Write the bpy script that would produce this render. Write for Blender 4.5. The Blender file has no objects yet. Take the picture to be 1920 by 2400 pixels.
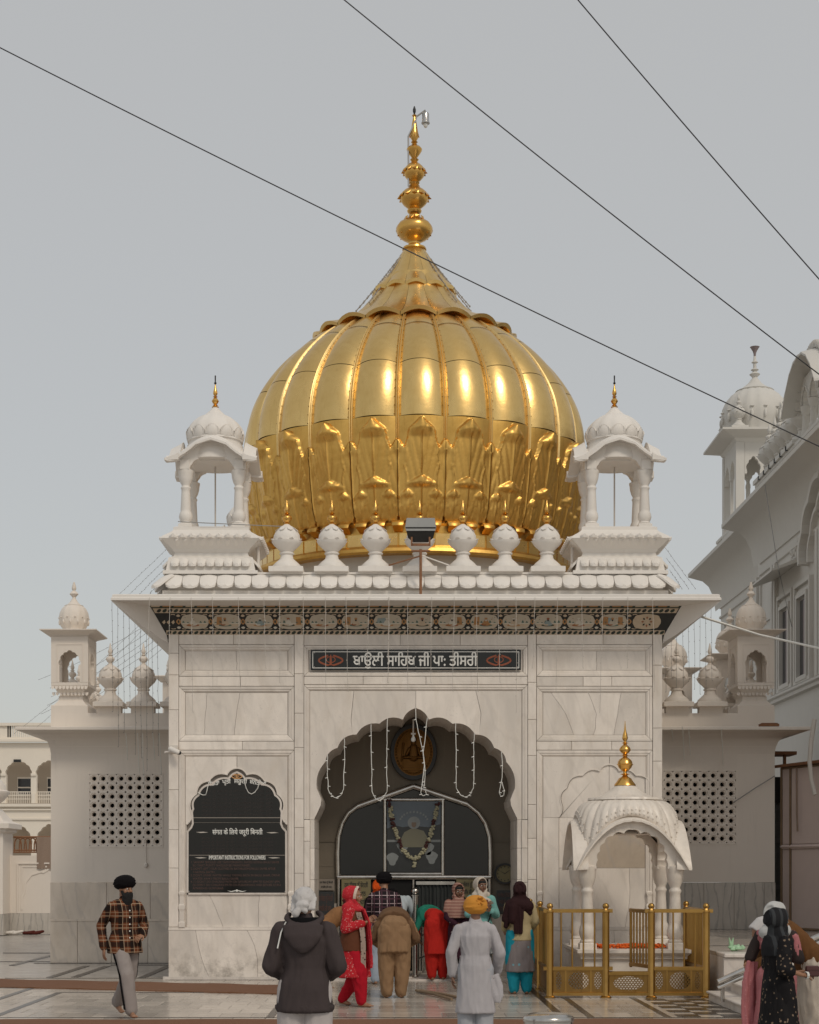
import bpy, math, random
from mathutils import Vector, Matrix, noise
random.seed(7)
PI = math.pi
SC = bpy.context.scene
COL = SC.collection
# ---------------------------------------------------------------- camera, sky, sun, exposure
CAM_D, CAM_H = 28.7, 1.95
cam = bpy.data.cameras.new('camera')
cam.sensor_fit = 'HORIZONTAL'; cam.sensor_width = 36.0; cam.lens = 72.0
cam.shift_x = 0.0183; cam.shift_y = 0.4349
cam.clip_start = 0.1; cam.clip_end = 1500
cam_o = bpy.data.objects.new('camera', cam); COL.objects.link(cam_o)
cam_o.location = (0, -CAM_D, CAM_H); cam_o.rotation_euler = (PI/2, 0, 0)
SC.camera = cam_o
SUN_EL, SUN_AZ = math.radians(45), math.radians(28)      # azimuth: from the viewer's side towards the right
wd = bpy.data.worlds.new('World'); SC.world = wd; wd.use_nodes = True
nt = wd.node_tree
bg = nt.nodes['Background']; bg.inputs['Strength'].default_value = 0.142
sky = nt.nodes.new('ShaderNodeTexSky'); sky.sky_type = 'NISHITA'; sky.sun_disc = False
sky.sun_elevation = SUN_EL; sky.sun_rotation = PI - SUN_AZ
sky.altitude = 200; sky.air_density = 1.2; sky.dust_density = 2.5; sky.ozone_density = 1.0
hz = nt.nodes.new('ShaderNodeMixRGB'); hz.inputs[0].default_value = 0.76; hz.inputs[2].default_value = (5.6, 5.5, 5.22, 1)   # hazy winter air: an even grey veil over the whole sky
nt.links.new(sky.outputs[0], hz.inputs[1]); nt.links.new(hz.outputs[0], bg.inputs['Color'])
sl = bpy.data.lights.new('sun', 'SUN'); sl.energy = 1.5; sl.angle = math.radians(12.0); sl.color = (1.0, 0.90, 0.76)
so = bpy.data.objects.new('sun', sl); COL.objects.link(so)
sdir = Vector((math.sin(SUN_AZ)*math.cos(SUN_EL), -math.cos(SUN_AZ)*math.cos(SUN_EL), math.sin(SUN_EL)))
so.rotation_euler = (-sdir).to_track_quat('-Z', 'Y').to_euler(); so.location = (20, -30, 40)
vs = SC.view_settings
vs.view_transform = 'Standard'; vs.look = 'None'; vs.gamma = 1; vs.use_curve_mapping = False; vs.exposure = -0.47
# ---------------------------------------------------------------- measures: facade plane is Y = 0
def FX(v): return (v-831.0)/120.2
def FZ(v): return CAM_H+(1828.3-v)/120.2
def PT(xv, yv, Y):
    s = 3450.0/(Y+CAM_D); return ((xv-831.0)/s, Y, CAM_H+(1828.3-yv)/s)
def GP(xv, yv, z=0.0):
    s = (yv-1828.3)/(CAM_H-z); return ((xv-831.0)/s, 3450.0/s-CAM_D, z)
# ---------------------------------------------------------------- materials
MATS = {}
class NB:
    """tiny helper round one material's node tree"""
    def __init__(s, name):
        s.m = bpy.data.materials.new(name); s.m.use_nodes = True
        s.t = s.m.node_tree; s.p = s.t.nodes['Principled BSDF']
    def n(s, typ, **kw):
        nd = s.t.nodes.new('ShaderNode'+typ)
        for k, v in kw.items():
            if k in nd.inputs: nd.inputs[k].default_value = v
            else: setattr(nd, k, v)
        return nd
    def l(s, a, b): s.t.links.new(a, b)
    def coord(s, kind='Object'):
        return s.n('TexCoord').outputs[kind]
    def mapped(s, scale=(1,1,1), rot=(0,0,0), kind='Object'):
        mp = s.n('Mapping'); mp.inputs['Scale'].default_value = scale; mp.inputs['Rotation'].default_value = rot
        s.l(s.coord(kind), mp.inputs['Vector']); return mp.outputs[0]
    def noise(s, vec, scale, detail=4, rough=0.55, dist=0.0):
        nd = s.n('TexNoise'); nd.inputs['Scale'].default_value = scale; nd.inputs['Detail'].default_value = detail
        nd.inputs['Roughness'].default_value = rough; nd.inputs['Distortion'].default_value = dist
        if vec is not None: s.l(vec, nd.inputs['Vector'])
        return nd.outputs['Fac']
    def ramp(s, fac, stops):
        r = s.n('ValToRGB'); e = r.color_ramp.elements
        while len(e) < len(stops): e.new(0.5)
        for i, (p, c) in enumerate(stops):
            e[i].position = p; e[i].color = (c, c, c, 1) if not isinstance(c, tuple) else (*c, 1)
        s.l(fac, r.inputs[0]); return r.outputs[0]
    def mix(s, a, b, fac, mode='MIX'):
        x = s.n('MixRGB'); x.blend_type = mode
        for i, v in ((0, fac), (1, a), (2, b)):
            if isinstance(v, (int, float)): x.inputs[i].default_value = v
            elif isinstance(v, tuple): x.inputs[i].default_value = (*v, 1)
            else: s.l(v, x.inputs[i])
        return x.outputs[0]
    def mul(s, a, k):
        x = s.n('Math'); x.operation = 'MULTIPLY'; s.l(a, x.inputs[0]); x.inputs[1].default_value = k; return x.outputs[0]
    def rnd(s): return s.n('ObjectInfo').outputs['Random']
    def vary(s, col, amount):
        """per-object brightness shift"""
        mr = s.n('MapRange'); mr.inputs['To Min'].default_value = 1-amount; mr.inputs['To Max'].default_value = 1+amount*0.6
        s.l(s.rnd(), mr.inputs[0]); x = s.n('MixRGB'); x.blend_type = 'MULTIPLY'; x.inputs[0].default_value = 1
        if isinstance(col, tuple): x.inputs[1].default_value = (*col, 1)
        else: s.l(col, x.inputs[1])
        s.l(mr.outputs[0], x.inputs[2]); return x.outputs[0]
    def bump(s, fac, strength=0.3, dist=0.01, prev=None):
        b = s.n('Bump'); b.inputs['Strength'].default_value = strength; b.inputs['Distance'].default_value = dist
        s.l(fac, b.inputs['Height'])
        if prev is not None: s.l(prev, b.inputs['Normal'])
        s.l(b.outputs[0], s.p.inputs['Normal']); return b.outputs[0]
    def out(s, col=None, rough=0.6, metal=0.0, spec=None):
        if col is not None:
            if isinstance(col, tuple): s.p.inputs['Base Color'].default_value = (*col, 1)
            else: s.l(col, s.p.inputs['Base Color'])
        if isinstance(rough, (int, float)): s.p.inputs['Roughness'].default_value = rough
        else: s.l(rough, s.p.inputs['Roughness'])
        s.p.inputs['Metallic'].default_value = metal
        if spec is not None: s.p.inputs['Specular IOR Level'].default_value = spec
        return s.m

def m_plain(name, col, rough=0.6, metal=0.0, var=0.06, nscale=6.0, bump=0.0):
    b = NB(name); v = b.coord()
    f = b.noise(v, nscale, 5)
    c = b.mix(tuple(x*(1-var) for x in col), tuple(min(1, x*(1+var)) for x in col), f)
    if bump: b.bump(b.noise(v, nscale*8, 3), bump, 0.004)
    return b.out(c, rough, metal)
def m_marble(name, col, vein, rough=0.35, scale=1.0, speck=0.25, vary=0.07, veincol=(0.42,0.38,0.35), rot=(0.3,0.9,0.4), grime=0.0):
    b = NB(name)
    rn = b.rnd(); tc = b.coord(); add = b.n('VectorMath'); add.operation = 'ADD'
    sc = b.n('VectorMath'); sc.operation = 'SCALE'; sc.inputs[0].default_value = (13.1, 7.7, 17.3); b.l(rn, sc.inputs['Scale'])
    b.l(tc, add.inputs[0]); b.l(sc.outputs[0], add.inputs[1])
    mp = b.n('Mapping'); mp.inputs['Rotation'].default_value = rot; mp.inputs['Scale'].default_value = (scale*2.2, scale*2.2, scale*0.8)
    b.l(add.outputs[0], mp.inputs['Vector'])
    cloud = b.noise(mp.outputs[0], 1.3, 6, 0.6, 0.8)
    wv = b.n('TexWave'); wv.wave_type = 'BANDS'; wv.inputs['Scale'].default_value = 0.55; wv.inputs['Distortion'].default_value = 9
    wv.inputs['Detail'].default_value = 5; wv.inputs['Detail Scale'].default_value = 1.4
    b.l(mp.outputs[0], wv.inputs['Vector'])
    vf = b.ramp(wv.outputs['Fac'], [(0.0, 1.0), (0.06, 0.35), (0.16, 0.0)])
    c0 = b.mix(tuple(x*0.90 for x in col), tuple(min(0.92, x*1.06) for x in col), b.ramp(cloud, [(0.35, 0.0), (0.65, 1.0)]))
    c1 = b.mix(c0, veincol, b.mul(vf, vein))
    sp = b.ramp(b.noise(add.outputs[0], 26*scale, 3, 0.7), [(0.60, 0.0), (0.70, 1.0)])
    big = b.ramp(b.noise(add.outputs[0], 2.2*scale, 3), [(0.45, 0.0), (0.68, 1.0)])
    spm = b.n('Math'); spm.operation = 'MULTIPLY'; b.l(sp, spm.inputs[0]); b.l(big, spm.inputs[1])
    c2 = b.mix(c1, tuple(x*0.62 for x in col), b.mul(spm.outputs[0], speck))
    c3 = b.vary(c2, vary)
    stn = b.ramp(b.noise(b.mapped((1.1, 1.1, 0.5)), 1.7, 6, 0.7, 0.5), [(0.50, 0.0), (0.78, 1.0)])
    c3 = b.mix(c3, tuple(x*k for x, k in zip(col, (0.74, 0.70, 0.64))), b.mul(stn, 0.6))
    strk = b.ramp(b.noise(b.mapped((11, 11, 0.45)), 1.3, 4, 0.6), [(0.60, 0.0), (0.78, 1.0)])
    c3 = b.mix(c3, tuple(x*k for x, k in zip(col, (0.70, 0.66, 0.62))), b.mul(strk, 0.28))
    if grime:                                   # splashed dirt that clings to the foot of the wall
        sep = b.n('SeparateXYZ'); b.l(tc, sep.inputs[0])
        lo = b.ramp(b.mul(sep.outputs[2], 1.0), [(0.05, 1.0), (0.75, 0.0)]); gn = b.ramp(b.noise(tc, 3.2, 6, 0.75), [(0.46, 0.0), (0.66, 1.0)])
        mg = b.n('Math'); mg.operation = 'MULTIPLY'; b.l(lo, mg.inputs[0]); b.l(gn, mg.inputs[1])
        c3 = b.mix(c3, (0.20, 0.17, 0.14), b.mul(mg.outputs[0], grime))
    b.bump(b.noise(tc, 9, 4), 0.05, 0.01)
    return b.out(c3, rough)
def m_paint(name, col=(0.76,0.745,0.72), rough=0.62, dirt=0.18, dirtcol=(0.42,0.38,0.33)):
    """lime-washed / painted plaster with rain streaks and a few stains"""
    b = NB(name); tc = b.coord()
    f = b.noise(tc, 0.9, 5, 0.6); st = b.noise(b.mapped((7, 7, 0.55)), 1.6, 5, 0.65)
    a = b.ramp(st, [(0.52, 0.0), (0.74, 1.0)]); g = b.ramp(f, [(0.42, 0.0), (0.72, 1.0)])
    mm = b.n('Math'); mm.operation = 'MULTIPLY'; b.l(a, mm.inputs[0]); b.l(g, mm.inputs[1])
    c = b.mix(tuple(x*0.965 for x in col), tuple(min(0.9, x*1.02) for x in col), b.noise(tc, 3.5, 4))
    c = b.mix(c, dirtcol, b.mul(mm.outputs[0], dirt))
    c = b.vary(c, 0.03)
    b.bump(b.noise(tc, 38, 4), 0.12, 0.006)
    return b.out(c, rough)
def m_gold(name, col=(0.83,0.57,0.22), rough=0.25, tarn=0.5):
    b = NB(name); tc = b.coord()
    f = b.noise(tc, 2.3, 6, 0.65, 0.4); st = b.noise(b.mapped((9, 9, 1.1)), 1.5, 5, 0.7)
    c = b.mix(col, tuple(x*k for x, k in zip(col, (0.72, 0.66, 0.52))), b.mul(b.ramp(f, [(0.4, 0.0), (0.75, 1.0)]), tarn))
    c = b.mix(c, tuple(x*k for x, k in zip(col, (0.55, 0.48, 0.40))), b.mul(b.ramp(st, [(0.55, 0.0), (0.8, 1.0)]), tarn*0.8))
    c = b.vary(c, 0.05)
    r = b.n('MapRange'); r.inputs['To Min'].default_value = rough-0.05; r.inputs['To Max'].default_value = rough+0.13
    b.l(f, r.inputs[0])
    b1 = b.bump(b.noise(tc, 3.1, 3), 0.22, 0.03)
    b.bump(b.noise(tc, 60, 3), 0.05, 0.004, b1)
    return b.out(c, r.outputs[0], 1.0)
def m_cloth(name, col, rough=0.85, pat=None, var=0.10):
    b = NB(name); tc = b.coord()
    c = b.mix(tuple(x*(1-var*1.6) for x in col), tuple(min(1, x*(1+var)) for x in col), b.noise(tc, 7, 5))
    if pat: c = pat(b, c)
    n1 = b.noise(b.mapped((1, 1, 0.35)), 16, 4, 0.6, 0.6)
    b1 = b.bump(n1, 0.35, 0.02)
    wv = b.noise(tc, 320, 2); b.bump(wv, 0.10, 0.002, b1)
    return b.out(c, rough, 0, 0.12)
def pat_spots(colr, scale, thr=0.32, jitter=1.0):
    def f(b, c):
        v = b.n('TexVoronoi'); v.inputs['Scale'].default_value = scale; v.inputs['Randomness'].default_value = jitter
        d = b.mix(b.coord(), b.n('TexNoise', Scale=scale*0.8).outputs['Color'], 0.03); b.l(d, v.inputs['Vector'])
        return b.mix(c, colr, b.ramp(v.outputs['Distance'], [(thr*0.7, 1.0), (thr, 0.0)]))
    return f
def pat_plaid(lines):
    """woven check: list of (axis, period, width, colour, offset, strength)"""
    def f(b, c):
        sep = b.n('SeparateXYZ'); b.l(b.coord(), sep.inputs[0])
        for ax, per, w, colr, off, stg in lines:
            a = b.n('Math'); a.operation = 'ADD'; b.l(sep.outputs[ax], a.inputs[0]); a.inputs[1].default_value = off+50*per
            m = b.n('Math'); m.operation = 'MODULO'; b.l(a.outputs[0], m.inputs[0]); m.inputs[1].default_value = per
            l = b.n('Math'); l.operation = 'LESS_THAN'; b.l(m.outputs[0], l.inputs[0]); l.inputs[1].default_value = w
            c = b.mix(c, colr, b.mul(l.outputs[0], stg))
        return c
    return f
M = MATS
M['marble']   = m_marble('facade_marble', (0.80,0.735,0.665), 0.14, 0.42, 1.0, 0.6, 0.12, grime=0.75)
M['marble_w'] = m_marble('white_marble', (0.69,0.63,0.575), 0.3, 0.38, 1.3, 0.3, 0.05)
M['marble_k'] = m_marble('kiosk_marble', (0.75,0.685,0.61), 0.15, 0.40, 1.4, 0.35, 0.04)
M['marble_g'] = m_marble('grey_streaked_marble', (0.53,0.49,0.44), 0.5, 0.32, 1.6, 0.4, 0.10, (0.20,0.19,0.18), (0,0,0))
M['marble_d'] = m_marble('dado_marble', (0.68,0.60,0.515), 0.35, 0.35, 1.0, 0.5, 0.06)
M['tile']     = m_marble('floor_marble', (0.52,0.46,0.395), 0.6, 0.17, 1.2, 0.25, 0.28, (0.36,0.32,0.29), (0,0,1.2))
M['tile_far'] = m_marble('floor_marble_grey', (0.42,0.39,0.355), 0.7, 0.22, 0.8, 0.3, 0.12, (0.30,0.28,0.26), (0,0,1.3))
M['marble_shade_stain'] = m_marble('shaded_stained_marble', (0.50,0.42,0.335), 0.4, 0.42, 1.0, 0.6, 0.05)  # brown tone carries painted shade of the canopy roof along with rain stain
M['mortar']   = m_plain('dark_joint', (0.27,0.24,0.21), 0.9)
M['paint']    = m_paint('white_paint', (0.79,0.75,0.70))
M['paint_wing'] = m_paint('wing_paint', (0.79,0.72,0.645), 0.65, 0.25)
M['paint_old'] = m_paint('old_white_paint', (0.70,0.655,0.60), 0.7, 0.30)
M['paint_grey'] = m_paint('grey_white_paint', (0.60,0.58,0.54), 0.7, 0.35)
M['cream']    = m_paint('cream_paint', (0.80,0.73,0.63), 0.7, 0.1)
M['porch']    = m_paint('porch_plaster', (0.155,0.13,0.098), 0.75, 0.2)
M['gold']     = m_gold('gilded_copper')
M['gold2']    = m_gold('gilded_copper_relief', (0.76,0.465,0.13), 0.36, 0.9)
M['brass']    = m_gold('polished_brass', (0.47,0.285,0.09), 0.30, 0.6)
M['brassd']   = m_gold('aged_brass', (0.34,0.205,0.07), 0.38, 0.8)
M['gold_fin'] = m_gold('finial_gold', (0.78,0.46,0.13), 0.22, 0.3)
M['steel']    = m_plain('stainless_steel', (0.50,0.48,0.45), 0.20, 1.0, 0.35, 9)
M['black']    = m_plain('black_metal', (0.02,0.02,0.02), 0.5)
M['granite']  = m_plain('black_granite', (0.005,0.005,0.0045), 0.12, 0.0, 0.4, 60)
M['inlay']    = m_plain('black_inlay_stone', (0.035,0.03,0.028), 0.25, 0.0, 0.4, 30)
M['letter']   = m_plain('white_lettering', (0.80,0.80,0.76), 0.5, 0, 0.02)
M['letter_dim'] = m_plain('faded_red_lettering', (0.10,0.050,0.040), 0.5, 0, 0.4, 8)
M['letter_faint'] = m_plain('worn_lettering', (0.030,0.020,0.018), 0.5, 0, 0.4, 8)
M['emblem']   = m_plain('orange_emblem_paint', (0.30,0.075,0.03), 0.5)
M['emblem_g'] = m_plain('gold_emblem_paint', (0.62,0.33,0.13), 0.5)
M['dark']     = m_plain('dark_interior', (0.006,0.006,0.006), 0.9)
M['glass']    = m_plain('dark_door_glass', (0.004,0.0045,0.0045), 0.10, 0.0, 0.3, 2)
M['wood']     = m_plain('weathered_wood', (0.22,0.15,0.09), 0.7, 0, 0.3, 9, 0.3)
M['rust']     = m_plain('rusty_iron', (0.25,0.12,0.06), 0.85, 0.0, 0.5, 20, 0.3)
M['carpet']   = m_plain('coir_carpet', (0.185,0.085,0.042), 0.95, 0, 0.22, 40, 0.6)
M['cable']    = m_plain('black_cable', (0.035,0.035,0.04), 0.6)
M['cable_w']  = m_plain('white_cable', (0.75,0.74,0.70), 0.6)
M['string']   = m_plain('fairy_light_wire', (0.55,0.51,0.46), 0.6)
M['string_d'] = m_plain('fairy_light_wire_dark', (0.28,0.27,0.26), 0.6)
M['marigold'] = m_plain('marigold_petals', (0.72,0.13,0.012), 0.85, 0, 0.3, 30)
M['pinkwall'] = m_plain('pink_sheet_wall', (0.74,0.62,0.58), 0.6, 0, 0.06, 3)
M['bulb']     = m_plain('frosted_bulb_glass', (0.75,0.75,0.72), 0.15)
M['plastic']  = m_plain('pale_green_plastic', (0.35,0.55,0.35), 0.3, 0, 0.2)
M['sack']     = m_plain('brown_sackcloth', (0.30,0.22,0.17), 0.9, 0, 0.15, 30, 0.3)
M['window']   = m_plain('window_glass', (0.035,0.036,0.042), 0.12, 0, 0.2)
M['mauve']    = m_plain('mauve_shutter', (0.24,0.19,0.19), 0.6, 0, 0.2)
# ---------------------------------------------------------------- mesh builder
class MB:
    def __init__(s): s.v = []; s.f = []; s.mi = []
    def add(s, vs_, fs_, mi=0):
        o = len(s.v); s.v += [tuple(p) for p in vs_]
        for f in fs_: s.f.append(tuple(i+o for i in f)); s.mi.append(mi)
    def box(s, x0, x1, y0, y1, z0, z1, mi=0):
        s.add([(x0,y0,z0),(x1,y0,z0),(x1,y1,z0),(x0,y1,z0),(x0,y0,z1),(x1,y0,z1),(x1,y1,z1),(x0,y1,z1)],
              [(0,1,5,4),(1,2,6,5),(2,3,7,6),(3,0,4,7),(4,5,6,7),(3,2,1,0)], mi); return s
    def rbox(s, x0, x1, y0, y1, z0, z1, ch=0.01, mi=0):
        """box with chamfered edges"""
        def ring(a, z): return [(x0+a,y0+ch,z),(x0+ch,y0+a,z),(x1-ch,y0+a,z),(x1-a,y0+ch,z),(x1-a,y1-ch,z),(x1-ch,y1-a,z),(x0+ch,y1-a,z),(x0+a,y1-ch,z)]
        def inner(z): return [(x0+ch,y0+ch,z)]*1
        r = [ring(ch*0.999, z0), ring(0, z0+ch), ring(0, z1-ch), ring(ch*0.999, z1)]
        s.loft(r, mi=mi); return s
    def prism(s, poly, y0, y1, ch=0.0, mi=0, back=True):
        """polygon in X-Z (counter-clockwise seen from the front), front at y0"""
        n = len(poly)
        if ch > 0:
            ins = inset(poly, ch)
            vv = [(x,y0,z) for x,z in ins]+[(x,y0+ch,z) for x,z in poly]+[(x,y1,z) for x,z in poly]
            fs = [tuple(range(n))]
            for i in range(n):
                j = (i+1) % n
                fs += [(i, i+n, j+n, j), (i+n, i+2*n, j+2*n, j+n)]
            if back: fs.append(tuple(reversed(range(2*n, 3*n))))
        else:
            vv = [(x,y0,z) for x,z in poly]+[(x,y1,z) for x,z in poly]
            fs = [tuple(range(n))]
            for i in range(n):
                j = (i+1) % n; fs.append((i, i+n, j+n, j))
            if back: fs.append(tuple(reversed(range(n, 2*n))))
        s.add(vv, fs, mi); return s
    def prism_z(s, poly, z0, z1, mi=0):
        n = len(poly)
        s.add([(x,y,z0) for x,y in poly]+[(x,y,z1) for x,y in poly],
              [tuple(range(n, 2*n)), tuple(reversed(range(n)))]+[(i,(i+1)%n,(i+1)%n+n,i+n) for i in range(n)], mi); return s
    def band(s, poly, w, y0, y1, closed=False, mi=0):
        """moulding that follows a polyline in X-Z: width w to its outer side"""
        off = offset_line(poly, w, closed); n = len(poly)
        vv = [(x,y0,z) for x,z in poly]+[(x,y0,z) for x,z in off]+[(x,y1,z) for x,z in poly]+[(x,y1,z) for x,z in off]
        fs = []
        for i in range(n if closed else n-1):
            j = (i+1) % n
            fs += [(i, j, j+n, i+n), (i+n, j+n, j+3*n, i+3*n), (j, i, i+2*n, j+2*n)]
        if not closed: fs += [(0, n, 3*n, 2*n), (n-1, 3*n-1, 4*n-1, 2*n-1)]
        s.add(vv, fs, mi); return s
    def loft(s, rings, caps=True, mi=0, closed=True):
        n = len(rings[0]); vv = [p for r in rings for p in r]; fs = []
        for k in range(len(rings)-1):
            for i in range(n if closed else n-1):
                j = (i+1) % n; fs.append((k*n+i, k*n+j, (k+1)*n+j, (k+1)*n+i))
        if caps and closed:
            fs.append(tuple(reversed(range(n)))); fs.append(tuple(range((len(rings)-1)*n, len(rings)*n)))
        s.add(vv, fs, mi); return s
    def lathe(s, prof, segs=24, c=(0,0,0), fn=None, caps=True, mi=0, a0=0.0):
        rings = []
        for r, z in prof:
            ring = []
            for i in range(segs):
                a = a0+2*PI*i/segs; rr = r*(fn(a, z) if fn else 1.0)
                ring.append((c[0]+rr*math.cos(a), c[1]+rr*math.sin(a), c[2]+z))
            rings.append(ring)
        return s.loft(rings, caps, mi)
    def sqlathe(s, prof, c=(0,0,0), mi=0, sx=1.0, sy=1.0):
        """square section lathe"""
        return s.loft([[(c[0]-r*sx,c[1]-r*sy,c[2]+z),(c[0]+r*sx,c[1]-r*sy,c[2]+z),(c[0]+r*sx,c[1]+r*sy,c[2]+z),(c[0]-r*sx,c[1]+r*sy,c[2]+z)] for r, z in prof], True, mi)
    def tube(s, pts, r, segs=6, mi=0, caps=True):
        pts = [Vector(p) for p in pts]; rings = []
        for i, p in enumerate(pts):
            d = (pts[min(i+1, len(pts)-1)]-pts[max(i-1, 0)])
            d = d.normalized() if d.length > 1e-9 else Vector((0,0,1))
            up = Vector((0,0,1)) if abs(d.z) < 0.9 else Vector((0,1,0))
            a = d.cross(up).normalized(); b = a.cross(d).normalized()
            rr = r[i] if isinstance(r, (list, tuple)) else r
            rings.append([tuple(p+a*(rr*math.cos(-2*PI*k/segs))+b*(rr*math.sin(-2*PI*k/segs))) for k in range(segs)])
        return s.loft(rings, caps, mi)
    def ellipsoid(s, c, r, rot=None, segs=12, rings=8, mi=0):
        c = Vector(c); vv = []; fs = []
        for i in range(rings+1):
            t = -PI/2+PI*i/rings
            for k in range(segs):
                a = 2*PI*k/segs
                p = Vector((r[0]*math.cos(t)*math.cos(a), r[1]*math.cos(t)*math.sin(a), r[2]*math.sin(t)))
                if rot is not None: p = rot @ p
                vv.append(c+p)
        for i in range(rings):
            for k in range(segs):
                j = (k+1) % segs; fs.append((i*segs+k, i*segs+j, (i+1)*segs+j, (i+1)*segs+k))
        s.add(vv, fs, mi); return s
    def capsule(s, p0, p1, r0, r1, segs=12, flat=1.0, mi=0, side=None):
        p0 = Vector(p0); p1 = Vector(p1); d = p1-p0; L = d.length
        d = d/L if L > 1e-9 else Vector((0,0,1))
        up = Vector(side) if side is not None else (Vector((0,0,1)) if abs(d.z) < 0.9 else Vector((0,1,0)))
        a = d.cross(up).normalized(); b = a.cross(d).normalized(); rings = []
        prof = [(-r0*math.cos(t), r0*math.sin(t), 0) for t in (0.06, 0.55, 1.05)]+[(0, r0, 0), (0, r1, 1)]+[(r1*math.cos(t), r1*math.sin(t), 1) for t in (1.05, 0.55, 0.06)]
        for off, rr, e in prof:
            c = (p1 if e else p0)+d*off
            rings.append([tuple(c+a*(rr*math.cos(-2*PI*k/segs))+b*(rr*flat*math.sin(-2*PI*k/segs))) for k in range(segs)])
        return s.loft(rings, True, mi)
    def build(s, name, mats, parent=None, smooth=None, local=False):
        me = bpy.data.meshes.new(name)
        o3 = Vector((0,0,0)) if local else origin(parent)
        me.from_pydata([(x-o3.x, y-o3.y, z-o3.z) for x, y, z in s.v], [], s.f)
        for m in (mats if isinstance(mats, (list, tuple)) else [mats]): me.materials.append(M[m] if isinstance(m, str) else m)
        if any(s.mi): me.polygons.foreach_set('material_index', s.mi)
        if smooth is not None:
            me.polygons.foreach_set('use_smooth', [True]*len(me.polygons)); me.set_sharp_from_angle(angle=math.radians(smooth))
        me.update()
        o = bpy.data.objects.new(name, me); COL.objects.link(o)
        if parent is not None: o.parent = parent
        return o
def origin(p):
    v = Vector((0,0,0))
    while p is not None: v = v+Vector(p.location); p = p.parent
    return v
def inset(poly, d):
    n = len(poly); out = []
    for i in range(n):
        x0, z0 = poly[i-1]; x1, z1 = poly[i]; x2, z2 = poly[(i+1) % n]
        a = Vector((x1-x0, z1-z0)); b = Vector((x2-x1, z2-z1))
        if a.length < 1e-9 or b.length < 1e-9: out.append((x1, z1)); continue
        a.normalize(); b.normalize()
        na = Vector((-a.y, a.x)); nb = Vector((-b.y, b.x)); m = na+nb
        if m.length < 0.2: m = na
        m.normalize(); k = d/max(0.5, m.dot(na)); out.append((x1+m.x*k, z1+m.y*k))
    return out
def offset_line(poly, d, closed=False):
    n = len(poly); out = []
    for i in range(n):
        p0 = poly[i-1] if (i > 0 or closed) else None; p2 = poly[(i+1) % n] if (i < n-1 or closed) else None
        x1, z1 = poly[i]; ns = []
        for q, r in ((p0, (x1, z1)), ((x1, z1), p2)):
            if q is None or r is None: continue
            v = Vector((r[0]-q[0], r[1]-q[1]))
            if v.length > 1e-9: v.normalize(); ns.append(Vector((-v.y, v.x)))
        m = sum(ns, Vector((0,0)))
        if m.length < 0.2: m = ns[0]
        m.normalize(); k = d/max(0.55, m.dot(ns[0])); out.append((x1+m.x*k, z1+m.y*k))
    return out
def lobes(cusps, bulge=0.22, n=7, tip=True):
    """left-to-right outline of a cusped arch from the right half's cusps [(dx, z)...] listed from the apex down"""
    right = []
    for i in range(len(cusps)-1):
        (x0, z0), (x1, z1) = cusps[i], cusps[i+1]
        dx, dz = x1-x0, z1-z0; L = math.hypot(dx, dz); nx, nz = -dz/L, dx/L      # outward = up/right
        bl = bulge if not isinstance(bulge, (list, tuple)) else bulge[i]
        for k in range(n):
            t = k/n; h = 4*t*(1-t)*bl*L
            right.append((x0+dx*t+nx*h, z0+dz*t+nz*h))
    right.append(cusps[-1])
    left = [(-x, z) for x, z in reversed(right)]
    return left+right[1:]
def thing(name, label, cat, loc=(0,0,0), rz=0.0, group=None):
    o = bpy.data.objects.new(name, None); o.empty_display_size = 0.2; COL.objects.link(o)
    o.location = loc; o.rotation_euler = (0,0,rz); o['label'] = label; o['category'] = cat
    if group: o['group'] = group
    return o
def node(name, parent, loc=(0,0,0)):
    """a part that only gathers sub-parts"""
    o = bpy.data.objects.new(name, None); o.empty_display_size = 0.1; COL.objects.link(o); o.parent = parent
    o.location = Vector(loc)-origin(parent); return o
def tag(o, label, cat, group=None):
    o['label'] = label; o['category'] = cat
    if group: o['group'] = group
    return o
def struct(o, kind='structure'): o['kind'] = kind; return o
def rebase(o, loc):
    """move a top-level mesh's origin to its base"""
    me = o.data; v = Vector(loc); me.transform(Matrix.Translation(-v)); o.location = v; return o
def copy_tree(o, parent=None):
    c = o.copy(); COL.objects.link(c); c.parent = parent
    for ch in list(o.children): copy_tree(ch, c)
    return c
def dup(o, loc=None, rz=None, label=None, scale=None, parent=None):
    c = copy_tree(o, parent)
    if loc is not None: c.location = loc
    if rz is not None: c.rotation_euler = (0,0,rz)
    if scale is not None: c.scale = (scale,)*3 if not isinstance(scale, tuple) else scale
    if label: c['label'] = label
    return c
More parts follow.
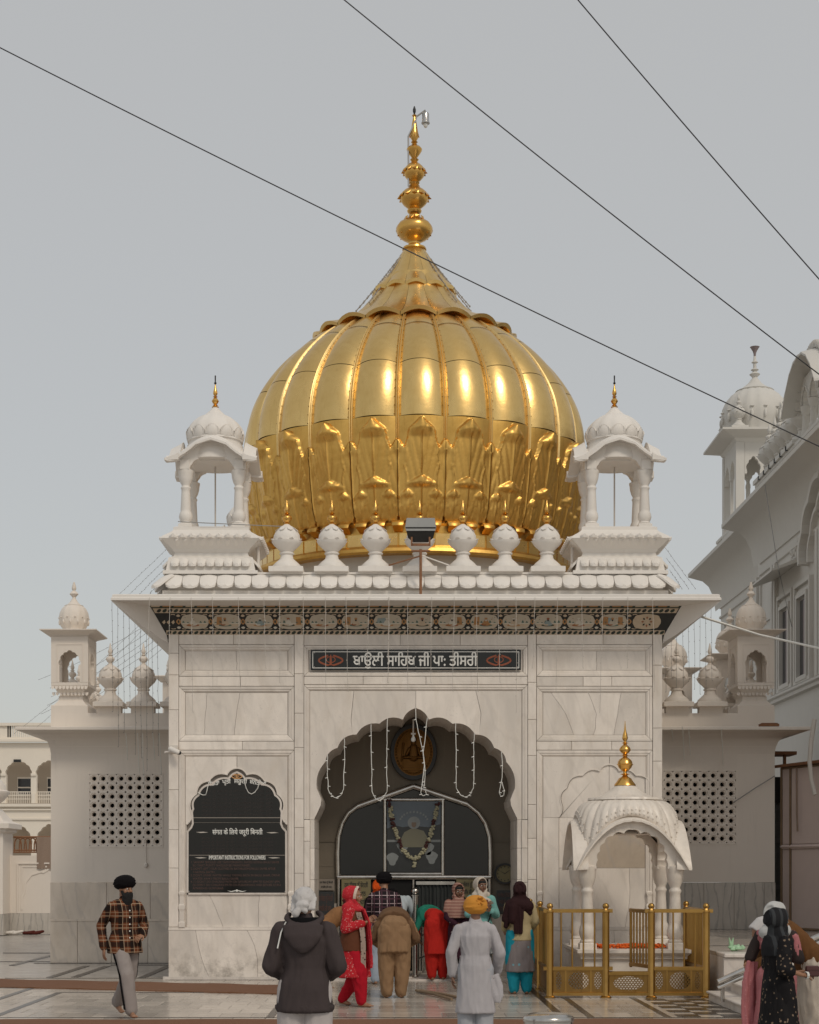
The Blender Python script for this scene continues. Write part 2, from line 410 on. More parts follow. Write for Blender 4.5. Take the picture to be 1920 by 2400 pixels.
def text_mesh(name, body, mat, parent, x, y, z, size, align='CENTER', width=None, depth=0.004, ry=0.0, bold=0.012):
    cu = bpy.data.curves.new(name, 'FONT'); cu.body = body; cu.size = size; cu.extrude = depth; cu.align_x = align; cu.align_y = 'CENTER'
    cu.resolution_u = 3; cu.offset = 0.0
    t = bpy.data.objects.new(name, cu); COL.objects.link(t)
    bpy.context.view_layer.update()
    dg = bpy.context.evaluated_depsgraph_get()
    me = bpy.data.meshes.new_from_object(t.evaluated_get(dg)); me.name = name
    bpy.data.objects.remove(t); bpy.data.curves.remove(cu)
    xs = [v.co.x for v in me.vertices]
    k = 1.0
    if width and xs: k = width/(max(xs)-min(xs))
    me.transform(Matrix.Diagonal((k if width else 1, 1, 1, 1)))
    if bold:                                   # heavier strokes: the same outline laid down a few times, each a hair off
        bmx = [(0, 0), (bold*size, 0), (-bold*size, 0), (0, bold*size), (0, -bold*size)]
        vv = [v.co.copy() for v in me.vertices]; ff = [tuple(p.vertices) for p in me.polygons]; V_ = []; F_ = []
        for q, (dx, dy) in enumerate(bmx):
            o = len(V_); V_ += [(v.x+dx, v.y+dy, v.z+q*.0004) for v in vv]; F_ += [tuple(i+o for i in f) for f in ff]
        me.clear_geometry(); me.from_pydata(V_, [], F_)
    me.transform(Matrix.Rotation(PI/2, 4, 'X'))
    if ry: me.transform(Matrix.Rotation(ry, 4, 'Y'))
    me.transform(Matrix.Translation(Vector((x, y, z))-origin(parent)))
    me.materials.clear(); me.materials.append(M[mat])
    o = bpy.data.objects.new(name, me); COL.objects.link(o); o.parent = parent
    return o
def rect(x0, x1, z0, z1): return [(x0,z0),(x1,z0),(x1,z1),(x0,z1)]
# ================================================================ GROUND
g = MB(); g.add([(-400,-60,-0.02),(400,-60,-0.02),(400,600,-0.02),(-400,600,-0.02)], [(0,1,2,3)])
ground = struct(g.build('ground', 'tile_far')); 
g = MB(); g.add([(-14,-31,-0.006),(14,-31,-0.006),(14,12,-0.006),(-14,12,-0.006)], [(0,1,2,3)])
floor = struct(g.build('marble_pavement', 'tile_far'))
# floor tiles laid in a running bond: 300 largest in view as single pieces, the rest joined
TW, TL = 0.42, 0.60
tiles = []
row = 0; y = -9.0
while y < 0.0:
    s = 3450/(y+CAM_D); xl = -835/s-0.3; xr = 900/s+0.3
    x = math.floor(xl/TW)*TW+(TW/2 if row % 2 else 0)
    while x < xr:
        if not (-3.9 < x < 4.6 and y > -0.35): tiles.append((x, y))
        x += TW
    y += TL; row += 1
rt = random.Random(3)
def tile_mesh(mb, x, y, dz=0.0):
    e = 0.0035; b = 0.006
    mb.add([(x+e,y+e,-0.004),(x+TW-e,y+e,-0.004),(x+TW-e,y+TL-e,-0.004),(x+e,y+TL-e,-0.004),
            (x+e+b,y+e+b,0.0+dz),(x+TW-e-b,y+e+b,0.0+dz),(x+TW-e-b,y+TL-e-b,0.0+dz),(x+e+b,y+TL-e-b,0.0+dz)],
           [(4,5,6,7),(0,1,5,4),(1,2,6,5),(2,3,7,6),(3,0,4,7)])
mb = MB(); tile_mesh(mb, 0, 0); t0 = mb.build('tile', 'tile', floor, local=True)
for i, (x, y) in enumerate(tiles[:300]):
    o = t0 if i == 0 else t0.copy()
    if i: COL.objects.link(o); o.parent = floor
    o.location = (x, y, rt.uniform(-0.0012, 0.0))
mb = MB()
for x, y in tiles[300:]: tile_mesh(mb, x, y, rt.uniform(-0.0012, 0))
struct(mb.build('tile_field', 'tile', floor), 'stuff')
# black stone inlay lines of the pavement
def inlay(x0, y0, x1, y1, w):
    a = Vector((x1-x0, y1-y0)).normalized(); n = Vector((-a.y, a.x))*(w/2)
    mb = MB(); mb.prism_z([(x0-n.x,y0-n.y),(x1-n.x,y1-n.y),(x1+n.x,y1+n.y),(x0+n.x,y0+n.y)][::1], -0.003, 0.004)
    return mb.build('inlay_strip', 'inlay', floor)
for q in ((-5.25,-7.3,-5.25,-3.0,.10), (-1.63,-7.3,-1.63,-3.55,.10), (-5.2,-3.0,-1.63,-3.0,.035), (-9,-7.33,5.0,-7.33,.045),
          (2.2,-7.3,2.2,-1.2,.10), (2.57,-7.3,2.57,-4.0,.09), (3.58,-7.3,3.58,-4.0,.09), (-5.9,-7.3,-5.9,-2.0,.10), (-7.3,-2.0,-5.9,-2.0,.04),
          (-6.15,.5,-6.15,4.0,.13), (-5.72,.6,-5.72,3.9,.13), (-4.5,.3,-4.5,4.0,.13), (-7.68,4.2,-7.68,8.2,.13),
          (-7.4,4.93,-3.95,4.93,.05), (-9,9.0,-7.2,9.0,.08), (-6.9,.33,-3.95,.33,.05), (-9,5.5,-7.1,5.5,.05), (-4.0,-.12,2.3,-.12,.03), (-5.72,4.3,-4.5,4.3,.05)):
    inlay(*q)
# white kerb slab in front of the facade and the threshold step
mb = MB(); mb.box(-4.05, 4.7, -0.06, 0.05, -0.004, 0.05); mb.build('threshold_slab', 'marble_w', floor)
mb = MB(); mb.box(-1.6, 2.35, -0.34, -0.061, -0.004, 0.028); mb.build('threshold_step', 'marble_w', floor)
# black and white chequer in front of the railing
for i in range(7):
    for j in range(9):
        if (i+j) % 2: continue
        x = 3.72+i*0.30; y = -7.22+j*0.33
        if y > -4.35: continue
        mb = MB(); mb.prism_z([(x,y),(x+.30,y),(x+.30,y+.33),(x,y+.33)], -0.003, 0.0045); mb.build('chequer_tile', 'inlay', floor)
# carpets
def carpet(pts, label):
    mb = MB(); n = 26; L = []; R = []
    (ax,ay),(bx,by),(cx,cy),(dx,dy) = pts
    for i in range(n+1):
        t = i/n; w = 0.02*math.sin(i*1.7)
        L.append((ax+(bx-ax)*t, ay+(by-ay)*t+w, 0.016+0.006*math.sin(i*2.1))); R.append((dx+(cx-dx)*t, dy+(cy-dy)*t+w*0.6, 0.015+0.005*math.cos(i*1.3)))
    for i in range(n): 
        mb.add([L[i],L[i+1],R[i+1],R[i]], [(0,1,2,3)])
        mb.add([L[i],L[i+1],(L[i+1][0],L[i+1][1],0),(L[i][0],L[i][1],0)], [(0,3,2,1)])
        mb.add([R[i],R[i+1],(R[i+1][0],R[i+1][1],0),(R[i][0],R[i][1],0)], [(0,1,2,3)])
    o = mb.build('carpet_runner', 'carpet'); rebase(o, ((ax+cx)/2, (ay+cy)/2, 0)); return tag(o, label, 'carpet')
carpet([(-8.6,-1.25),(-1.45,-3.5),(-1.1,-1.75),(-8.3,0.35)], 'slanting rust brown coir runner beside the facade, behind the man in the hooded jacket')
carpet([(-7,-9.6),(6.2,-9.5),(6.2,-7.62),(-7,-7.75)], 'rust brown coir runner along the bottom edge of the photo')
# ================================================================ MAIN SHRINE
shrine = thing('shrine_building', 'white marble shrine with a huge golden dome, corner kiosks and a cusped doorway', 'shrine', (0.366,0,0))
XL, XR = -3.952, 4.684
CX = 0.366
wall = node('facade', shrine)
core = MB()
core.box(XL+.02, -1.50, 0.02, 8.6, 0, 6.9); core.box(2.24, XR-.02, 0.02, 8.6, 0, 6.9)
core.box(-1.50, 2.24, 0.02, 1.699, 4.95, 6.9); core.box(-1.5, 2.24, 1.75, 8.6, 0, 6.9)
core.build('wall_core', 'mortar', shrine)
def slab(poly, y0, ch=0.006, name='marble_slab', y1=0.03, m='marble'):
    mb = MB(); mb.prism(poly, y0, y1, ch); return mb.build(name, m, wall)
G = 0.0026
def cuts_panel(x0, x1, z0, z1, cuts, y0, name='marble_slab', mats=None):
    """field split by wandering joints; each cut is a list of (x fraction) from bottom to top"""
    n = 7; rr = random.Random(int((x0+9)*977+z0*31))
    lines = [[x0]*n]+[[x0+(x1-x0)*(c[0]+(c[1]-c[0])*k/(n-1)+c[2]*math.sin(PI*k/(n-1))+(rr.uniform(-.006,.006) if 0<k<n-1 else 0)) for k in range(n)] for c in cuts]+[[x1]*n]
    for li, (a, b) in enumerate(zip(lines[:-1], lines[1:])):
        zz = [z0+(z1-z0)*k/(n-1) for k in range(n)]
        poly = [(x+G, z) for x, z in zip(a, zz)][::-1]
        poly = [(b[0]-G, zz[0])] + [(x-G, z) for x, z in zip(b[1:], zz[1:])] + poly
        slab(poly, y0, 0.0, name, m=(mats[li] if mats else 'marble'))
def frame(x0, x1, z0, z1, w=0.10, y0=-0.045, bottom=True):
    """mitred moulding strips round a panel"""
    def strip(p):
        mb = MB(); (ax,az),(bx,bz),(cx,cz),(dx,dz) = p      # outer edge a-b, inner edge c-d
        def L(p0, p1, t): return (p0[0]+(p1[0]-p0[0])*t, p0[1]+(p1[1]-p0[1])*t)
        A, B, Cc, D = (ax,az),(bx,bz),(cx,cz),(dx,dz)
        prof = [(0.0, 0.02), (0.03, y0), (0.42, y0), (0.50, y0+0.012), (0.72, y0+0.012), (0.95, -0.012), (1.0, 0.02)]
        e0 = [(*L(A, D, t), y) for t, y in prof]; e1 = [(*L(B, Cc, t), y) for t, y in prof]
        n = len(prof); vv = [(x,y,z) for x,z,y in e0]+[(x,y,z) for x,z,y in e1]
        mb.add(vv, [(i, i+n, i+n+1, i+1) for i in range(n-1)]+[tuple(range(n)), tuple(reversed(range(n, 2*n)))])
        mb.build('frame_moulding', 'marble', wall)
    g = 0.003
    strip([(x0+g,z1-g),(x1-g,z1-g),(x1-w-g,z1-w),(x0+w+g,z1-w)])
    if bottom: strip([(x1-g,z0+g),(x0+g,z0+g),(x0+w+g,z0+w),(x1-w-g,z0+w)])
    strip([(x0,z0+2*g),(x0,z1-2*g),(x0+w,z1-w-g),(x0+w,z0+w+g if bottom else z0+2*g)])
    strip([(x1,z1-2*g),(x1,z0+2*g),(x1-w,z0+w+g if bottom else z0+2*g),(x1-w,z1-w-g)])
def column(x0, x1, zs, y0=-0.05):
    for a, b in zip(zs[:-1], zs[1:]): slab(rect(x0+G/2, x1-G/2, a+G, b-G), y0)
def row(xs, z0, z1, y0=-0.04):
    for a, b in zip(xs[:-1], xs[1:]): slab(rect(a+G, b-G, z0+G/2, z1-G/2), y0)
# pilasters
ZT = 6.04
column(XL, -3.777, [.92, 1.95, 2.62, 3.32, 3.95, 4.72, 5.33, 5.71, ZT])
column(-1.752, -1.588, [.92, 1.86, 2.66, 3.16, 4.06, 4.66, 5.35, ZT])
column(2.332, 2.482, [.92, 1.75, 2.47, 3.06, 3.92, 4.55, 5.2, ZT])
column(4.518, XR, [.92, 1.8, 2.9, 3.82, 4.4, 5.5, ZT])
ZMB = .905
# base course with wandering joints, and the base moulding
cuts_panel(XL, -1.588, 0.05, ZMB-.04, [(.30,.20,-.02), (.66,.58,.03), (.80,.84,.0)], -0.055, 'base_slab')
cuts_panel(2.332, XR, 0.05, ZMB-.04, [(.32,.36,.02), (.7,.64,-.02)], -0.055, 'base_slab')
for a, b in ((XL, -1.588), (2.332, XR)):
    mb = MB(); mb.box(a, b, -0.062, 0.02, ZMB-.037, ZMB-.012); mb.box(a, b, -0.055, 0.02, ZMB-.011, ZMB+.012); mb.build('base_moulding', 'marble', wall)
# side bays
for side in (0, 1):
    if side == 0: bx0, bx1, sw = -3.774, -1.756, .115
    else: bx0, bx1, sw = 2.486, 4.514, .115
    zt1, zb1 = FZ(1357.7), FZ(1425); zt2, zb2 = FZ(1445.5), FZ(1561.4); zt3, zb3 = FZ(1579.8), .92
    m1 = (bx0+bx1)/2
    row([bx0, m1-.05+.2*side, bx1], zt1, ZT)
    frame(bx0, bx1, zb1, zt1, sw); cuts_panel(bx0+sw, bx1-sw, zb1+sw, zt1-sw, [(.5+.02*side,.5+.02*side,0)], -0.012)
    row([bx0, m1+(.07 if not side else -.2), m1+.3 if side else bx1]+([bx1] if side else []), zt2, zb1)
    frame(bx0, bx1, zb2, zt2, sw); cuts_panel(bx0+sw, bx1-sw, zb2+sw, zt2-sw, [(.18,.21,0), (.48,.53,-.005)] if not side else [(.3,.08,.03), (.49,.44,.05), (.69,.76,-.0)], -0.012)
    row([bx0, m1+.1, bx1] if not side else [bx0, m1-.4, m1+.3, bx1], zt3, zb2)
    frame(bx0, bx1, zb3, zt3, sw, bottom=False)
    # arched field: spandrel slabs over a recessed cusped niche
    ax0, ax1 = bx0+sw, bx1-sw; ac = FX(499.4) if not side else FX(1283); hw = (ax1-ax0)/2
    if not side:
        cusps = [(0, FZ(1619)), (.168, FZ(1633)), (.48, FZ(1646)), (.70, FZ(1673)), (.79, FZ(1709)), (.868, FZ(1737))]; spring = FZ(1737)
    else:
        cusps = [(0, FZ(1611)), (.165, FZ(1625)), (.46, FZ(1634)), (.74, FZ(1660)), (.84, FZ(1690)), (.885, FZ(1722))]; spring = FZ(1722)
    arch = [(ac+x, z) for x, z in lobes(cusps, [.16,.2,.22,.2,-.16])]
    k = len(arch)//2; ztop = zt3-sw
    slab([(ax0+.001, spring), arch[0]]+arch[1:k]+[(arch[k][0]-.004, arch[k][1]), (ac-.004, ztop), (ax0+.001, ztop)], -0.03, 0.004, 'spandrel_slab')
    slab([(arch[k][0]+.004, arch[k][1])]+arch[k+1:]+[(ax1-.001, spring), (ax1-.001, ztop), (ac+.004, ztop)], -0.03, 0.004, 'spandrel_slab')
    mb = MB(); mb.band(arch, 0.022, -0.038, -0.02); mb.build('arch_moulding', 'marble', wall)
    jl = [(ax0, .92), (ac-.885, .92), (ac-.885, spring-.003), (ax0, spring-.003)]
    slab(jl, -0.03, .004, 'jamb_slab'); slab([(ac+.885, .92), (ax1, .92), (ax1, spring-.003), (ac+.885, spring-.003)], -0.03, .004, 'jamb_slab')
    if side == 0:
        cuts_panel(ac-.88, ac+.88, .92, FZ(1884), [(.36,.22,.01), (.71,.72,.0)], -0.010, 'niche_slab')
    else:
        cuts_panel(ac-.88, ac+.88, .92, 1.95, [(.25,.22,.02), (.66,.7,.02)], -0.010, 'niche_slab')
        cuts_panel(ac-.88, ac+.88, 1.955, FZ(1722)-.002, [(.30,.27,.02), (.90,.90,.0)], -0.010, 'niche_slab', ['marble','marble_shade_stain','marble'])  # middle piece browner: canopy shade and rain stain are in its colour
        aa = [(ac+x*.985, z-.002) for x, z in lobes(cusps, [.16,.2,.22,.2,-.16])]
        slab(aa[:k]+[(ac-.003, aa[k][1])]+[(ac-.003, FZ(1722)+.002), (ac-.88, FZ(1722)+.002)], -0.010, 0, 'niche_slab')
        slab([(ac+.003, FZ(1722)+.002)]+[(ac+.003, aa[k][1])]+aa[k+1:]+[(ac+.88, FZ(1722)+.002)], -0.010, 0, 'niche_slab')
    # little carved pilaster feet at the frame bottoms
    for x in (bx0+.055, bx1-.055):
        mb = MB(); mb.sqlathe([(.055,.92),(.055,1.0),(.042,1.02),(.040,1.20),(.055,1.24),(.055,1.30),(.036,1.33),(.036,1.46),(.052,1.50),(.052,1.53),(.03,1.55)], (x,-.045,0), sy=.55)
        mb.build('pilaster_foot', 'marble', wall)
# centre bay
cx0, cx1 = -1.585, 2.329
row([cx0, .1, 1.15, cx1], FZ(1360), ZT); row([cx0, -.55, .55, 1.45, cx1], FZ(1442), FZ(1425), -.04)
frame(cx0, cx1, FZ(1425)+.003, FZ(1360), .09); cuts_panel(cx0+.09, cx1-.09, FZ(1425)+.093, FZ(1360)-.09, [(.5,.5,0)], -.012)
frame(cx0, cx1, 2.80, FZ(1442)-.002, .105, bottom=False)
column(cx0, cx0+.105, [.92, 1.62, 2.42, 2.797], -.045); column(cx1-.105, cx1, [.92, 1.7, 2.3, 2.797], -.045)
mb = MB(); mb.box(cx0, cx0+.105, -.055, 0.02, 0.05, .917); mb.build('base_slab', 'marble', wall)
mb = MB(); mb.box(cx1-.105, cx1, -.055, 0.02, 0.05, .917); mb.build('base_slab', 'marble', wall)
AC = FX(875.9); TH = 1.70
def az(z): return 5.202-.0026*z
CUSP = [(0, az(172)), (.229, az(250)), (.637, az(277)), (1.04, az(350)), (1.373, az(440)), (1.585, az(535)), (1.735, az(715))]
tail = [(1.70, az(745)), (1.655, az(790)), (1.67, az(830)), (1.73, az(880)), (1.776, az(915)), (1.776, 2.802)]
lo = lobes(CUSP, [.13,.17,.17,.18,.17,.12])
DOOR = [(AC-x, z) for x, z in reversed(tail)]+[(AC+x, z) for x, z in lo]+[(AC+x, z) for x, z in tail]
k = len(DOOR)//2; sx0, sx1, szt = cx0+.106, cx1-.106, FZ(1442)-.11
def door_slab(part):
    # slab pieces of the door arch run the whole depth of the wall, so their under sides are the arch soffit
    mb = MB(); n = len(part); mb.prism(part, -0.016, TH); return mb.build('arch_slab', 'marble', wall)
q1 = 26; q2 = len(DOOR)-1-q1
door_slab(DOOR[:q1+1]+[(DOOR[q1][0]-.03, szt-.5), (DOOR[q1][0]+.02, szt), (sx0, szt), (sx0, 2.802)])
door_slab(DOOR[q1:k]+[(DOOR[k][0]-.003, DOOR[k][1]), (AC-.003, szt), (DOOR[q1][0]+.027, szt), (DOOR[q1][0]-.023, szt-.5)])
door_slab([(DOOR[k][0]+.003, DOOR[k][1])]+DOOR[k+1:q2+1]+[(DOOR[q2][0]+.03, szt-.4), (DOOR[q2][0]-.06, szt), (AC+.003, szt)])
door_slab(DOOR[q2:]+[(sx1, 2.802), (sx1, szt), (DOOR[q2][0]-.053, szt), (DOOR[q2][0]+.037, szt-.4)])
# jamb linings
for sgn in (-1, 1):
    xj = AC+sgn*1.776
    zs = [0.05, .9, 1.75, 2.30, 2.80]
    for a, b in zip(zs[:-1], zs[1:]):
        mb = MB(); mb.box(min(xj, xj+sgn*.074), max(xj, xj+sgn*.074), -.016, TH, a+G, b-G); mb.build('jamb_slab', 'marble', wall)
# porch back wall with dado, ceiling and floor
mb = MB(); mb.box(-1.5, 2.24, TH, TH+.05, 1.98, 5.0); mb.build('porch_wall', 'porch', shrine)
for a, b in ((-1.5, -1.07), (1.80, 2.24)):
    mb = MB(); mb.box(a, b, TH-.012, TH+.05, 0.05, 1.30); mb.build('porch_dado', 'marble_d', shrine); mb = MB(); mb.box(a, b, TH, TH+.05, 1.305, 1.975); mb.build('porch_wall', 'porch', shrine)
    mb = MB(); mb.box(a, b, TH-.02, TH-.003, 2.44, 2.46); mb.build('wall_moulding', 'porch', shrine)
mb = MB(); mb.box(-1.5, 2.24, -.05, 4.6, 0.0, .045); mb.build('porch_floor', 'marble_d', shrine)
# ---------------------------------------------------------------- cornice with the painted frieze
OE = .87; XA, XB = XL, XR
zs0, zs1 = 5.86, 6.50
corn = node('cornice', shrine)
def ringpt(o, z): return [(XA-o,-o,z),(XB+o,-o,z),(XB+o,8.6+o,z),(XA-o,8.6+o,z)]
# eave slab
mb = MB(); mb.loft([ringpt(OE-.03,6.50), ringpt(OE,6.505), ringpt(OE,6.545), ringpt(OE-.02,6.56), ringpt(OE-.02,6.60), ringpt(OE-.05,6.615), ringpt(.20,6.70), ringpt(-.2,6.71)]); mb.build('eave_slab', 'paint', corn)
# plain soffit on the sides and the back
mb = MB(); prof = [(0,5.86),(.02,5.90)]+[(.02+.84*t, 5.90+.59*t**1.12) for t in (.2,.4,.6,.8,1.0)]
rg = [ringpt(o, z) for o, z in prof]
for a, b in zip(rg[:-1], rg[1:]):
    for i in (1, 2, 3): j = (i+1) % 4; mb.add([a[i],a[j],b[j],b[i]], [(0,1,2,3)])
mb.build('soffit', 'paint', corn)
# front corners: the plain wedge between the painted board and the mitre
B1 = (.33, 6.57); B2 = (.035, 6.03)
for sgn, xw in ((-1, XA), (1, XB)):
    E = [(xw+sgn*o, -o, z) for o, z in prof]
    Bt = [(xw+sgn*(B2[0]+(B1[0]-B2[0])*t), -(B2[0]+(B1[0]-B2[0])*t), B2[1]+(B1[1]-B2[1])*t+.0) for t in (0,.12,.3,.5,.65,.82,1)]
    mb = MB()
    for i in range(len(E)-1):
        q = [E[i],E[i+1],Bt[i+1],Bt[i]]; mb.add(q, [(0,1,2,3)] if sgn < 0 else [(0,3,2,1)])
    mb.add([E[-1], Bt[-1], (Bt[-1][0], 0.0, 6.57), (E[-1][0], 0.0, E[-1][2])], [(0,1,2,3)])
    mb.build('soffit_wedge', 'paint', corn)
mb = MB(); mb.add([(XA-.33,-.33,6.575),(XB+.33,-.33,6.575),(XB+OE-.03,-OE+.03,6.503),(XA-OE+.03,-OE+.03,6.503)], [(0,1,2,3)]); mb.build('eave_soffit', 'paint', corn)
M['ink'] = m_plain('frieze_black', (0.022,0.022,0.020), 0.6, 0, .3, 40)
M['fr_cream'] = m_plain('frieze_cream', (0.55,0.44,0.32), 0.6, 0, .12, 20)
M['fr_sky'] = m_plain('frieze_pale', (0.52,0.46,0.37), 0.6, 0, .10, 20)
M['fr_blue'] = m_plain('frieze_blue', (0.28,0.34,0.34), 0.6); M['fr_teal'] = m_plain('frieze_green', (0.10,0.16,0.13), 0.6)
M['fr_ochre'] = m_plain('frieze_ochre', (0.42,0.22,0.09), 0.6); M['fr_rust'] = m_plain('frieze_rust', (0.30,0.11,0.05), 0.6)
M['fr_leaf'] = m_plain('frieze_leaf', (0.035,0.05,0.035), 0.6); M['fr_white'] = m_plain('frieze_white', (0.62,0.58,0.50), 0.6); M['fr_skin'] = m_plain('frieze_skin', (0.33,0.19,0.11), 0.6)
FR = ['ink','fr_cream','fr_sky','fr_blue','fr_teal','fr_ochre','fr_rust','fr_leaf','fr_white','fr_skin']
fd = Vector((0, -(B1[0]-B2[0]), B1[1]-B2[1])); fl = fd.length; fd = fd/fl; fn_ = Vector((0, -fd.z, fd.y))
def fpt(x, t, off=0.0):
    """point on the frieze board: x across, t metres up the slope"""
    p = Vector((x, -B2[0], B2[1]))+fd*t+fn_*off; return (p.x, p.y, p.z)
board = MB(); e0, e1 = B2[0], B1[0]
board.add([fpt(XA-e0,0),fpt(XB+e0,0),fpt(XB+e1,fl),fpt(XA-e1,fl)], [(0,1,2,3)]); fb = board.build('frieze_board', 'ink', corn)
def fxs(v): return (v-831)/121.2
T1, T2, T3 = .095, .40, .50
def fpoly(mb, pts, off, mi):
    mb.add([fpt(x, t, off) for x, t in pts], [tuple(range(len(pts)))], mi)
# leaf borders: cream strip with curled leaves
for t0, t1, nl in ((.005, .088, 92), (.405, .492, 92)):
    mb = MB(); ex = t0/fl*(e1-e0)
    fpoly(mb, [(XA-e0-ex*.9,t0),(XB+e0+ex*.9,t0),(XB+e0+ex*1.1,t1),(XA-e0-ex*1.1,t1)], .003, 1)
    w = (XB-XA+2*e0+1.6*ex)/nl; h = t1-t0
    for i in range(nl):
        x = XA-e0-ex*.8+w*i
        fpoly(mb, [(x+w*.10,t0+h*.30),(x+w*.35,t0+h*.10),(x+w*.72,t0+h*.25),(x+w*.96,t0+h*.62),(x+w*.80,t0+h*.90),(x+w*.45,t0+h*.80),(x+w*.2,t0+h*.58)], .006, 7 if i % 2 else 0)
        fpoly(mb, [(x+w*.40,t0+h*.38),(x+w*.62,t0+h*.42),(x+w*.78,t0+h*.68),(x+w*.55,t0+h*.62)], .008, 7)
    mb.build('leaf_border', [M[q] for q in FR], fb)
mb = MB(); fpoly(mb, [(XA-.31,.50),(XB+.31,.50),(XB+.33,.612),(XA-.33,.612)], .003, 7)
for i in range(46):
    x = XA-.28+i*.2; fpoly(mb, [(x,.515),(x+.15,.515),(x+.175,.545),(x+.02,.545)], .006, 5 if i % 3 else 1); fpoly(mb, [(x+.02,.565),(x+.17,.565),(x+.19,.59),(x+.04,.59)], .006, 1)
mb.build('frieze_top_border', [M[q] for q in FR], fb)
rf = random.Random(12)
pit = 67.96/121.2; x0m = fxs(375)
def medallion(cx, kind):
    mb = MB(); hh = (T2-T1)/2*.93; ct = (T1+T2)/2; hw = pit*.44
    out = []
    for i in range(40):
        a = 2*PI*i/40; r = 1+.06*abs(math.cos(4*a)); 
        out.append((cx+hw*r*math.copysign(abs(math.cos(a))**.72, math.cos(a))*.94, ct+hh*r*math.copysign(abs(math.sin(a))**.72, math.sin(a))*.94))
    fpoly(mb, out, .004, 1 if kind < 0 else 2)
    if kind < 0:
        for i in range(8):
            a = 2*PI*i/8; c, s_ = math.cos(a), math.sin(a); r0, r1 = .045, .10
            fpoly(mb, [(cx+r0*c, ct+r0*s_),(cx+.075*c+.018*s_, ct+.075*s_-.018*c),(cx+r1*c, ct+r1*s_),(cx+.075*c-.018*s_, ct+.075*s_+.018*c)], .008, 0 if i % 2 else 6)
    else:
        g0 = ct-hh*.18
        fpoly(mb, [(cx-hw*.86,g0-.012),(cx+hw*.86,g0-.012),(cx+hw*.86,g0+.004),(cx-hw*.86,g0+.004)], .006, 8)
        fpoly(mb, [(cx-hw*.72,ct-hh*.62),(cx+hw*.72,ct-hh*.62),(cx+hw*.88,g0-.012),(cx-hw*.88,g0-.012)], .006, 1)
        for kx in range(6):
            x = cx-hw*.8+kx*hw*.30+rf.uniform(-.01,.01); hgt = rf.uniform(.015,.045)
            if abs(x-cx) > .05: fpoly(mb, [(x-.02,g0+.004),(x+.025,g0+.004),(x+.012,g0+hgt),(x-.008,g0+hgt*1.2)], .007, 4)
        if kind % 4 == 1: fpoly(mb, [(cx-hw*.75,g0-.03),(cx-hw*.35,g0-.03),(cx-hw*.35,ct+hh*.62),(cx-hw*.68,ct+hh*.62)], .007, 5)
        if kind % 5 == 3: fpoly(mb, [(cx+hw*.35,g0-.03),(cx+hw*.72,g0-.03),(cx+hw*.66,ct+hh*.6),(cx+hw*.35,ct+hh*.6)], .007, 5)
        if kind % 7 == 6: fpoly(mb, [(cx-hw*.8,g0),(cx-hw*.1,g0),(cx-hw*.1,ct+hh*.5),(cx-hw*.7,ct+hh*.5)], .0065, 3)
        # a plain seated figure on a mat
        bc = (8, 1, 3, 8, 2, 1, 8, 1, 8, 5, 1, 3, 8, 2)[kind % 14]; fx_ = cx+rf.uniform(-.05,.05); hs_ = hh*.82
        def el(x, t, rx, rt, off, mi, n=14): fpoly(mb, [(x+rx*math.cos(2*PI*q/n), t+rt*math.sin(2*PI*q/n)) for q in range(n)], off, mi)
        el(fx_, ct-hs_*.55, .115, .022, .008, (6, 4, 5, 7)[kind % 4]); el(fx_, ct-hs_*.38, .082, .030, .009, bc); el(fx_-.035, ct-hs_*.42, .045, .022, .0095, (5, 6, 8, 1)[kind % 4])
        fpoly(mb, [(fx_-.055,ct-hs_*.4),(fx_+.055,ct-hs_*.4),(fx_+.048,ct-.005),(fx_+.030,ct+hs_*.22),(fx_-.030,ct+hs_*.22),(fx_-.048,ct-.005)], .010, bc)
        el(fx_, ct+hs_*.36, .019, .023, .012, 9); el(fx_, ct+hs_*.50, .026, .018, .013, (8, 5, 8, 6)[kind % 4]); el(fx_, ct+hs_*.24, .014, .018, .014, 0 if kind % 3 else 8)
        for q in range(5): el(cx+rf.uniform(-.75,.75)*hw, ct+rf.uniform(.25,.6)*hh, .010, .006, .007, rf.choice((4, 5, 1)), 6)
    mb.build('painted_medallion', [M[q] for q in FR], fb)
for i in range(14): medallion(x0m+pit*(i+.5), i)
medallion(x0m+pit*14.55, -1)
mb = MB()
for i in range(15):
    x = x0m+pit*i; ct = (T1+T2)/2
    fpoly(mb, [(x-.045,ct),(x-.03,ct+.03),(x,ct+.055),(x+.03,ct+.03),(x+.045,ct),(x+.03,ct-.03),(x,ct-.055),(x-.03,ct-.03)], .005, 5)
    fpoly(mb, [(x-.012,ct-.02),(x+.012,ct-.02),(x+.014,ct+.012),(x,ct+.036),(x-.014,ct+.012)], .009, 7)
    for sg in (-1, 1):
        fpoly(mb, [(x,ct+sg*.085),(x+.035*sg,ct+sg*.10),(x+.028*sg,ct+sg*.12),(x,ct+sg*.135),(x-.028*sg,ct+sg*.12),(x-.035*sg,ct+sg*.10)], .005, 8 if sg < 0 else 1)
        for q in (-1, 1):
            fpoly(mb, [(x+q*.05,ct+sg*.118),(x+q*.10,ct+sg*.128),(x+q*.15,ct+sg*.120),(x+q*.11,ct+sg*.140),(x+q*.06,ct+sg*.136)][::(1 if sg*q > 0 else -1)], .005, 1)
for x in (XA-.10, XA-.02, XA+.06):
    fpoly(mb, [(x,.24),(x+.03,.20),(x+.06,.23),(x+.05,.28)], .006, 1)
mb.build('frieze_ornament', [M[q] for q in FR], fb)
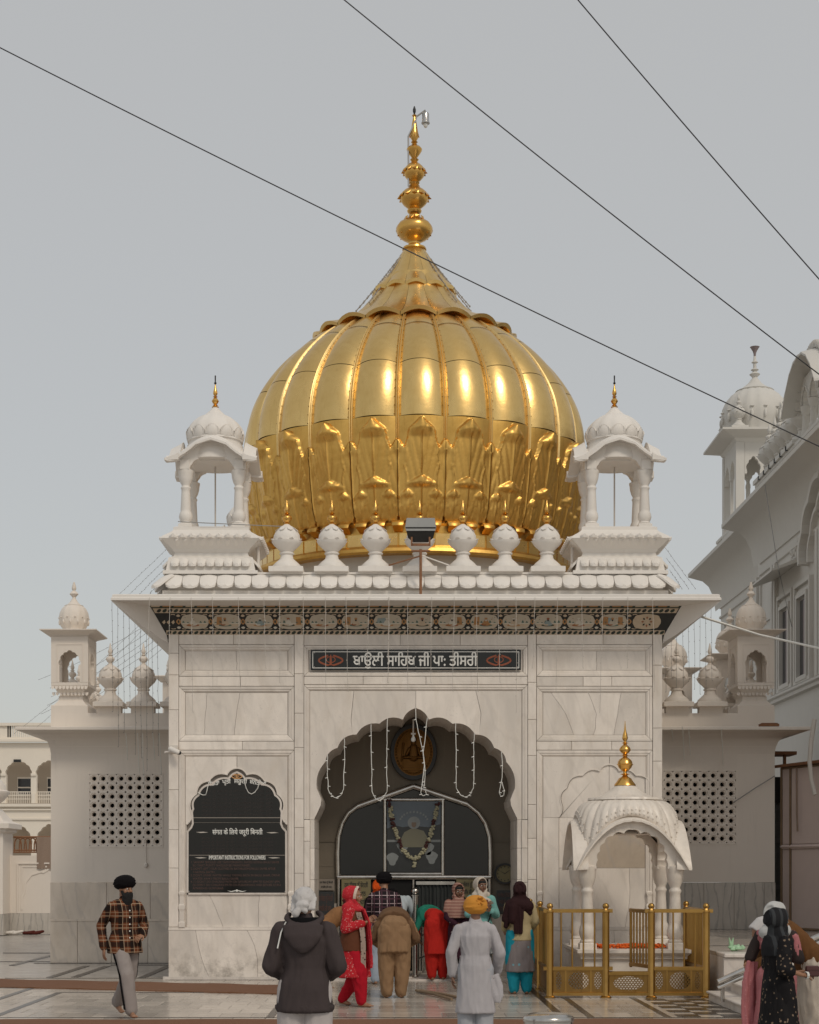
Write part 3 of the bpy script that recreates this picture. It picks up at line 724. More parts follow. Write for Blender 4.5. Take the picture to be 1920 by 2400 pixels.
# ---------------------------------------------------------------- parapet
par = node('parapet', shrine)
mb = MB(); mb.loft([ringpt(.10,6.70), ringpt(.10,6.80), ringpt(.02,6.82), ringpt(.0,7.10), ringpt(.03,7.10), ringpt(.03,7.13), ringpt(-.25,7.13)], caps=False); 
mb.build('parapet_wall', 'paint', par)
mb = MB(); mb.box(XA+.15, XB-.15, .15, 8.45, 6.72, 7.0); mb.build('roof', 'paint_old', shrine)
def petal_mesh(w, drop, reach, th=.035):
    """one drooping stone petal: root at the origin, tongue towards -Y"""
    mb = MB(); n = 6; rows = []
    for k in range(7):
        t = k/6; y = -reach*t; z = -drop*(t**1.25)+(.02 if k > 5 else 0); half = w/2*(1.0 if t < .62 else math.sqrt(max(.03, 1-((t-.62)/.40)**2))*.98+.0)
        rows.append((y, z, half))
    top = []; bot = []
    for y, z, h in rows:
        top.append([(-h+2*h*i/n, y, z+.030*(1-(2*i/n-1)**2)) for i in range(n+1)])
        bot.append([(-h+2*h*i/n, y*.97, z-th) for i in range(n+1)])
    vv = [p for r in top for p in r]+[p for r in bot for p in r]; m_ = n+1; K = len(rows); fs = []
    for k in range(K-1):
        for i in range(n):
            a = k*m_+i; fs.append((a, a+m_, a+m_+1, a+1)); b = K*m_+a; fs.append((b, b+1, b+m_+1, b+m_))
    for k in range(K-1):
        a = k*m_; b = K*m_+a; fs.append((a, b, b+m_, a+m_)); a = k*m_+n; b = K*m_+a; fs.append((a, a+m_, b+m_, b))
    a = (K-1)*m_; b = K*m_+a
    for i in range(n): fs.append((a+i, b+i, b+i+1, a+i+1))
    mb.add(vv, fs); return mb
npet = 29; pw = (XB-XA+.10)/npet
pm = petal_mesh(pw*.97, .25, .27).build('parapet_petal', 'paint', par, 40, local=True)
first = True
for i in range(npet):
    o = pm if first else pm.copy()
    if not first: COL.objects.link(o); o.parent = par
    first = False; o.location = Vector((XA-.05+pw*(i+.5), -.005, 7.075))-origin(par); o.rotation_euler = (0, 0, rf.uniform(-.02, .02))
for sgn, xw in ((-1, XA), (1, XB)):
    for i in range(6):
        o = pm.copy(); COL.objects.link(o); o.parent = par; o.rotation_euler = (0, 0, -sgn*-PI/2 if sgn > 0 else -PI/2)
        o.location = Vector((xw+sgn*.0, .15+pw*i, 7.075))-origin(par)
    o = pm.copy(); COL.objects.link(o); o.parent = par; o.rotation_euler = (0, 0, sgn*PI/4); o.location = Vector((xw, 0, 7.075))-origin(par); o.scale = (1.0, 1.3, 1)
def bud(parent, x, y, z, k=1.0, mw='paint', mg='gold_fin', gold=True, grp='guldasta_finial'):
    """white bud finial with a small gilded spike"""
    b = node(grp, parent, (x, y, z))
    mb = MB(); mb.sqlathe([(.30*k,0),(.30*k,.085*k),(.24*k,.10*k)], (x, y, z)); 
    mb.build('pedestal', mw, b)
    mb = MB()
    mb.lathe([(.25*k,.10*k),(.25*k,.14*k),(.19*k,.20*k),(.12*k,.26*k),(.105*k,.33*k),(.13*k,.345*k),(.13*k,.365*k),(.105*k,.38*k),(.15*k,.43*k),(.225*k,.50*k),(.262*k,.56*k),(.262*k,.575*k),(.23*k,.585*k),(.235*k,.61*k),(.225*k,.68*k),(.185*k,.755*k),(.125*k,.815*k),(.06*k,.855*k),(.045*k,.87*k)], 24, (x,y,z), lambda a, zz: 1+.045*abs(math.cos(a*4))-.03 if zz > .4*k else 1)
    mb.build('bud', mw, b, 45)
    mb = MB()
    for i in range(8):
        a = 2*PI*i/8+PI/8; c, s_ = math.cos(a), math.sin(a)
        def pp(r, t, z_): return (x+c*r*k-s_*t*k, y+s_*r*k+c*t*k, z+z_*k)
        mb.add([pp(.235,-.062,.555),pp(.235,.062,.555),pp(.262,.045,.578),pp(.30,0,.598),pp(.262,-.045,.578),pp(.24,0,.60)], [(0,1,2,3,4),(0,4,5),(5,2,1),(5,3,2),(5,4,3)])
        mb.add([pp(.135,-.05,.805),pp(.135,.05,.805),pp(.20,.045,.755),pp(.218,0,.735),pp(.20,-.045,.755)], [(0,4,3,2,1)])
    mb.build('bud_leaves', mw, b)
    if gold:
        mb = MB(); mb.lathe([(.04*k,.86*k),(.05*k,.88*k),(.03*k,.90*k),(.055*k,.915*k),(.09*k,.965*k),(.085*k,1.0*k),(.05*k,1.03*k),(.025*k,1.045*k),(.06*k,1.06*k),(.022*k,1.075*k),(.04*k,1.10*k),(.048*k,1.13*k),(.03*k,1.19*k),(.008*k,1.30*k)], 14, (x,y,z)); mb.build('gilded_spike', mg, b, 50)
    return b
for i, x in enumerate((604, 699, 791, 884, 975, 1064, 1152)):
    bud(par, (x-831)/119.7, .14, 7.13, 1.0)
# ---------------------------------------------------------------- corner kiosks of the main shrine
def petal_row(parent, name, cx, cy, half, z, n, drop, reach, up=False, mat='paint', sides=(0,1,2,3)):
    w = 2*half/n
    pmesh = petal_mesh(w*.96, drop, reach).build(name, mat, parent, 40, local=True); used = False
    for sd in sides:
        a = sd*PI/2
        for i in range(n):
            o = pmesh if not used else pmesh.copy()
            if used: COL.objects.link(o); o.parent = parent
            used = True
            lx = -half+w*(i+.5); p = Vector((lx*math.cos(a)+half*math.sin(a), lx*math.sin(a)-half*math.cos(a), 0))
            o.location = Vector((cx, cy, z))+p-origin(parent)
            o.rotation_euler = (0 if not up else PI*.0, 0, a)
            if up: o.scale = (1, 1, -1)
def ribfn(n, amp): return lambda a, z: 1+amp*abs(math.cos(a*n/2))-amp*.5
def kiosk_arch(w, zsp, zap, zt, n=4, bul=.16):
    """front arch polygon between two pillars: outline of the lintel with a cusped opening"""
    h = w/2; d = zap-zsp
    c = [(0, zap), (h*.26, zap-d*.13), (h*.62, zap-d*.32), (h*.90, zap-d*.66), (h, zsp)]
    return lobes(c, bul, 5)
def eavef(t): return math.cos(min(1, abs(t)/.80)*PI/2)**1.15 if abs(t) < .80 else 0.0
def curved_roof(parent, cx, cy, half, ztip, zap, depth, mat, over=.12, th=.05, name='curved_eave'):
    """bangla eave: a slab bent like a bow over each of the four sides"""
    for sd in range(4):
        a = sd*PI/2; mb = MB(); rings = []
        N = 18
        for i in range(N+1):
            t = -1+2*i/N; x = half*t; z = ztip+(zap-ztip)*eavef(t); scal = .02*abs(math.sin(t*PI*3))
            o0 = half*.80+over*(1+.4*abs(t)**3)
            pts = []
            for yy, zz in ((-o0, z-.035-scal), (-o0, z+.005-scal), (-half*.78, z+.06), (-half*.70, z+.10), (-half*.70, z-.02)):
                pts.append((cx+x*math.cos(a)-yy*math.sin(a), cy+x*math.sin(a)+yy*math.cos(a), zz))
            rings.append(pts)
        mb.loft(rings); mb.build(name, mat, parent, 35)
def turned_pillar(mb, x, y, z0, z1, r):
    H = z1-z0
    mb.sqlathe([(r*1.15,0),(r*1.15,H*.06),(r*.95,H*.075)], (x,y,z0))
    mb.lathe([(r*.9,H*.07),(r*1.0,H*.09),(r*.8,H*.115),(r*1.0,H*.15),(r*1.12,H*.20),(r*1.0,H*.26),(r*.82,H*.30),(r*.85,H*.32),(r*.72,H*.60),(r*.70,H*.66),(r*.82,H*.68),(r*.82,H*.70),(r*.66,H*.72),(r*.68,H*.74),(r*.9,H*.78),(r*1.12,H*.86),(r*1.18,H*.93),(r*1.25,H*.95),(r*1.25,H*.985),(r*1.0,H)], 16, (x,y,z0), lambda a, z: 1+.05*abs(math.cos(a*4)))
def small_finial(parent, x, y, z, H, mat='gold_fin', tip=True, rr=.165):
    mb = MB()
    mb.lathe([(.10*H,0),(.11*H,.02*H),(.05*H,.05*H),(.08*H,.075*H),(.035*H,.10*H),(rr*.75*H*.6,.13*H),(rr*.9*H*.75,.20*H),(rr*.75*H*.6,.27*H),(.035*H,.31*H),(.075*H,.335*H),(.03*H,.36*H),(.06*H,.40*H),(.07*H,.45*H),(.055*H,.52*H),(.03*H,.62*H),(.014*H,.72*H)], 16, (x,y,z))
    mb.build('gilded_spike', mat, parent, 50)
    if tip:
        mb = MB(); mb.lathe([(.02*H,.72*H),(.045*H,.76*H),(.02*H,.80*H),(.022*H,.99*H),(.01*H,1.0*H)], 8, (x,y,z)); mb.build('spike_tip', 'black', parent)
def corner_kiosk(cx, cy):
    k = node('corner_kiosk', shrine, (cx, cy, 7.1))
    mb = MB(); mb.sqlathe([(.83,7.10),(.83,7.16),(.78,7.17),(.74,7.40),(.66,7.44),(.64,7.50),(.66,7.52),(.68,7.56),(.86,7.72),(.84,7.76),(.70,7.86),(.665,7.90),(.665,7.95),(.62,7.97)], (cx,cy,0)); mb.build('base', 'paint', k)
    petal_row(k, 'base_petal', cx, cy, .70, 7.39, 9, .15, .16)
    petal_row(k, 'crown_petal', cx, cy, .72, 7.79, 9, .05, .20)
    petal_row(k, 'underside_petal', cx, cy, .66, 7.60, 9, .12, .20, up=True)
    for sx in (-1, 1):
        for sy in (-1, 1):
            mb = MB(); turned_pillar(mb, cx+sx*.47, cy+sy*.47, 7.96, 9.0, .105); mb.build('pillar', 'paint', k, 40)
    W = .78
    for sd in range(4):
        a = sd*PI/2; mb = MB()
        ar = kiosk_arch(W, 8.99, 9.26, 9.5, bul=.14)
        poly = [(-.60, 8.99)]+ar+[(.60, 8.99), (.60, 9.14)]+[(.60-.06*i, 9.14+.34*eavef((.60-.06*i)/.80)) for i in range(1, 20)]+[(-.60, 9.14)]
        mb.prism(poly, -.56, -.40)
        mb.v = [(cx+x*math.cos(a)-y*math.sin(a), cy+x*math.sin(a)+y*math.cos(a), z) for x, y, z in mb.v]
        mb.build('arch_panel', 'paint', k)
    curved_roof(k, cx, cy, .80, 9.13, 9.50, .2, 'paint')
    mb = MB(); mb.sqlathe([(.42,9.17),(.42,9.30),(.2,9.35)], (cx,cy,0)); mb.build('ceiling', 'paint', k)
    mb = MB(); mb.lathe([(.62,9.20),(.60,9.38),(.50,9.48),(.50,9.53),(.475,9.54),(.475,9.58),(.50,9.60),(.49,9.64)], 32, (cx,cy,0)); mb.build('drum', 'paint', k, 45)
    mb = MB(); mb.lathe([(.485,9.60),(.505,9.66),(.515,9.73),(.50,9.80),(.46,9.88),(.40,9.95),(.32,10.02),(.25,10.06),(.15,10.1)], 64, (cx,cy,0), ribfn(12, .045)); mb.build('small_dome', 'paint', k, 45)
    mb = MB()
    for i in range(12):
        a = 2*PI*i/12; N = 8
        for q in range(N):
            pass
        a0 = a-PI/12*.92; pts = []
        for q in range(9):
            t = q/8; aa = a0+2*(PI/12*.92)*t; zz = 9.72+.10*math.sin(PI*t)**.8
            pts.append((aa, zz))
        def P_(aa, zz, r): return (cx+r*math.cos(aa), cy+r*math.sin(aa), zz)
        for (a1, z1), (a2, z2) in zip(pts[:-1], pts[1:]):
            r1 = .535-.35*max(0, z1-9.74)
            mb.add([P_(a1, 9.64, .50), P_(a2, 9.64, .50), P_(a2, z2, r1), P_(a1, z1, r1)], [(0,1,2,3)])
            mb.add([P_(a1, z1, r1), P_(a2, z2, r1), P_(a2, z2+.01, .45), P_(a1, z1+.01, .45)], [(0,1,2,3)])
    mb.build('dome_leaves', 'paint', k)
    mb = MB(); mb.lathe([(.27,10.02),(.275,10.035),(.22,10.06),(.16,10.11),(.10,10.17),(.05,10.23),(.04,10.245)], 48, (cx,cy,0), lambda a, z: 1+.05*abs(math.cos(a*6))); mb.build('dome_collar', 'paint', k, 45)
    small_finial(k, cx, cy, 10.235, .58)
    mb = MB(); mb.tube([(cx,cy,7.96),(cx,cy,9.3)], .014); mb.build('hanging_rod', 'string', k)
    return k
KZ = .77
corner_kiosk(CX-3.59, KZ); corner_kiosk(CX+3.59, KZ)
for x in (CX-3.59, CX+3.59): corner_kiosk(x, 8.6-KZ)
# white pipe at each kiosk foot
for sg in (-1, 1):
    x = CX+sg*2.85
    mb = MB(); mb.tube([(x+sg*.10,.45,7.88),(x,.42,7.86),(x-sg*.06,.40,7.80),(x-sg*.07,.38,7.2)], .03, 8); mb.build('drain_pipe', 'paint', shrine, 50)
# ---------------------------------------------------------------- the golden dome
DC = (.40, 4.3)
dome = node('golden_dome', shrine, (DC[0], DC[1], 7.0))
mb = MB(); mb.lathe([(3.12,6.95),(3.12,7.66),(3.0,7.66)], 72, (*DC,0)); mb.build('dome_drum', 'paint_grey', dome, 40)
PROF = [(3.10,8.26),(3.18,8.50),(3.245,8.80),(3.30,9.20),(3.345,9.60),(3.37,10.0),(3.365,10.3),(3.325,10.62),(3.235,10.95),(3.07,11.30),(2.82,11.68),(2.52,12.02),(2.20,12.30),(1.90,12.50),(1.60,12.66)]
def prof_r(z):
    for (r0, z0), (r1, z1) in zip(PROF[:-1], PROF[1:]):
        if z <= z1: return None
    return PROF[-1][0]
PROF = [(r-.045, z) for r, z in PROF]
# smooth the profile by arc length
pl = [0.0]
for (r0, z0), (r1, z1) in zip(PROF[:-1], PROF[1:]): pl.append(pl[-1]+math.hypot(r1-r0, z1-z0))
def prof_at(s):
    s = max(0, min(pl[-1]-1e-6, s))
    for i in range(len(pl)-1):
        if s <= pl[i+1]:
            t = (s-pl[i])/(pl[i+1]-pl[i])
            p0 = PROF[max(i-1, 0)]; p1 = PROF[i]; p2 = PROF[i+1]; p3 = PROF[min(i+2, len(PROF)-1)]
            def cr(a, b, c, d): return .5*((2*b)+(c-a)*t+(2*a-5*b+4*c-d)*t*t+(3*b-a-3*c+d)*t**3)
            return cr(p0[0],p1[0],p2[0],p3[0]), cr(p0[1],p1[1],p2[1],p3[1])
NG = 24; DA = 2*PI/NG
def sm(e0, e1, x):
    t = max(0, min(1, (x-e0)/(e1-e0))); return t*t*(3-2*t)
def leafh(u, s):
    """beaten acanthus relief: u in -1..1 across a gore, s metres up the profile"""
    h = 0.0
    # tall leaf, tip curls out at s ~ 1.78
    def leaf(u, s, s0, s1, wid, tip):
        t = (s-s0)/(s1-s0)
        if t < 0 or t > 1.02: return 0
        e = wid*(.62+.38*math.sin(PI*min(1, t*1.05))**.8)*(1-.0*t)
        if t > .80: e *= math.sqrt(max(0, 1-((t-.80)/.22)**2))
        sc = .10*abs(math.sin(t*PI*4.5))
        e = e-sc*wid
        if e <= 0: return 0
        a = abs(u)/e
        if a > 1: return 0
        body = .030*min(1, (1-a)/.06)+.008*(1-a)
        rib = .020*max(0, 1-abs(u)/.05) if t < .86 else 0
        vein = .009*(abs(math.sin((abs(u)*11-t*9)))**.6-.6)*(1 if a < .92 else 0)
        edge = .012*sm(.78, .92, a)*(1 if a < .99 else 0)
        curl = tip*sm(.78, .90, t)*(1-a*a)
        return body+rib+vein+edge+curl
    h = max(h, leaf(u, s, .35, 1.83, .80, .075))
    for sg in (-1, 1): h = max(h, .85*leaf(u-sg*1.0, s, .25, 1.48, .42, .02))
    h = max(h, leaf(u, s, -.10, .83, .92, .065) if s < .84 else 0)
    for sg in (-1, 1):
        if s < .62: h = max(h, leaf(u-sg*.62, s, -.1, .60, .44, .035))
    return h
def gore_panel(s0, s1, ns, relief):
    mb = MB(); nu = 44 if relief else 14; rows = []
    for k in range(ns+1):
        s = s0+(s1-s0)*k/ns; r, z = prof_at(s); r2, z2 = prof_at(s+.02); r1, z1 = prof_at(s-.02)
        tn = Vector((r2-r1, z2-z1)).normalized(); nr, nz = tn.y, -tn.x
        half = DA/2*(.985 if relief else .945); fade = 1-.35*sm(2.9, 4.9, s)
        row = []
        for i in range(nu+1):
            u = -1+2*i/nu; a = u*half
            p = .125*fade*r/3.3*(1-abs(u)**2.1)-.012*fade
            if relief: p = p*sm(.0, 1.9, s)*.60+.028+1.25*leafh(u, s)
            # flange at both horizontal seams
            rr = r+p*nr; zz = z+p*nz
            row.append((rr*math.sin(a), -rr*math.cos(a), zz))
        rows.append(row)
    m_ = nu+1; vv = [p for r in rows for p in r]; fs = []
    for k in range(ns):
        for i in range(nu): q = k*m_+i; fs.append((q, q+1, q+m_+1, q+m_))
    # turned-in lips so that the sheet has thickness
    lip = []
    for k in (0, ns):
        b = len(vv)
        for (x, y, z) in rows[k]: vv.append((x*.985, y*.985, z-(.0 if k else -.0)))
        for i in range(nu): fs.append((b+i, b+i+1, k*m_+i+1, k*m_+i) if k == 0 else (k*m_+i, k*m_+i+1, b+i+1, b+i))
    for i in (0, nu):
        b = len(vv)
        for k in range(ns+1): x, y, z = rows[k][i]; vv.append((x*.97, y*.97, z))
        for k in range(ns): fs.append((k*m_+i, (k+1)*m_+i, b+k+1, b+k) if i == 0 else (b+k, b+k+1, (k+1)*m_+i, k*m_+i))
    mb.add(vv, fs); return mb
M['gold_rib'] = m_gold('gilded_copper_rib', (0.84,0.62,0.28), 0.42, .5)
SEAMS = [(0.0, 1.90, 112, True, 'relief_panel'), (1.914, 3.00, 16, False, 'gilded_panel'), (3.014, 4.16, 16, False, 'gilded_panel'), (4.174, pl[-1], 8, False, 'gilded_panel')]
M['copper_dark'] = m_plain('dark_copper', (0.09,0.045,0.015), .6, .5)
mb = MB(); mb.lathe([(r-.035, z) for r, z in PROF], 72, (*DC, 0)); mb.build('dome_core', 'copper_dark', dome, 60)
rib = MB()
ribs = []
for k in range(45):
    s = .02+(pl[-1]-.04)*k/44; r, z = prof_at(s); r2, z2 = prof_at(s+.02); r1, z1 = prof_at(s-.02)
    tn = Vector((r2-r1, z2-z1)).normalized(); nr, nz = tn.y, -tn.x
    ring = []
    for q in range(9):
        t = -1+2*q/8; w = .034*r/3.3+.010; off = .012+.030*(abs(math.sin(PI*t)))**1.0
        if abs(t) > .98: off = -.05
        ring.append((t*w, -(r+off*nr), z+off*nz))
    ribs.append(ring)
rib.loft(ribs, caps=False, closed=False)
protos = []
for s0, s1, ns, rel, nm in SEAMS:
    o = gore_panel(s0, s1, ns, rel).build(nm, 'gold2' if rel else 'gold', dome, 60 if rel else 45, local=True); protos.append(o)
ro = rib.build('gore_rib', 'gold_rib', dome, 50, local=True); protos.append(ro)
base = Vector((*DC, 0))-origin(dome)
for i in range(NG):
    for o0 in protos:
        o = o0 if i == 0 else o0.copy()
        if i: COL.objects.link(o); o.parent = dome
        o.location = base
        o.rotation_euler = (0, 0, i*DA+math.radians(1.5)+(DA/2 if o0 is ro else 0)+rf.uniform(-.0015,.0015))
# rivets along the ribs
mb = MB()
for i in range(NG):
    aa = i*DA+math.radians(1.5)+DA/2
    if math.cos(aa) < -.3: continue
    for sg in (-1, 1):
        for q in range(18):
            s = 1.95+q*.165; r, z = prof_at(s); a = aa+sg*(DA/2*.12); rr = r+.022
            p = Vector((DC[0]+rr*math.sin(a), DC[1]-rr*math.cos(a), z)); h = .010
            mb.add([p+Vector((h,0,0)),p+Vector((0,0,h)),p-Vector((h,0,0)),p-Vector((0,0,h)),p+Vector((math.sin(a)*h*.7,-math.cos(a)*h*.7,0))], [(0,1,4),(1,2,4),(2,3,4),(3,0,4)])
struct(mb.build('rivets', 'brassd', dome), 'stuff')
# hanging bracket leaves and gilded base band
mb = MB(); mb.lathe([(3.02,7.66),(3.34,7.66),(3.36,7.70),(3.34,7.76),(3.22,7.80),(3.16,7.84),(3.12,7.84),(3.12,8.20),(3.16,8.24),(3.10,8.30)], 96, (*DC,0)); mb.build('gilded_base_ring', 'gold2', dome, 35)
brk = MB(); w = 2*PI*3.2/60*.40
pts = []
rows = []
for k in range(6):
    t = k/5; z = 8.30-.03*t-.10*t*t; yy = -(3.13+.17*math.sin(t*PI*.5)); hw = w*(1-.25*t)
    rows.append([(-hw+2*hw*i/6, yy-.03*(1-(2*i/6-1)**2), z) for i in range(7)])
rows.append([(x*.9, y+.10, z-.035) for x, y, z in rows[-1]]); rows.append([(x*.8, -3.12, 8.08) for x, y, z in rows[-1]])
brk.loft(rows[::-1], caps=False, closed=False)
b0 = brk.build('bracket_leaf', 'gold2', dome, 45, local=True)
pn = MB(); pn.box(-.145, .145, -3.135, -3.10, 7.845, 8.06)
p0 = pn.build('base_band_panel', 'gold', dome, local=True)
for i in range(60):
    for o0, k in ((b0, i), (p0, i+.5)):
        o = o0 if i == 0 else o0.copy()
        if i: COL.objects.link(o); o.parent = dome
        o.location = base; o.rotation_euler = (0, 0, 2*PI*k/60)
# two tiers of collar petals
def collar(prof, n, name, lip, split=1.0):
    mb = MB(); nu = 8; rows = []; half = PI/n*.985; K = len(prof)
    for k, (r, z) in enumerate(prof):
        t = k/(K-1); row = []
        for i in range(nu+1):
            u = -1+2*i/nu; a = u*half; rr = r; zz = z
            if t < .3:
                f = 1-t/.3; rr = r-f*lip*(abs(u)**3)*1.0; zz = z-f*.022*(abs(u)**2)+f*.018*(1-abs(u))
            zz += .030*r*(1-u*u)
            row.append((rr*math.sin(a), -rr*math.cos(a), zz))
        rows.append(row)
    lower = [(x*.985, y*.985, z-.065) for x, y, z in rows[0]]; inner = [(x*.80, y*.80, z-.02) for x, y, z in lower]
    mb.loft([inner, lower]+rows, caps=False, closed=False)
    o0 = mb.build(name, 'gold', dome, 40, local=True)
    for i in range(n):
        o = o0 if i == 0 else o0.copy()
        if i: COL.objects.link(o); o.parent = dome
        o.location = base; o.rotation_euler = (0, 0, 2*PI*i/n+.03)
collar([(2.06,12.52),(1.82,12.60),(1.56,12.73),(1.32,12.88),(1.10,13.08),(.90,13.32),(.74,13.55),(.62,13.78)], 18, 'collar_petal', .04)
collar([(.86,13.50),(.76,13.60),(.62,13.76),(.47,13.97),(.34,14.18),(.24,14.36),(.18,14.43)], 12, 'upper_collar_petal', .03)
mb = MB(); mb.lathe([(2.2,12.28),(1.75,12.58),(1.45,12.66),(1.2,12.78),(.9,13.1),(.6,13.6),(.3,14.1),(.12,14.4)], 48, (*DC,0)); mb.build('dome_cap', 'gold2', dome, 40)
def fz_(v): return CAM_H+(1828.3-v)/104.5
def fr_(p): return p/104.5
F = [(20,530),(25,527),(24,523),(15,520),(12,515),(13,511),(18,508),(26,503),(34,496),(38,487),(37,479),(32,472),(22,467),(20,464),(14,461),(12,455),(9,452),(14,448),(15,444),(10,441),(16,437),(24,430),(29,422),(30,416),(27,409),(20,402),(12,397),(11,392),(8,390),(11,386),(8,384),(13,380),(19,373),(22,366),(22,361),(18,353),(12,347),(7,343),(6,341),(9,337),(5,334),(7,331),(12,324),(15,319),(16,315),(13,311),(7,308),(6,305),(4,303),(7,300),(4,298),(7,293),(9,287),(8,280),(6,268),(4,255),(2.5,247),(5,244),(2,241)]
fin = MB(); fin.lathe([(fr_(r), fz_(y)) for r, y in F], 24, (*DC,0), lambda a, z: 1+.03*abs(math.cos(a*5))); fin.build('crown_finial', 'gold_fin', dome, 50)
mb = MB()
for yv, rv, n in ((416,30,12),(362,23,12),(494,30,10),(286,9,8),(463,20,10)):
    for i in range(n):
        a = 2*PI*i/n; r = fr_(rv); z = fz_(yv); c, s_ = math.cos(a), math.sin(a); w = r*.26
        def q(rr, t, dz): return (DC[0]+c*rr-s_*t, DC[1]+s_*rr+c*t, z+dz)
        mb.add([q(r*.98,-w,.04), q(r*.98,w,.04), q(r*1.05,w*.8,-.01), q(r*1.22,0,-.035), q(r*1.05,-w*.8,-.01), q(r*.9,0,-.05)], [(0,1,2,3,4),(4,3,5),(3,2,5)])
mb.build('finial_leaves', 'gold_fin', dome)
mb = MB(); mb.lathe([(.012,fz_(241)),(.03,fz_(236)),(.032,fz_(231)),(.008,fz_(224))], 8, (*DC,0)); mb.build('finial_tip', 'black', dome)
lamp = thing('finial_lamp', 'small metal canopy lamp on a bent arm beside the golden finial tip', 'lamp', (DC[0]+.05, DC[1]-.03, fz_(262)))
x, y = DC[0], DC[1]-.05
mb = MB(); mb.tube([(x-.12,y,fz_(395)),(x-.125,y,fz_(290)),(x-.03,y,fz_(270)),(x+.05,y,fz_(248)),(x+.22,y,fz_(235)),(x+.225,y,fz_(240))], .018, 6); mb.build('arm', 'steel', lamp)
mb = MB(); mb.lathe([(.03,0),(.06,-.01),(.07,-.03),(.07,-.19),(.085,-.20),(.085,-.22),(.05,-.22)], 14, (x+.225,y,fz_(240))); mb.build('housing', 'steel', lamp, 40)
mb = MB(); mb.ellipsoid((x+.225,y,fz_(266)), (.045,.045,.06)); mb.build('bulb', 'bulb', lamp, 60)
# dark light chains draped from the finial over the collar
nch = 0
chain_grp = 'dark light chains over the dome cap'
for a, r1 in ((-3.0,1.18),(-2.8,1.16),(-2.5,1.12),(-1.95,1.0),(-1.3,1.0),(-.75,1.12),(-.38,1.18),(-.15,1.14)):
    pts = []; mb = MB()
    for k in range(13):
        t = k/12; r = .20+(r1-.2)*t; z = 14.38-(14.38-13.12)*t-.02*math.sin(PI*t)
        pts.append((DC[0]+r*math.cos(a), DC[1]+r*math.sin(a), z))
    mb.tube(pts, .010, 5)
    for p in pts[1:]: mb.ellipsoid(p, (.018,.018,.024), segs=6, rings=4)
    o = mb.build('light_chain', 'string_d'); rebase(o, pts[0]); tag(o, 'dark chain of small lights running down from the golden finial over the dome cap', 'light chain', chain_grp)
# ================================================================ SIGNS AND THE DOORWAY
def emblem(mb, cx, cz, w, h, y, mi=0, lw=None):
    """double-edged sword, ring and two curved blades, as flat raised strokes"""
    lw = lw or w*.055; kk = [0]
    def stroke(pts, wd):
        for (x0, z0), (x1, z1) in zip(pts[:-1], pts[1:]):
            d = Vector((x1-x0, z1-z0)); 
            if d.length < 1e-6: continue
            n = Vector((-d.y, d.x)).normalized()*wd/2
            mb.prism([(x0-n.x,z0-n.y),(x1-n.x,z1-n.y),(x1+n.x,z1+n.y),(x0+n.x,z0+n.y)][::1], y-.00025*kk[0], y+.004, mi=mi); kk[0] += 1
    mb.prism([(cx,cz-h*.5),(cx+lw,cz-h*.32),(cx+lw*.8,cz+h*.3),(cx,cz+h*.5),(cx-lw*.8,cz+h*.3),(cx-lw,cz-h*.32)], y-.006, y+.004, mi=mi)
    stroke([(cx+w*.19*math.cos(2*PI*i/18), cz+h*.02+h*.26*math.sin(2*PI*i/18)) for i in range(19)], lw*.8)
    for sg in (-1, 1):
        stroke([(cx+sg*w*(.10+.40*math.sin(PI*t)**.9), cz-h*.48+h*.86*t) for t in [i/9 for i in range(10)]], lw*1.5)
        stroke([(cx+sg*w*.02, cz-h*.40), (cx+sg*w*.14, cz-h*.50)], lw)
sx0_, sx1_, sz0_, sz1_ = FX(655), FX(1096.5), FZ(1412), FZ(1369.5)
sign = thing('name_sign', 'long black sign with white lettering between two red emblems above the doorway', 'sign', ((sx0_+sx1_)/2, -.05, sz0_))
mb = MB(); mb.prism(rect(sx0_, sx1_, sz0_, sz1_), -.075, -.045, .004); mb.build('sign_board', 'granite', sign)
mb = MB(); e = .030; lw = .012
for x0, x1, z0, z1 in ((sx0_+e,sx1_-e,sz0_+e,sz0_+e+lw),(sx0_+e,sx1_-e,sz1_-e-lw,sz1_-e),(sx0_+e,sx0_+e+lw,sz0_+e+lw,sz1_-e-lw),(sx1_-e-lw,sx1_-e,sz0_+e+lw,sz1_-e-lw)): mb.box(x0,x1,-.079,-.074,z0,z1)
mb.build('border_line', 'letter', sign)
text_mesh('lettering', '\u0A2C\u0A3E\u0A09\u0A32\u0A40 \u0A38\u0A3E\u0A3F\u0A39\u0A2C \u0A1C\u0A40 \u0A2A\u0A3E: \u0A24\u0A40\u0A38\u0A30\u0A40', 'letter', sign, FX(874.5), -.079, (sz0_+sz1_)/2-.02, .27, width=(1005-744)/120.2, bold=.016, depth=.002)
for xv in (697, 1050):
    mb = MB(); emblem(mb, FX(xv), (sz0_+sz1_)/2, .42, .20, -.079, lw=.020); mb.build('emblem', 'emblem', sign)
mb = MB()
for x in (sx0_+.06, (sx0_+sx1_)/2, sx1_-.06):
    for z in (sz0_+.055, sz1_-.055): mb.ellipsoid((x, -.078, z), (.009,.005,.009), segs=8, rings=4)
struct(mb.build('screws', 'steel', sign), 'stuff')
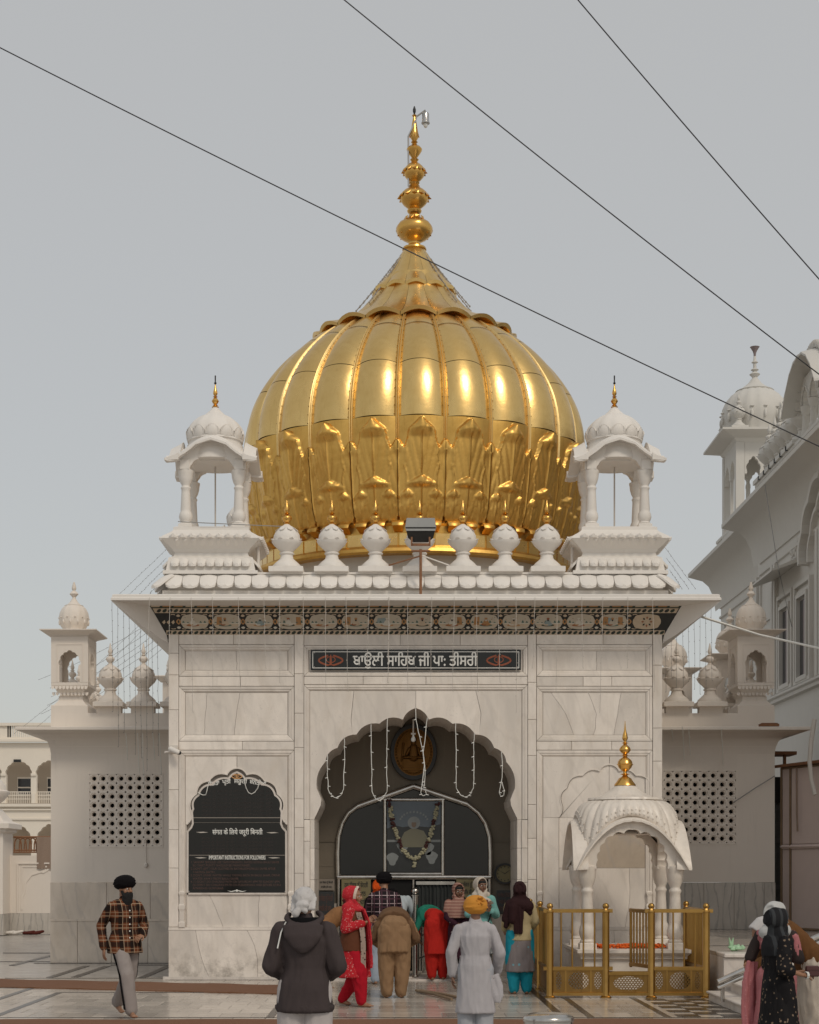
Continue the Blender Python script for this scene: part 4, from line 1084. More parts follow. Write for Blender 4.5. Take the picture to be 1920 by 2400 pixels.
# black instruction board in the left niche
BX = FX(499.4)
bcus = [(0, FZ(1628.5)), (.132, FZ(1642)), (.428, FZ(1654)), (.655, FZ(1676)), (.745, FZ(1704)), (.765, FZ(1716))]
btail = [(.755, FZ(1735)), (.785, FZ(1744)), (.845, FZ(1752)), (.848, FZ(1880))]
bo = lobes(bcus, [.10,.16,.2,.2,.1])
bout = [(BX-x, z) for x, z in reversed(btail)]+[(BX+x, z) for x, z in bo]+[(BX+x, z) for x, z in btail]
board_t = thing('instruction_board', 'black arched stone notice board with white headings in the left bay', 'notice board', (BX, -.03, FZ(1884)))
mb = MB(); mb.prism(bout[::-1], -.030, -.008); mb.build('board_slab', 'granite', board_t)
mb = MB(); mb.band(bout+[bout[0]], .032, -.040, -.008); mb.build('board_frame', 'marble_w', board_t)
def bz(zz): return FZ((1780+.1577*zz)/1.1131)
def bx(zz): return FX((420+.1577*zz)/1.1131)
for zz, h in ((868, .014), (1425, .010), (940, .004)):
    mb = MB(); mb.box(bx(190 if zz < 900 else 155), bx(1530 if zz < 900 else 1580), -.0318, -.029, bz(zz)-h/2, bz(zz)+h/2); mb.build('joint_line', 'mortar', board_t)
# curved heading
hd = [('\u0A38\u0A70\u0A17\u0A24\u0A3E\u0A02', 520, 362, .15, .20), ('\u0A2A\u0A24\u0A40', 707, 335, .06, .145), ('\u0A1C\u0A30\u0A42\u0A30\u0A40', 916, 330, -.04, .225), ('\u0A2C\u0A47\u0A28\u0A24\u0A40\u0A06\u0A02', 1172, 352, -.15, .285)]
for tx, zx, zz, ry, wd in hd: text_mesh('heading', tx, 'letter', board_t, bx(zx), -.036, bz(zz), .10, width=wd, ry=-ry, depth=.002, bold=.02)
text_mesh('heading_mark', '\u0A30', 'letter', board_t, bx(690), -.036, bz(378), .05, ry=-.05, depth=.003)
text_mesh('heading', '\u0938\u0902\u0917\u0924 \u0915\u0947 \u093F\u0932\u092F\u0947 \u091C\u0930\u0942\u0930\u0940 \u093F\u092C\u0928\u0924\u0940', 'letter', board_t, bx(870), -.036, bz(1085), .12, width=(1242-497)*.1577/1.1131/120.2, depth=.003)
text_mesh('heading', 'IMPORTANT INSTRUCTIONS FOR FOLLOWERS', 'letter', board_t, bx(866), -.036, bz(1463), .10, width=(1285-447)*.1577/1.1131/120.2, depth=.003)
for zx, zz, w in ((345,1085,-1),(1390,1090,1),(325,1463,-1),(1415,1463,1)):
    mb = MB(); x, z = bx(zx), bz(zz)
    mb.prism([(x-.11,z+.004),(x-.02,z-.012),(x+.11,z-.002),(x+.02,z+.010)], -.033, -.029); mb.build('flourish', 'string', board_t)
lines = [('1. SANGAT SHOULD USE TAPS FOR BATH. AVOID GOING BAULI SAHIB', 1530), ('   SO THAT PURITY SHOULD BE MAINTAINED.', 1578), ("2. DON'T LEFT YOUR CLOTHES IN BATHROOMS/BAULI SAHIB AFTER", 1627), ('   TAKING BATH.', 1677),
         ("3. DON'T DRINK WATER WHILE TAKING BATH IN BAULI SAHIB. DRINK", 1725), ('   WATER AWAY FROM BAULI SAHIB.', 1775), ("4. (1) DON'T DO CHAURASI PATH ON SATURDAY 6PM TO SUNDAY 6PM.", 1820), ("   (2) DON'T DO CHAURASI PATH ON PURANMASHI AND BEFORE GURU", 1868), ('   AMARDASS GURPURAB.', 1918)]
for tx, zz in lines:
    ln_ = text_mesh('instruction_line', tx.strip(), 'letter_dim', board_t, bx(175 if tx[0] != ' ' else 205), -.0335, bz(zz), .055, align='LEFT', width=(1500-175)*.1577/1.1131/120.2*len(tx)/60, depth=.001, bold=0); struct(ln_, 'stuff')
for zz in list(range(480, 830, 58))+list(range(1180, 1390, 52)):
    text_mesh('faded_line', ('\u0A38\u0A70\u0A17\u0A24 \u0A28\u0A42\u0A70 \u0A2C\u0A47\u0A28\u0A24\u0A40 \u0A39\u0A48 \u0A15\u0A3F \u0A2C\u0A3E\u0A09\u0A32\u0A40 \u0A38\u0A3E\u0A39\u0A3F\u0A2C \u0A35\u0A3F\u0A16\u0A47' if zz < 1000 else '\u0938\u0902\u0917\u0924 \u0938\u0947 \u092C\u0947\u0928\u0924\u0940 \u0939\u0948 \u0915\u0940 \u092C\u093E\u0909\u0932\u0940 \u0938\u093E\u0939\u092C \u092E\u0947\u0902 \u0938\u094D\u0928\u093E\u0928'), 'letter_faint', board_t, bx(866), -.0335, bz(zz), .05, width=1.25, depth=.0008, bold=0)
mb = MB(); emblem(mb, BX, bz(252), .18, .09, -.034, lw=.011); mb.build('emblem', 'emblem_g', board_t)
mb = MB(); x, z = BX, bz(1952)
for sg in (-1, 1): mb.prism([(x+sg*.02,z-.006),(x+sg*.10,z-.022),(x+sg*.17,z+.004),(x+sg*.10,z-.008),(x+sg*.02,z+.010)][::sg], -.033, -.029)
mb.ellipsoid((x,-.031,z), (.022,.006,.022), segs=10, rings=4); mb.build('flourish', 'letter', board_t)
mb = MB()
for zx, zz in ((150,940),(1575,940),(150,1965),(1578,1965)): mb.ellipsoid((bx(zx),-.033,bz(zz)), (.013,.008,.013), segs=8, rings=4)
struct(mb.build('fixing_studs', 'steel', board_t), 'stuff')
# ---- door screen in the porch (plane Y = 1.66)
DY = TH-.04; DS = 3450/(CAM_D+DY)
def DX(z): return (610.9+.31246*z-831)/DS
def DZ(z): return CAM_H+(1828.3-(1437.4+.31246*z))/DS
door = thing('door_screen', 'steel framed glass entrance screen with gabled top inside the cusped doorway', 'door', (DX(835), DY, .045))
outl = [(DX(325), DZ(1310)), (DX(322), DZ(1150)), (DX(328), DZ(1040)), (DX(352), DZ(950)), (DX(395), DZ(880)), (DX(455), DZ(835)), (DX(832), DZ(700)), (DX(1195), DZ(820)), (DX(1270), DZ(880)), (DX(1318), DZ(950)), (DX(1345), DZ(1040)), (DX(1350), DZ(1150)), (DX(1350), DZ(1310))]
mb = MB(); mb.prism(outl[::-1], DY, DY+.02); mb.build('fanlight_glass', 'glass', door)
for i in range(len(outl)-1):
    (x0, z0), (x1, z1) = outl[i], outl[i+1]
    mb = MB(); mb.tube([(x0,DY-.02,z0),(x1,DY-.02,z1)], .046 if i not in (5, 6) else .060, 8); mb.build('frame_bar', 'steel', door, 50)
for x0, z0, x1, z1, r in ((320,1312,1352,1312,.052),(640,785,640,1300,.038),(1030,785,1030,1300,.038),(630,790,1040,790,.038),(640,1288,1030,1288,.026),(330,1312,330,1960,.036),(1345,1312,1345,1960,.036),(832,1312,832,1960,.024)):
    mb = MB(); mb.tube([(DX(x0),DY-.022,DZ(z0)),(DX(x1),DY-.022,max(.05,DZ(z1)))], r, 8); mb.build('frame_bar', 'steel', door, 50)
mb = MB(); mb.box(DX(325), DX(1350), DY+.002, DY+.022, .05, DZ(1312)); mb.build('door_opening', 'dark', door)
# curtain inside the right half
mb = MB(); ring0 = []; ring1 = []
for i in range(60):
    x = DX(850)+(DX(1110)-DX(850))*i/59; ring0.append((x, DY-.03+.025*math.sin(i*1.1)+.01*math.sin(i*2.7), .25)); ring1.append((x, DY-.03+.018*math.sin(i*1.1+.3), DZ(1345)))
mb.loft([ring0, ring1], caps=False, closed=False); mb.build('curtain', m_cloth('dark_curtain', (0.05,0.055,0.055)), door, 60)
mb = MB(); mb.box(DX(850), DX(1110), DY-.07, DY-.03, DZ(1362), DZ(1340)); mb.build('curtain_rail', 'steel', door)
# framed picture behind glass with a garland
pic = thing('framed_picture', 'large dark framed picture of a seated figure with a flower garland in the doorway', 'picture', (DX(835), DY-.03, DZ(1275)))
px0, px1, pz0, pz1 = DX(655), DX(1015), DZ(1275), DZ(802)
M['pic_sky'] = m_plain('picture_blue_grey', (0.10,0.125,0.15), 0.35, 0, .2, 3); M['pic_dark'] = m_plain('picture_dark', (0.022,0.024,0.024), 0.3, 0, .4, 5)
M['pic_pale'] = m_plain('picture_pale', (0.20,0.215,0.215), 0.35, 0, .25, 8); M['pic_robe'] = m_plain('picture_robe', (0.16,0.15,0.10), 0.35); M['pic_skin'] = m_plain('picture_skin', (0.16,0.11,0.075), 0.35)
mb = MB(); mb.box(px0, px1, DY-.035, DY-.005, pz0, pz1)
pc = (px0+px1)/2
def pr(zx, zz): return (DX(zx), DZ(zz))
mb.prism([pr(655,985),pr(700,960),pr(760,975),pr(830,965),pr(930,975),pr(1015,955),pr(1015,802),pr(655,802)], -.037+DY, DY-.034, mi=1)
mb.prism([pr(655,1075),pr(1015,1075),pr(1015,1060),pr(655,1060)], DY-.038, DY-.034, mi=2)
for c in ((690,1190),(760,1110),(955,1180),(930,1120)): mb.prism([(DX(c[0])+.10*math.cos(a)*(1+.3*math.sin(3*a)), DZ(c[1])+.12*math.sin(a)) for a in [2*PI*i/14 for i in range(14)]], DY-.038, DY-.034, mi=2)
mb.prism([(pc+.115*math.cos(2*PI*i/28), DZ(945)+.115*math.sin(2*PI*i/28)) for i in range(28)], DY-.039, DY-.034, mi=2)
mb.prism([pr(760,1110),pr(905,1110),pr(935,1060),pr(900,1000),pr(850,985),pr(815,985),pr(770,1010),pr(745,1060)], DY-.041, DY-.034, mi=3)
mb.prism([(pc+.045*math.cos(2*PI*i/16), DZ(955)+.062*math.sin(2*PI*i/16)) for i in range(16)], DY-.043, DY-.034, mi=4)
mb.prism([(pc+.055*math.cos(PI*i/10), DZ(942)+.055*math.sin(PI*i/10)) for i in range(11)], DY-.045, DY-.034, mi=2)
for i in range(11):
    a = math.radians(20+14*i); x, z = pc+.265*math.cos(a), DZ(945)+.20*math.sin(a)
    mb.prism([(x-.018,z-.02),(x+.018,z-.014),(x+.012,z+.022),(x-.014,z+.016)], DY-.040, DY-.034, mi=2)
mb.build('picture_panel', ['pic_dark','pic_sky','pic_pale','pic_robe','pic_skin'].copy(), pic)
garl = thing('flower_garland', 'pale and dark flower garland looped over the framed picture', 'garland', (pc, DY-.07, DZ(1250)))
M['fl_pale'] = m_plain('pale_petals', (0.36,0.34,0.23), 0.9, 0, .3, 40); M['fl_dark'] = m_plain('dark_red_petals', (0.06,0.02,0.018), 0.9, 0, .3, 40)
path = [(668,800),(680,870),(692,940),(712,1010),(738,1080),(765,1130),(800,1170),(835,1190),(870,1170),(905,1130),(925,1090),(950,1020),(970,940),(985,870),(995,800)]
rg_ = random.Random(5); mp_ = MB(); md_ = MB()
for i in range(len(path)-1):
    for q in range(5):
        t = q/5; zx = path[i][0]+(path[i+1][0]-path[i][0])*t; zz = path[i][1]+(path[i+1][1]-path[i][1])*t
        d_ = any(abs(zz-v) < 26 for v in (805, 945, 1090)); tgt = md_ if d_ else mp_
        for _ in range(3): tgt.ellipsoid((DX(zx)+rg_.uniform(-.03,.03), DY-.075+rg_.uniform(-.015,.01), DZ(zz)+rg_.uniform(-.02,.02)), (.026,.022,.024), segs=6, rings=4)
for q in range(8): mp_.ellipsoid((pc+rg_.uniform(-.03,.03), DY-.075, DZ(1225)+rg_.uniform(-.06,.04)), (.026,.022,.024), segs=6, rings=4)
struct(mp_.build('pale_flowers', 'fl_pale', garl, 60), 'stuff'); struct(md_.build('dark_flowers', 'fl_dark', garl, 60), 'stuff')
# oval gilt relief over the door
ov = thing('oval_plaque', 'oval gilded relief plaque in a black rim hanging inside the top of the doorway', 'plaque', (.355, 1.58, 3.58))
ox, oz, oy = (871.2-831)/DS, CAM_H+(1828.3-1584)/DS, TH-.05
def oval(rx, rz, n=48): return [(ox+rx*math.cos(2*PI*i/n), oz+rz*math.sin(2*PI*i/n)) for i in range(n)]
mb = MB(); mb.prism(oval(.435,.525), oy-.06, oy, .012); mb.build('rim', 'black', ov, 40)
M['relief'] = m_gold('bronze_gilt_relief', (0.17,0.085,0.028), 0.48, .9)
mb = MB(); mb.prism(oval(.36,.44), oy-.064, oy-.058)
for i in range(44):
    a = 2*PI*i/44; x, z = ox+.325*math.cos(a), oz+.40*math.sin(a); mb.ellipsoid((x, oy-.066, z), (.022,.016,.022), segs=8, rings=5)
mb.build('oval_field', 'relief', ov, 50)
mb = MB()   # plain seated figure under a canopy
mb.capsule((ox-.16,oy-.07,oz-.10),(ox+.16,oy-.07,oz-.10), .06, .06, flat=.5); mb.capsule((ox,oy-.07,oz-.08),(ox,oy-.07,oz+.08), .10, .075, flat=.5)
mb.capsule((ox-.08,oy-.075,oz+.06),(ox-.13,oy-.08,oz-.05), .03, .028); mb.capsule((ox+.08,oy-.075,oz+.06),(ox+.12,oy-.08,oz-.06), .03, .028)
mb.ellipsoid((ox,oy-.075,oz+.18), (.05,.045,.065)); mb.ellipsoid((ox,oy-.075,oz+.235), (.062,.05,.045))
for k in range(4): mb.box(ox-.20+.01*k, ox+.20-.01*k, oy-.09+.008*k, oy-.06, oz-.34+.05*k, oz-.30+.05*k)
mb.capsule((ox-.22,oy-.07,oz-.16),(ox-.19,oy-.07,oz+.15), .018, .022, segs=8)
mb.build('relief_figure', 'relief', ov, 60)
bl = thing('hanging_bulb', 'bare light bulb hanging from a short rod in front of the oval plaque', 'light bulb', (.36, .5, 4.2))
mb = MB(); mb.tube([(.335,.5,4.60),(.335,.5,4.36)], .014); mb.box(.295,.375,.47,.53,4.33,4.36); mb.build('rod', 'string', bl)
mb = MB(); mb.lathe([(.016,0),(.02,-.03),(.042,-.075),(.04,-.11),(.01,-.13)], 12, (.335,.5,4.33)); mb.build('glass', 'bulb', bl, 60)
# notices and the clock inside the porch
def notice(name, label, x0, x1, z0, z1, mat, nl=3, y=DY-.02, tc='ink'):
    t = thing(name, label, 'notice', ((x0+x1)/2, y, z0))
    mb = MB(); mb.box(x0, x1, y-.02, y, z0, z1); mb.build('panel', mat, t)
    for i in range(nl):
        zc = z1-(z1-z0)*(i+.7)/(nl+.4)
        text_mesh('lettering', ('\u0A39\u0A30 \u0A38\u0A70\u0A17\u0A24 \u0A28\u0A42\u0A70 \u0A2C\u0A47\u0A28\u0A24\u0A40', '\u0A38\u0A3E\u0A39\u0A3F\u0A2C \u0A1C\u0A40 \u0A2A\u0A3E\u0A20', '\u0A2C\u0A3E\u0A09\u0A32\u0A40 \u0A38\u0A3E\u0A39\u0A3F\u0A2C')[i % 3], tc, t, (x0+x1)/2, y-.023, zc, (z1-z0)*.22, width=(x1-x0)*(.8-.15*(i % 2)), depth=.001)
    return t
M['notice_y'] = m_plain('yellowed_notice', (0.19,0.16,0.08), 0.6, 0, .12, 4)
M['notice_w'] = m_plain('paper_notice', (0.22,0.19,0.16), 0.8, 0, .12, 4)
notice('notice_board', 'yellowed notice with dark lettering at the left side of the steel screen', DX(348), DX(545), DZ(1520), DZ(1326), 'notice_y', 3, DY-.06)
notice('notice_board', 'yellowed notice with dark lettering at the right side of the steel screen', DX(1120), DX(1290), DZ(1500), DZ(1326), 'notice_y', 3, DY-.06)
notice('paper_notice', 'small pale paper notice on the porch wall left of the steel screen', DX(190), DX(300), DZ(1400), DZ(1325), 'notice_w', 2)
M['board_blk'] = m_plain('black_notice_enamel', (0.03,0.033,0.035), 0.4)
notice('black_notice', 'black notice panel low on the porch wall left of the steel screen', DX(176), DX(300), DZ(1640), DZ(1408), 'board_blk', 3, DY-.02, 'letter_dim')
notice('black_notice', 'black notice panel low on the porch wall right of the steel screen', DX(1392), DX(1490), DZ(1560), DZ(1400), 'board_blk', 3, DY-.02, 'letter_dim')
ck = thing('wall_clock', 'round dark rimmed wall clock on the porch wall at the right of the screen', 'clock', (DX(1447), DY, DZ(1360)))
kx, kz, kr = DX(1447), DZ(1288), .195
def circ(r, n=40): return [(kx+r*math.cos(2*PI*i/n), kz+r*math.sin(2*PI*i/n)) for i in range(n)]
mb = MB(); mb.band([(x, z) for x, z in reversed(circ(kr*.82))], kr*.18, DY-.05, DY, closed=True); mb.build('rim', 'black', ck, 40)
mb = MB(); mb.prism(circ(kr*.83), DY-.02, DY); mb.build('face', 'notice_y', ck)
mb = MB()
for i in range(12):
    a = 2*PI*i/12; x, z = kx+kr*.66*math.cos(a), kz+kr*.66*math.sin(a); mb.box(x-.008,x+.008,DY-.024,DY-.019,z-.012,z+.012)
mb.build('hour_marks', 'ink', ck)
for a, L in ((math.radians(150), .09), (math.radians(35), .12)):
    mb = MB(); n = Vector((-math.sin(a), math.cos(a)))*.006; mb.prism([(kx-n.x,kz-n.y),(kx+L*math.cos(a)-n.x*.4,kz+L*math.sin(a)-n.y*.4),(kx+L*math.cos(a)+n.x*.4,kz+L*math.sin(a)+n.y*.4),(kx+n.x,kz+n.y)], DY-.028, DY-.024); mb.build('hand', 'ink', ck)
# steel queue rail at the threshold
qr = thing('steel_queue_rail', 'steel queue rail with a ball topped post at the middle of the doorway', 'railing', (.361, 0, .05))
for x, y, h, r in ((.361, -.02, 1.50, .055), (.55, 1.1, 1.13, .035)):
    mb = MB(); mb.lathe([(r*1.3,0),(r*1.3,.03),(r,.035),(r,h-.09),(r*1.25,h-.085),(r*1.25,h-.07),(r*.6,h-.06)], 16, (x,y,.05)); mb.build('post', 'steel', qr, 40)
    mb = MB(); mb.ellipsoid((x,y,.05+h-.005), (r*1.15,)*3, segs=14, rings=10); mb.build('ball', 'steel', qr, 60)
for z in (.35, .75, 1.05):
    mb = MB(); mb.tube([(.361,.0,z),(.55,1.1,z)], .018, 8); mb.build('rail', 'steel', qr, 50)
for k in range(3):
    mb = MB(); x = .361+.19*(k+1)/4; y = 1.1*(k+1)/4; mb.tube([(x,y,.06),(x,y,1.05)], .012, 6); mb.build('bar', 'steel', qr, 50)
qr2 = thing('steel_queue_rail', 'thin steel rail standing just left of the ball topped post in the doorway', 'railing', (.16, .2, .05))
for x in (.10, .22):
    mb = MB(); mb.tube([(x,.25,.05),(x,.25,1.0)], .016, 6); mb.build('post', 'steel', qr2, 50)
mb = MB(); mb.tube([(.08,.25,1.0),(.24,.25,1.0)], .016, 6); mb.build('rail', 'steel', qr2, 50)
# ================================================================ THE SMALL SHRINE AT THE RIGHT
KX, KY = 3.775, -1.88
kio = thing('canopy_shrine', 'carved white marble canopy shrine with a ribbed dome and gilded spike, inside the brass railing', 'canopy shrine', (KX, KY, 0))
mb = MB(); mb.sqlathe([(.80,.0),(.80,.50),(.84,.52),(.84,.56),(.88,.60),(.90,.615),(.90,.665)], (KX,KY+.12,0), sy=1.34); mb.build('plinth', 'marble_k', kio)
for sx in (-1, 1):
    for sy in (-1, 1):
        mb = MB(); turned_pillar(mb, KX+sx*.70, KY+sy*.70, .665, 2.0, .115); mb.build('pillar', 'marble_k', kio, 40)
def kiosk_panel(sd):
    a = sd*PI/2; mb = MB(); W = 1.13
    ar = lobes([(0, 2.56), (.13, 2.50), (.31, 2.46), (.44, 2.35), (.51, 2.22), (.545, 2.08), (.565, 1.94)], [.2,.24,.24,.24,.22,.12], 5)
    e = .80 if sd % 2 == 0 else .793; y_ = -.80 if sd % 2 == 0 else -.790
    top = [(e-e/10*i, 2.06+.66*(1-abs((e-e/10*i)/.82)**2.2)) for i in range(0, 21)]
    poly = [(-e, 1.94)]+ar+[(e, 1.94)]+top
    mb.prism(poly, y_, -.62); mb.v = [(KX+x*math.cos(a)-y*math.sin(a), KY+x*math.sin(a)+y*math.cos(a), z) for x, y, z in mb.v]
    mb.build('arch_panel', 'marble_k', kio)
for sd in range(4): kiosk_panel(sd)
for sd in range(4):
    a = sd*PI/2; rings = []; N = 26
    for i in range(N+1):
        t = -1+2*i/N; x = .885*t; z = 1.98+.78*(1-abs(t)**2.15); o = .90+.04*abs(t)
        sc = .012*abs(math.sin(t*PI*7)); zz = z-.02
        nx = .25*t
        pts = [(-o, zz-.045-sc), (-o, zz-.012-sc), (-.83, zz+.015), (-.70, zz+.03), (-.70, zz-.03)]
        rings.append([(KX+x*math.cos(a)-y*math.sin(a), KY+x*math.sin(a)+y*math.cos(a), q) for y, q in pts])
    mb = MB(); mb.loft(rings); mb.build('bow_eave', 'marble_k', kio, 35)
# ribbed bangla dome: super-elliptic plan, lower rim follows the bow eaves
def kdome(th, t):
    c, s_ = math.cos(th), math.sin(th); n = 2+2.2*(1-t)
    r = 1/((abs(c)**n+abs(s_)**n)**(1/n))
    u = max(abs(c), abs(s_)); 
    edge = 1-abs((min(abs(c), abs(s_))/u))                              # 1 in the middle of a side, 0 at a corner
    lo_ = 2.10+.68*(1-(1-edge)**2.1)
    f = math.sin(t*PI/2)
    R = .80*math.cos(t*PI/2*.70)**.62; z = lo_+(3.06-lo_)*(f**1.0)
    return r*R, z
mb = MB(); rings = []; NS = 160
for k in range(15):
    t = k/14; ring = []
    for i in range(NS):
        th = 2*PI*i/NS; r, z = kdome(th, t); rb = 1+.028*(abs(math.sin(th*20))**.5)-.014
        if k == 0: rb = .97
        ring.append((KX+r*rb*math.cos(th), KY+r*rb*math.sin(th), z))
    rings.append(ring)
mb.loft(rings); mb.build('ribbed_dome', 'marble_k', kio, 50)
mb = MB()
for i in range(80):                                                     # bead and leaf band above the rim
    th = 2*PI*i/80
    for t, rr in ((.10, .015), (.24, .012)):
        r, z = kdome(th, t); mb.ellipsoid((KX+r*1.012*math.cos(th), KY+r*1.012*math.sin(th), z), (rr,rr,rr*1.2), segs=6, rings=4)
struct(mb.build('bead_band', 'marble_k', kio, 60), 'stuff')
for sd in range(4):                                                     # carved flower on each face
    a = sd*PI/2; mb = MB()
    for i in range(7):
        b = math.radians(-60+20*i)+PI/2; q = .10
        x, z = .13*math.cos(b)*1.2, .02+.13*math.sin(b); yy = -(.72-.55*max(0, z))
        mb.ellipsoid((KX+x*math.cos(a)-yy*math.sin(a), KY+x*math.sin(a)+yy*math.cos(a), 2.82+z), (.025,.025,.05), segs=8, rings=5)
    mb.build('carved_flower', 'marble_k', kio, 60)
mb = MB(); mb.lathe([(.30,3.02),(.54,3.045),(.59,3.06),(.575,3.095),(.46,3.105),(.34,3.165),(.235,3.24),(.165,3.295),(.155,3.31)], 64, (KX,KY,0), lambda a, z: 1+.05*abs(math.cos(a*12))*(1 if z < 3.1 else .4)); mb.build('collar', 'marble_k', kio, 40)
KF = [(.175,3.30),(.17,3.32),(.13,3.37),(.10,3.42),(.05,3.45),(.035,3.47),(.08,3.488),(.03,3.505),(.03,3.53),(.07,3.56),(.105,3.60),(.118,3.635),(.135,3.648),(.118,3.66),(.115,3.69),(.09,3.73),(.04,3.765),(.03,3.785),(.062,3.80),(.028,3.815),(.06,3.84),(.09,3.875),(.092,3.895),(.075,3.93),(.035,3.965),(.025,3.985),(.055,4.0),(.025,4.015),(.022,4.03),(.042,4.06),(.046,4.085),(.035,4.14),(.018,4.20),(.010,4.27),(.004,4.36)]
mb = MB(); mb.lathe(KF, 20, (KX,KY,0), lambda a, z: 1+.03*abs(math.cos(a*5))); mb.build('gilded_spike', 'gold_fin', kio, 50)
mb = MB(); mb.sqlathe([(.62,2.50),(.5,2.62),(.2,2.70)], (KX,KY,0)); mb.build('vault', 'marble_k', kio)
# marigold petals on the plinth
rg_ = random.Random(11); mb = MB()
for i in range(520):
    cl = rg_.choice([(-.55,-.55,.14,.10),(-.1,-.55,.30,.10),(.05,-.50,.22,.10),(.40,-.55,.35,.10),(.15,-.3,.4,.2)])
    x, y = KX+cl[0]+rg_.gauss(0, cl[2]*.55), KY+cl[1]+rg_.gauss(0, cl[3]*.6); x = max(KX-.8, min(KX+.8, x)); y = max(KY-.78, y)
    mb.ellipsoid((x, y, .675+rg_.uniform(0, .055)), (rg_.uniform(.016,.03),)*2+(.014,), segs=6, rings=3)
o = mb.build('marigold_heap', 'marigold', None, 60); rebase(o, (KX, KY-.5, .665)); tag(o, 'heap of orange marigold flowers lying on the plinth of the canopy shrine', 'flowers')
# ================================================================ BRASS RAILING
RX = (2.334, 3.173, 3.856, 4.679); RY = -4.10
rail = thing('brass_railing', 'polished brass railing with ball topped posts and pierced panels round the canopy shrine', 'railing', (3.5, RY, 0))
def post(x, y, h=1.40):
    mb = MB(); mb.lathe([(.085,0),(.085,.02),(.060,.035),(.056,.05),(.056,h-.12),(.066,h-.115),(.066,h-.10),(.045,h-.08),(.035,h-.055)], 8, (x,y,0), a0=PI/8); mb.build('post', 'brass', rail, 30)
    mb = MB(); mb.ellipsoid((x,y,h-.02), (.050,.050,.048), segs=14, rings=8); mb.build('post_ball', 'brass', rail, 60)
def bars(p0, p1, n, z0, z1, r=.014):
    for i in range(n):
        t = (i+1)/(n+1); x = p0[0]+(p1[0]-p0[0])*t; y = p0[1]+(p1[1]-p0[1])*t
        mb = MB(); mb.tube([(x,y,z0),(x,y,z1)], r, 8); mb.build('baluster', 'brass', rail, 50)
def hrail(p0, p1, z, w=.032, h=.028, ov=0.0):
    d = Vector((p1[0]-p0[0], p1[1]-p0[1])); d.normalize(); n = Vector((-d.y, d.x))*w
    a = Vector(p0)-d*ov; b = Vector(p1)+d*ov
    mb = MB(); mb.loft([[(q.x-n.x,q.y-n.y,z-h),(q.x+n.x,q.y+n.y,z-h),(q.x+n.x,q.y+n.y,z+h*.6),(q.x+n.x*.5,q.y+n.y*.5,z+h),(q.x-n.x*.5,q.y-n.y*.5,z+h),(q.x-n.x,q.y-n.y,z+h*.6)][::-1] for q in (a, b)]); mb.build('rail', 'brass', rail)
def lattice_panel(x0, x1, z0, z1, ovals, y=RY):
    """brass sheet with pierced honeycomb ovals: sheet strips round each oval plus thin lattice bars"""
    w = .012
    cuts = [x0]
    for cx, rx in ovals: cuts += [cx-rx, cx+rx]
    cuts.append(x1); zm = (z0+z1)/2; rz = (z1-z0)*.39
    mb = MB()
    for i in range(0, len(cuts), 2): mb.box(cuts[i], cuts[i+1], y-.006, y+.006, z0, z1)
    for cx, rx in ovals:
        n = 16
        for sg in (-1, 1):
            for i in range(n):
                xa, xb = cx-rx+2*rx*i/n, cx-rx+2*rx*(i+1)/n
                f = lambda x: zm+sg*rz*math.sqrt(max(0, 1-((x-cx)/rx)**2))
                ze = z1 if sg > 0 else z0
                q = [(xa,f(xa)),(xb,f(xb)),(xb,ze),(xa,ze)]
                mb.prism(q if sg > 0 else q[::-1], y-.006, y+.006)
    mb.build('brass_sheet', 'brassd', rail)
    lt = MB()
    for cx, rx in ovals:
        hs_ = .046 if rx > .09 else .040; r_ = 0
        z = zm-rz
        while z < zm+rz:
            x = cx-rx-(hs_ if r_ % 2 else hs_/2)
            while x < cx+rx+hs_:
                for (ax, az_), (bx_, bz_) in (((x, z), (x+hs_/2, z+hs_*.36)), ((x+hs_/2, z+hs_*.36), (x+hs_, z)), ((x, z), (x, z-hs_*.30))):
                    mx, mz = (ax+bx_)/2, (az_+bz_)/2
                    if ((mx-cx)/rx)**2+((mz-zm)/rz)**2 < 1.03:
                        d = Vector((bx_-ax, bz_-az_)).normalized(); n_ = Vector((-d.y, d.x))*.0065
                        lt.prism([(ax-n_.x,az_-n_.y),(bx_-n_.x,bz_-n_.y),(bx_+n_.x,bz_+n_.y),(ax+n_.x,az_+n_.y)], y-.005, y+.005, back=False)
                x += hs_
            z += hs_*.66; r_ += 1
    struct(lt.build('honeycomb_lattice', 'brassd', rail), 'stuff')
for x in RX: post(x, RY)
for x, y in ((RX[0], -2.42), (RX[0], -.45), (RX[3], -2.42)): post(x, y)
for i, (a, b) in enumerate(((0, 1), (2, 3))):
    p0, p1 = (RX[a], RY), (RX[b], RY)
    hrail(p0, p1, 1.31, ov=.10); hrail(p0, p1, .445, ov=.10 if i == 0 else 0); hrail(p0, p1, .065)
    bars(p0, p1, 4, .46, 1.30)
    w = RX[b]-RX[a]
    if i == 0: lattice_panel(RX[a]+.05, RX[b]-.05, .09, .43, [(RX[a]+.13, .045), (RX[a]+.43, .16), (RX[b]-.12, .060)])
    else: lattice_panel(RX[a]+.05, RX[b]-.05, .09, .43, [(RX[a]+.12, .060), (RX[a]+.43, .16), (RX[b]-.13, .045)])
    for x in (RX[a]+.235, RX[b]-.225): mb = MB(); mb.box(x-.012, x+.012, RY-.012, RY+.012, .085, .43); mb.build('stile', 'brass', rail)
hrail((RX[1], RY), (RX[2], RY), .375); hrail((RX[1], RY), (RX[2], RY), .065); lattice_panel(RX[1]+.05, RX[2]-.05, .09, .355, [((RX[1]+RX[2])/2, .23)])
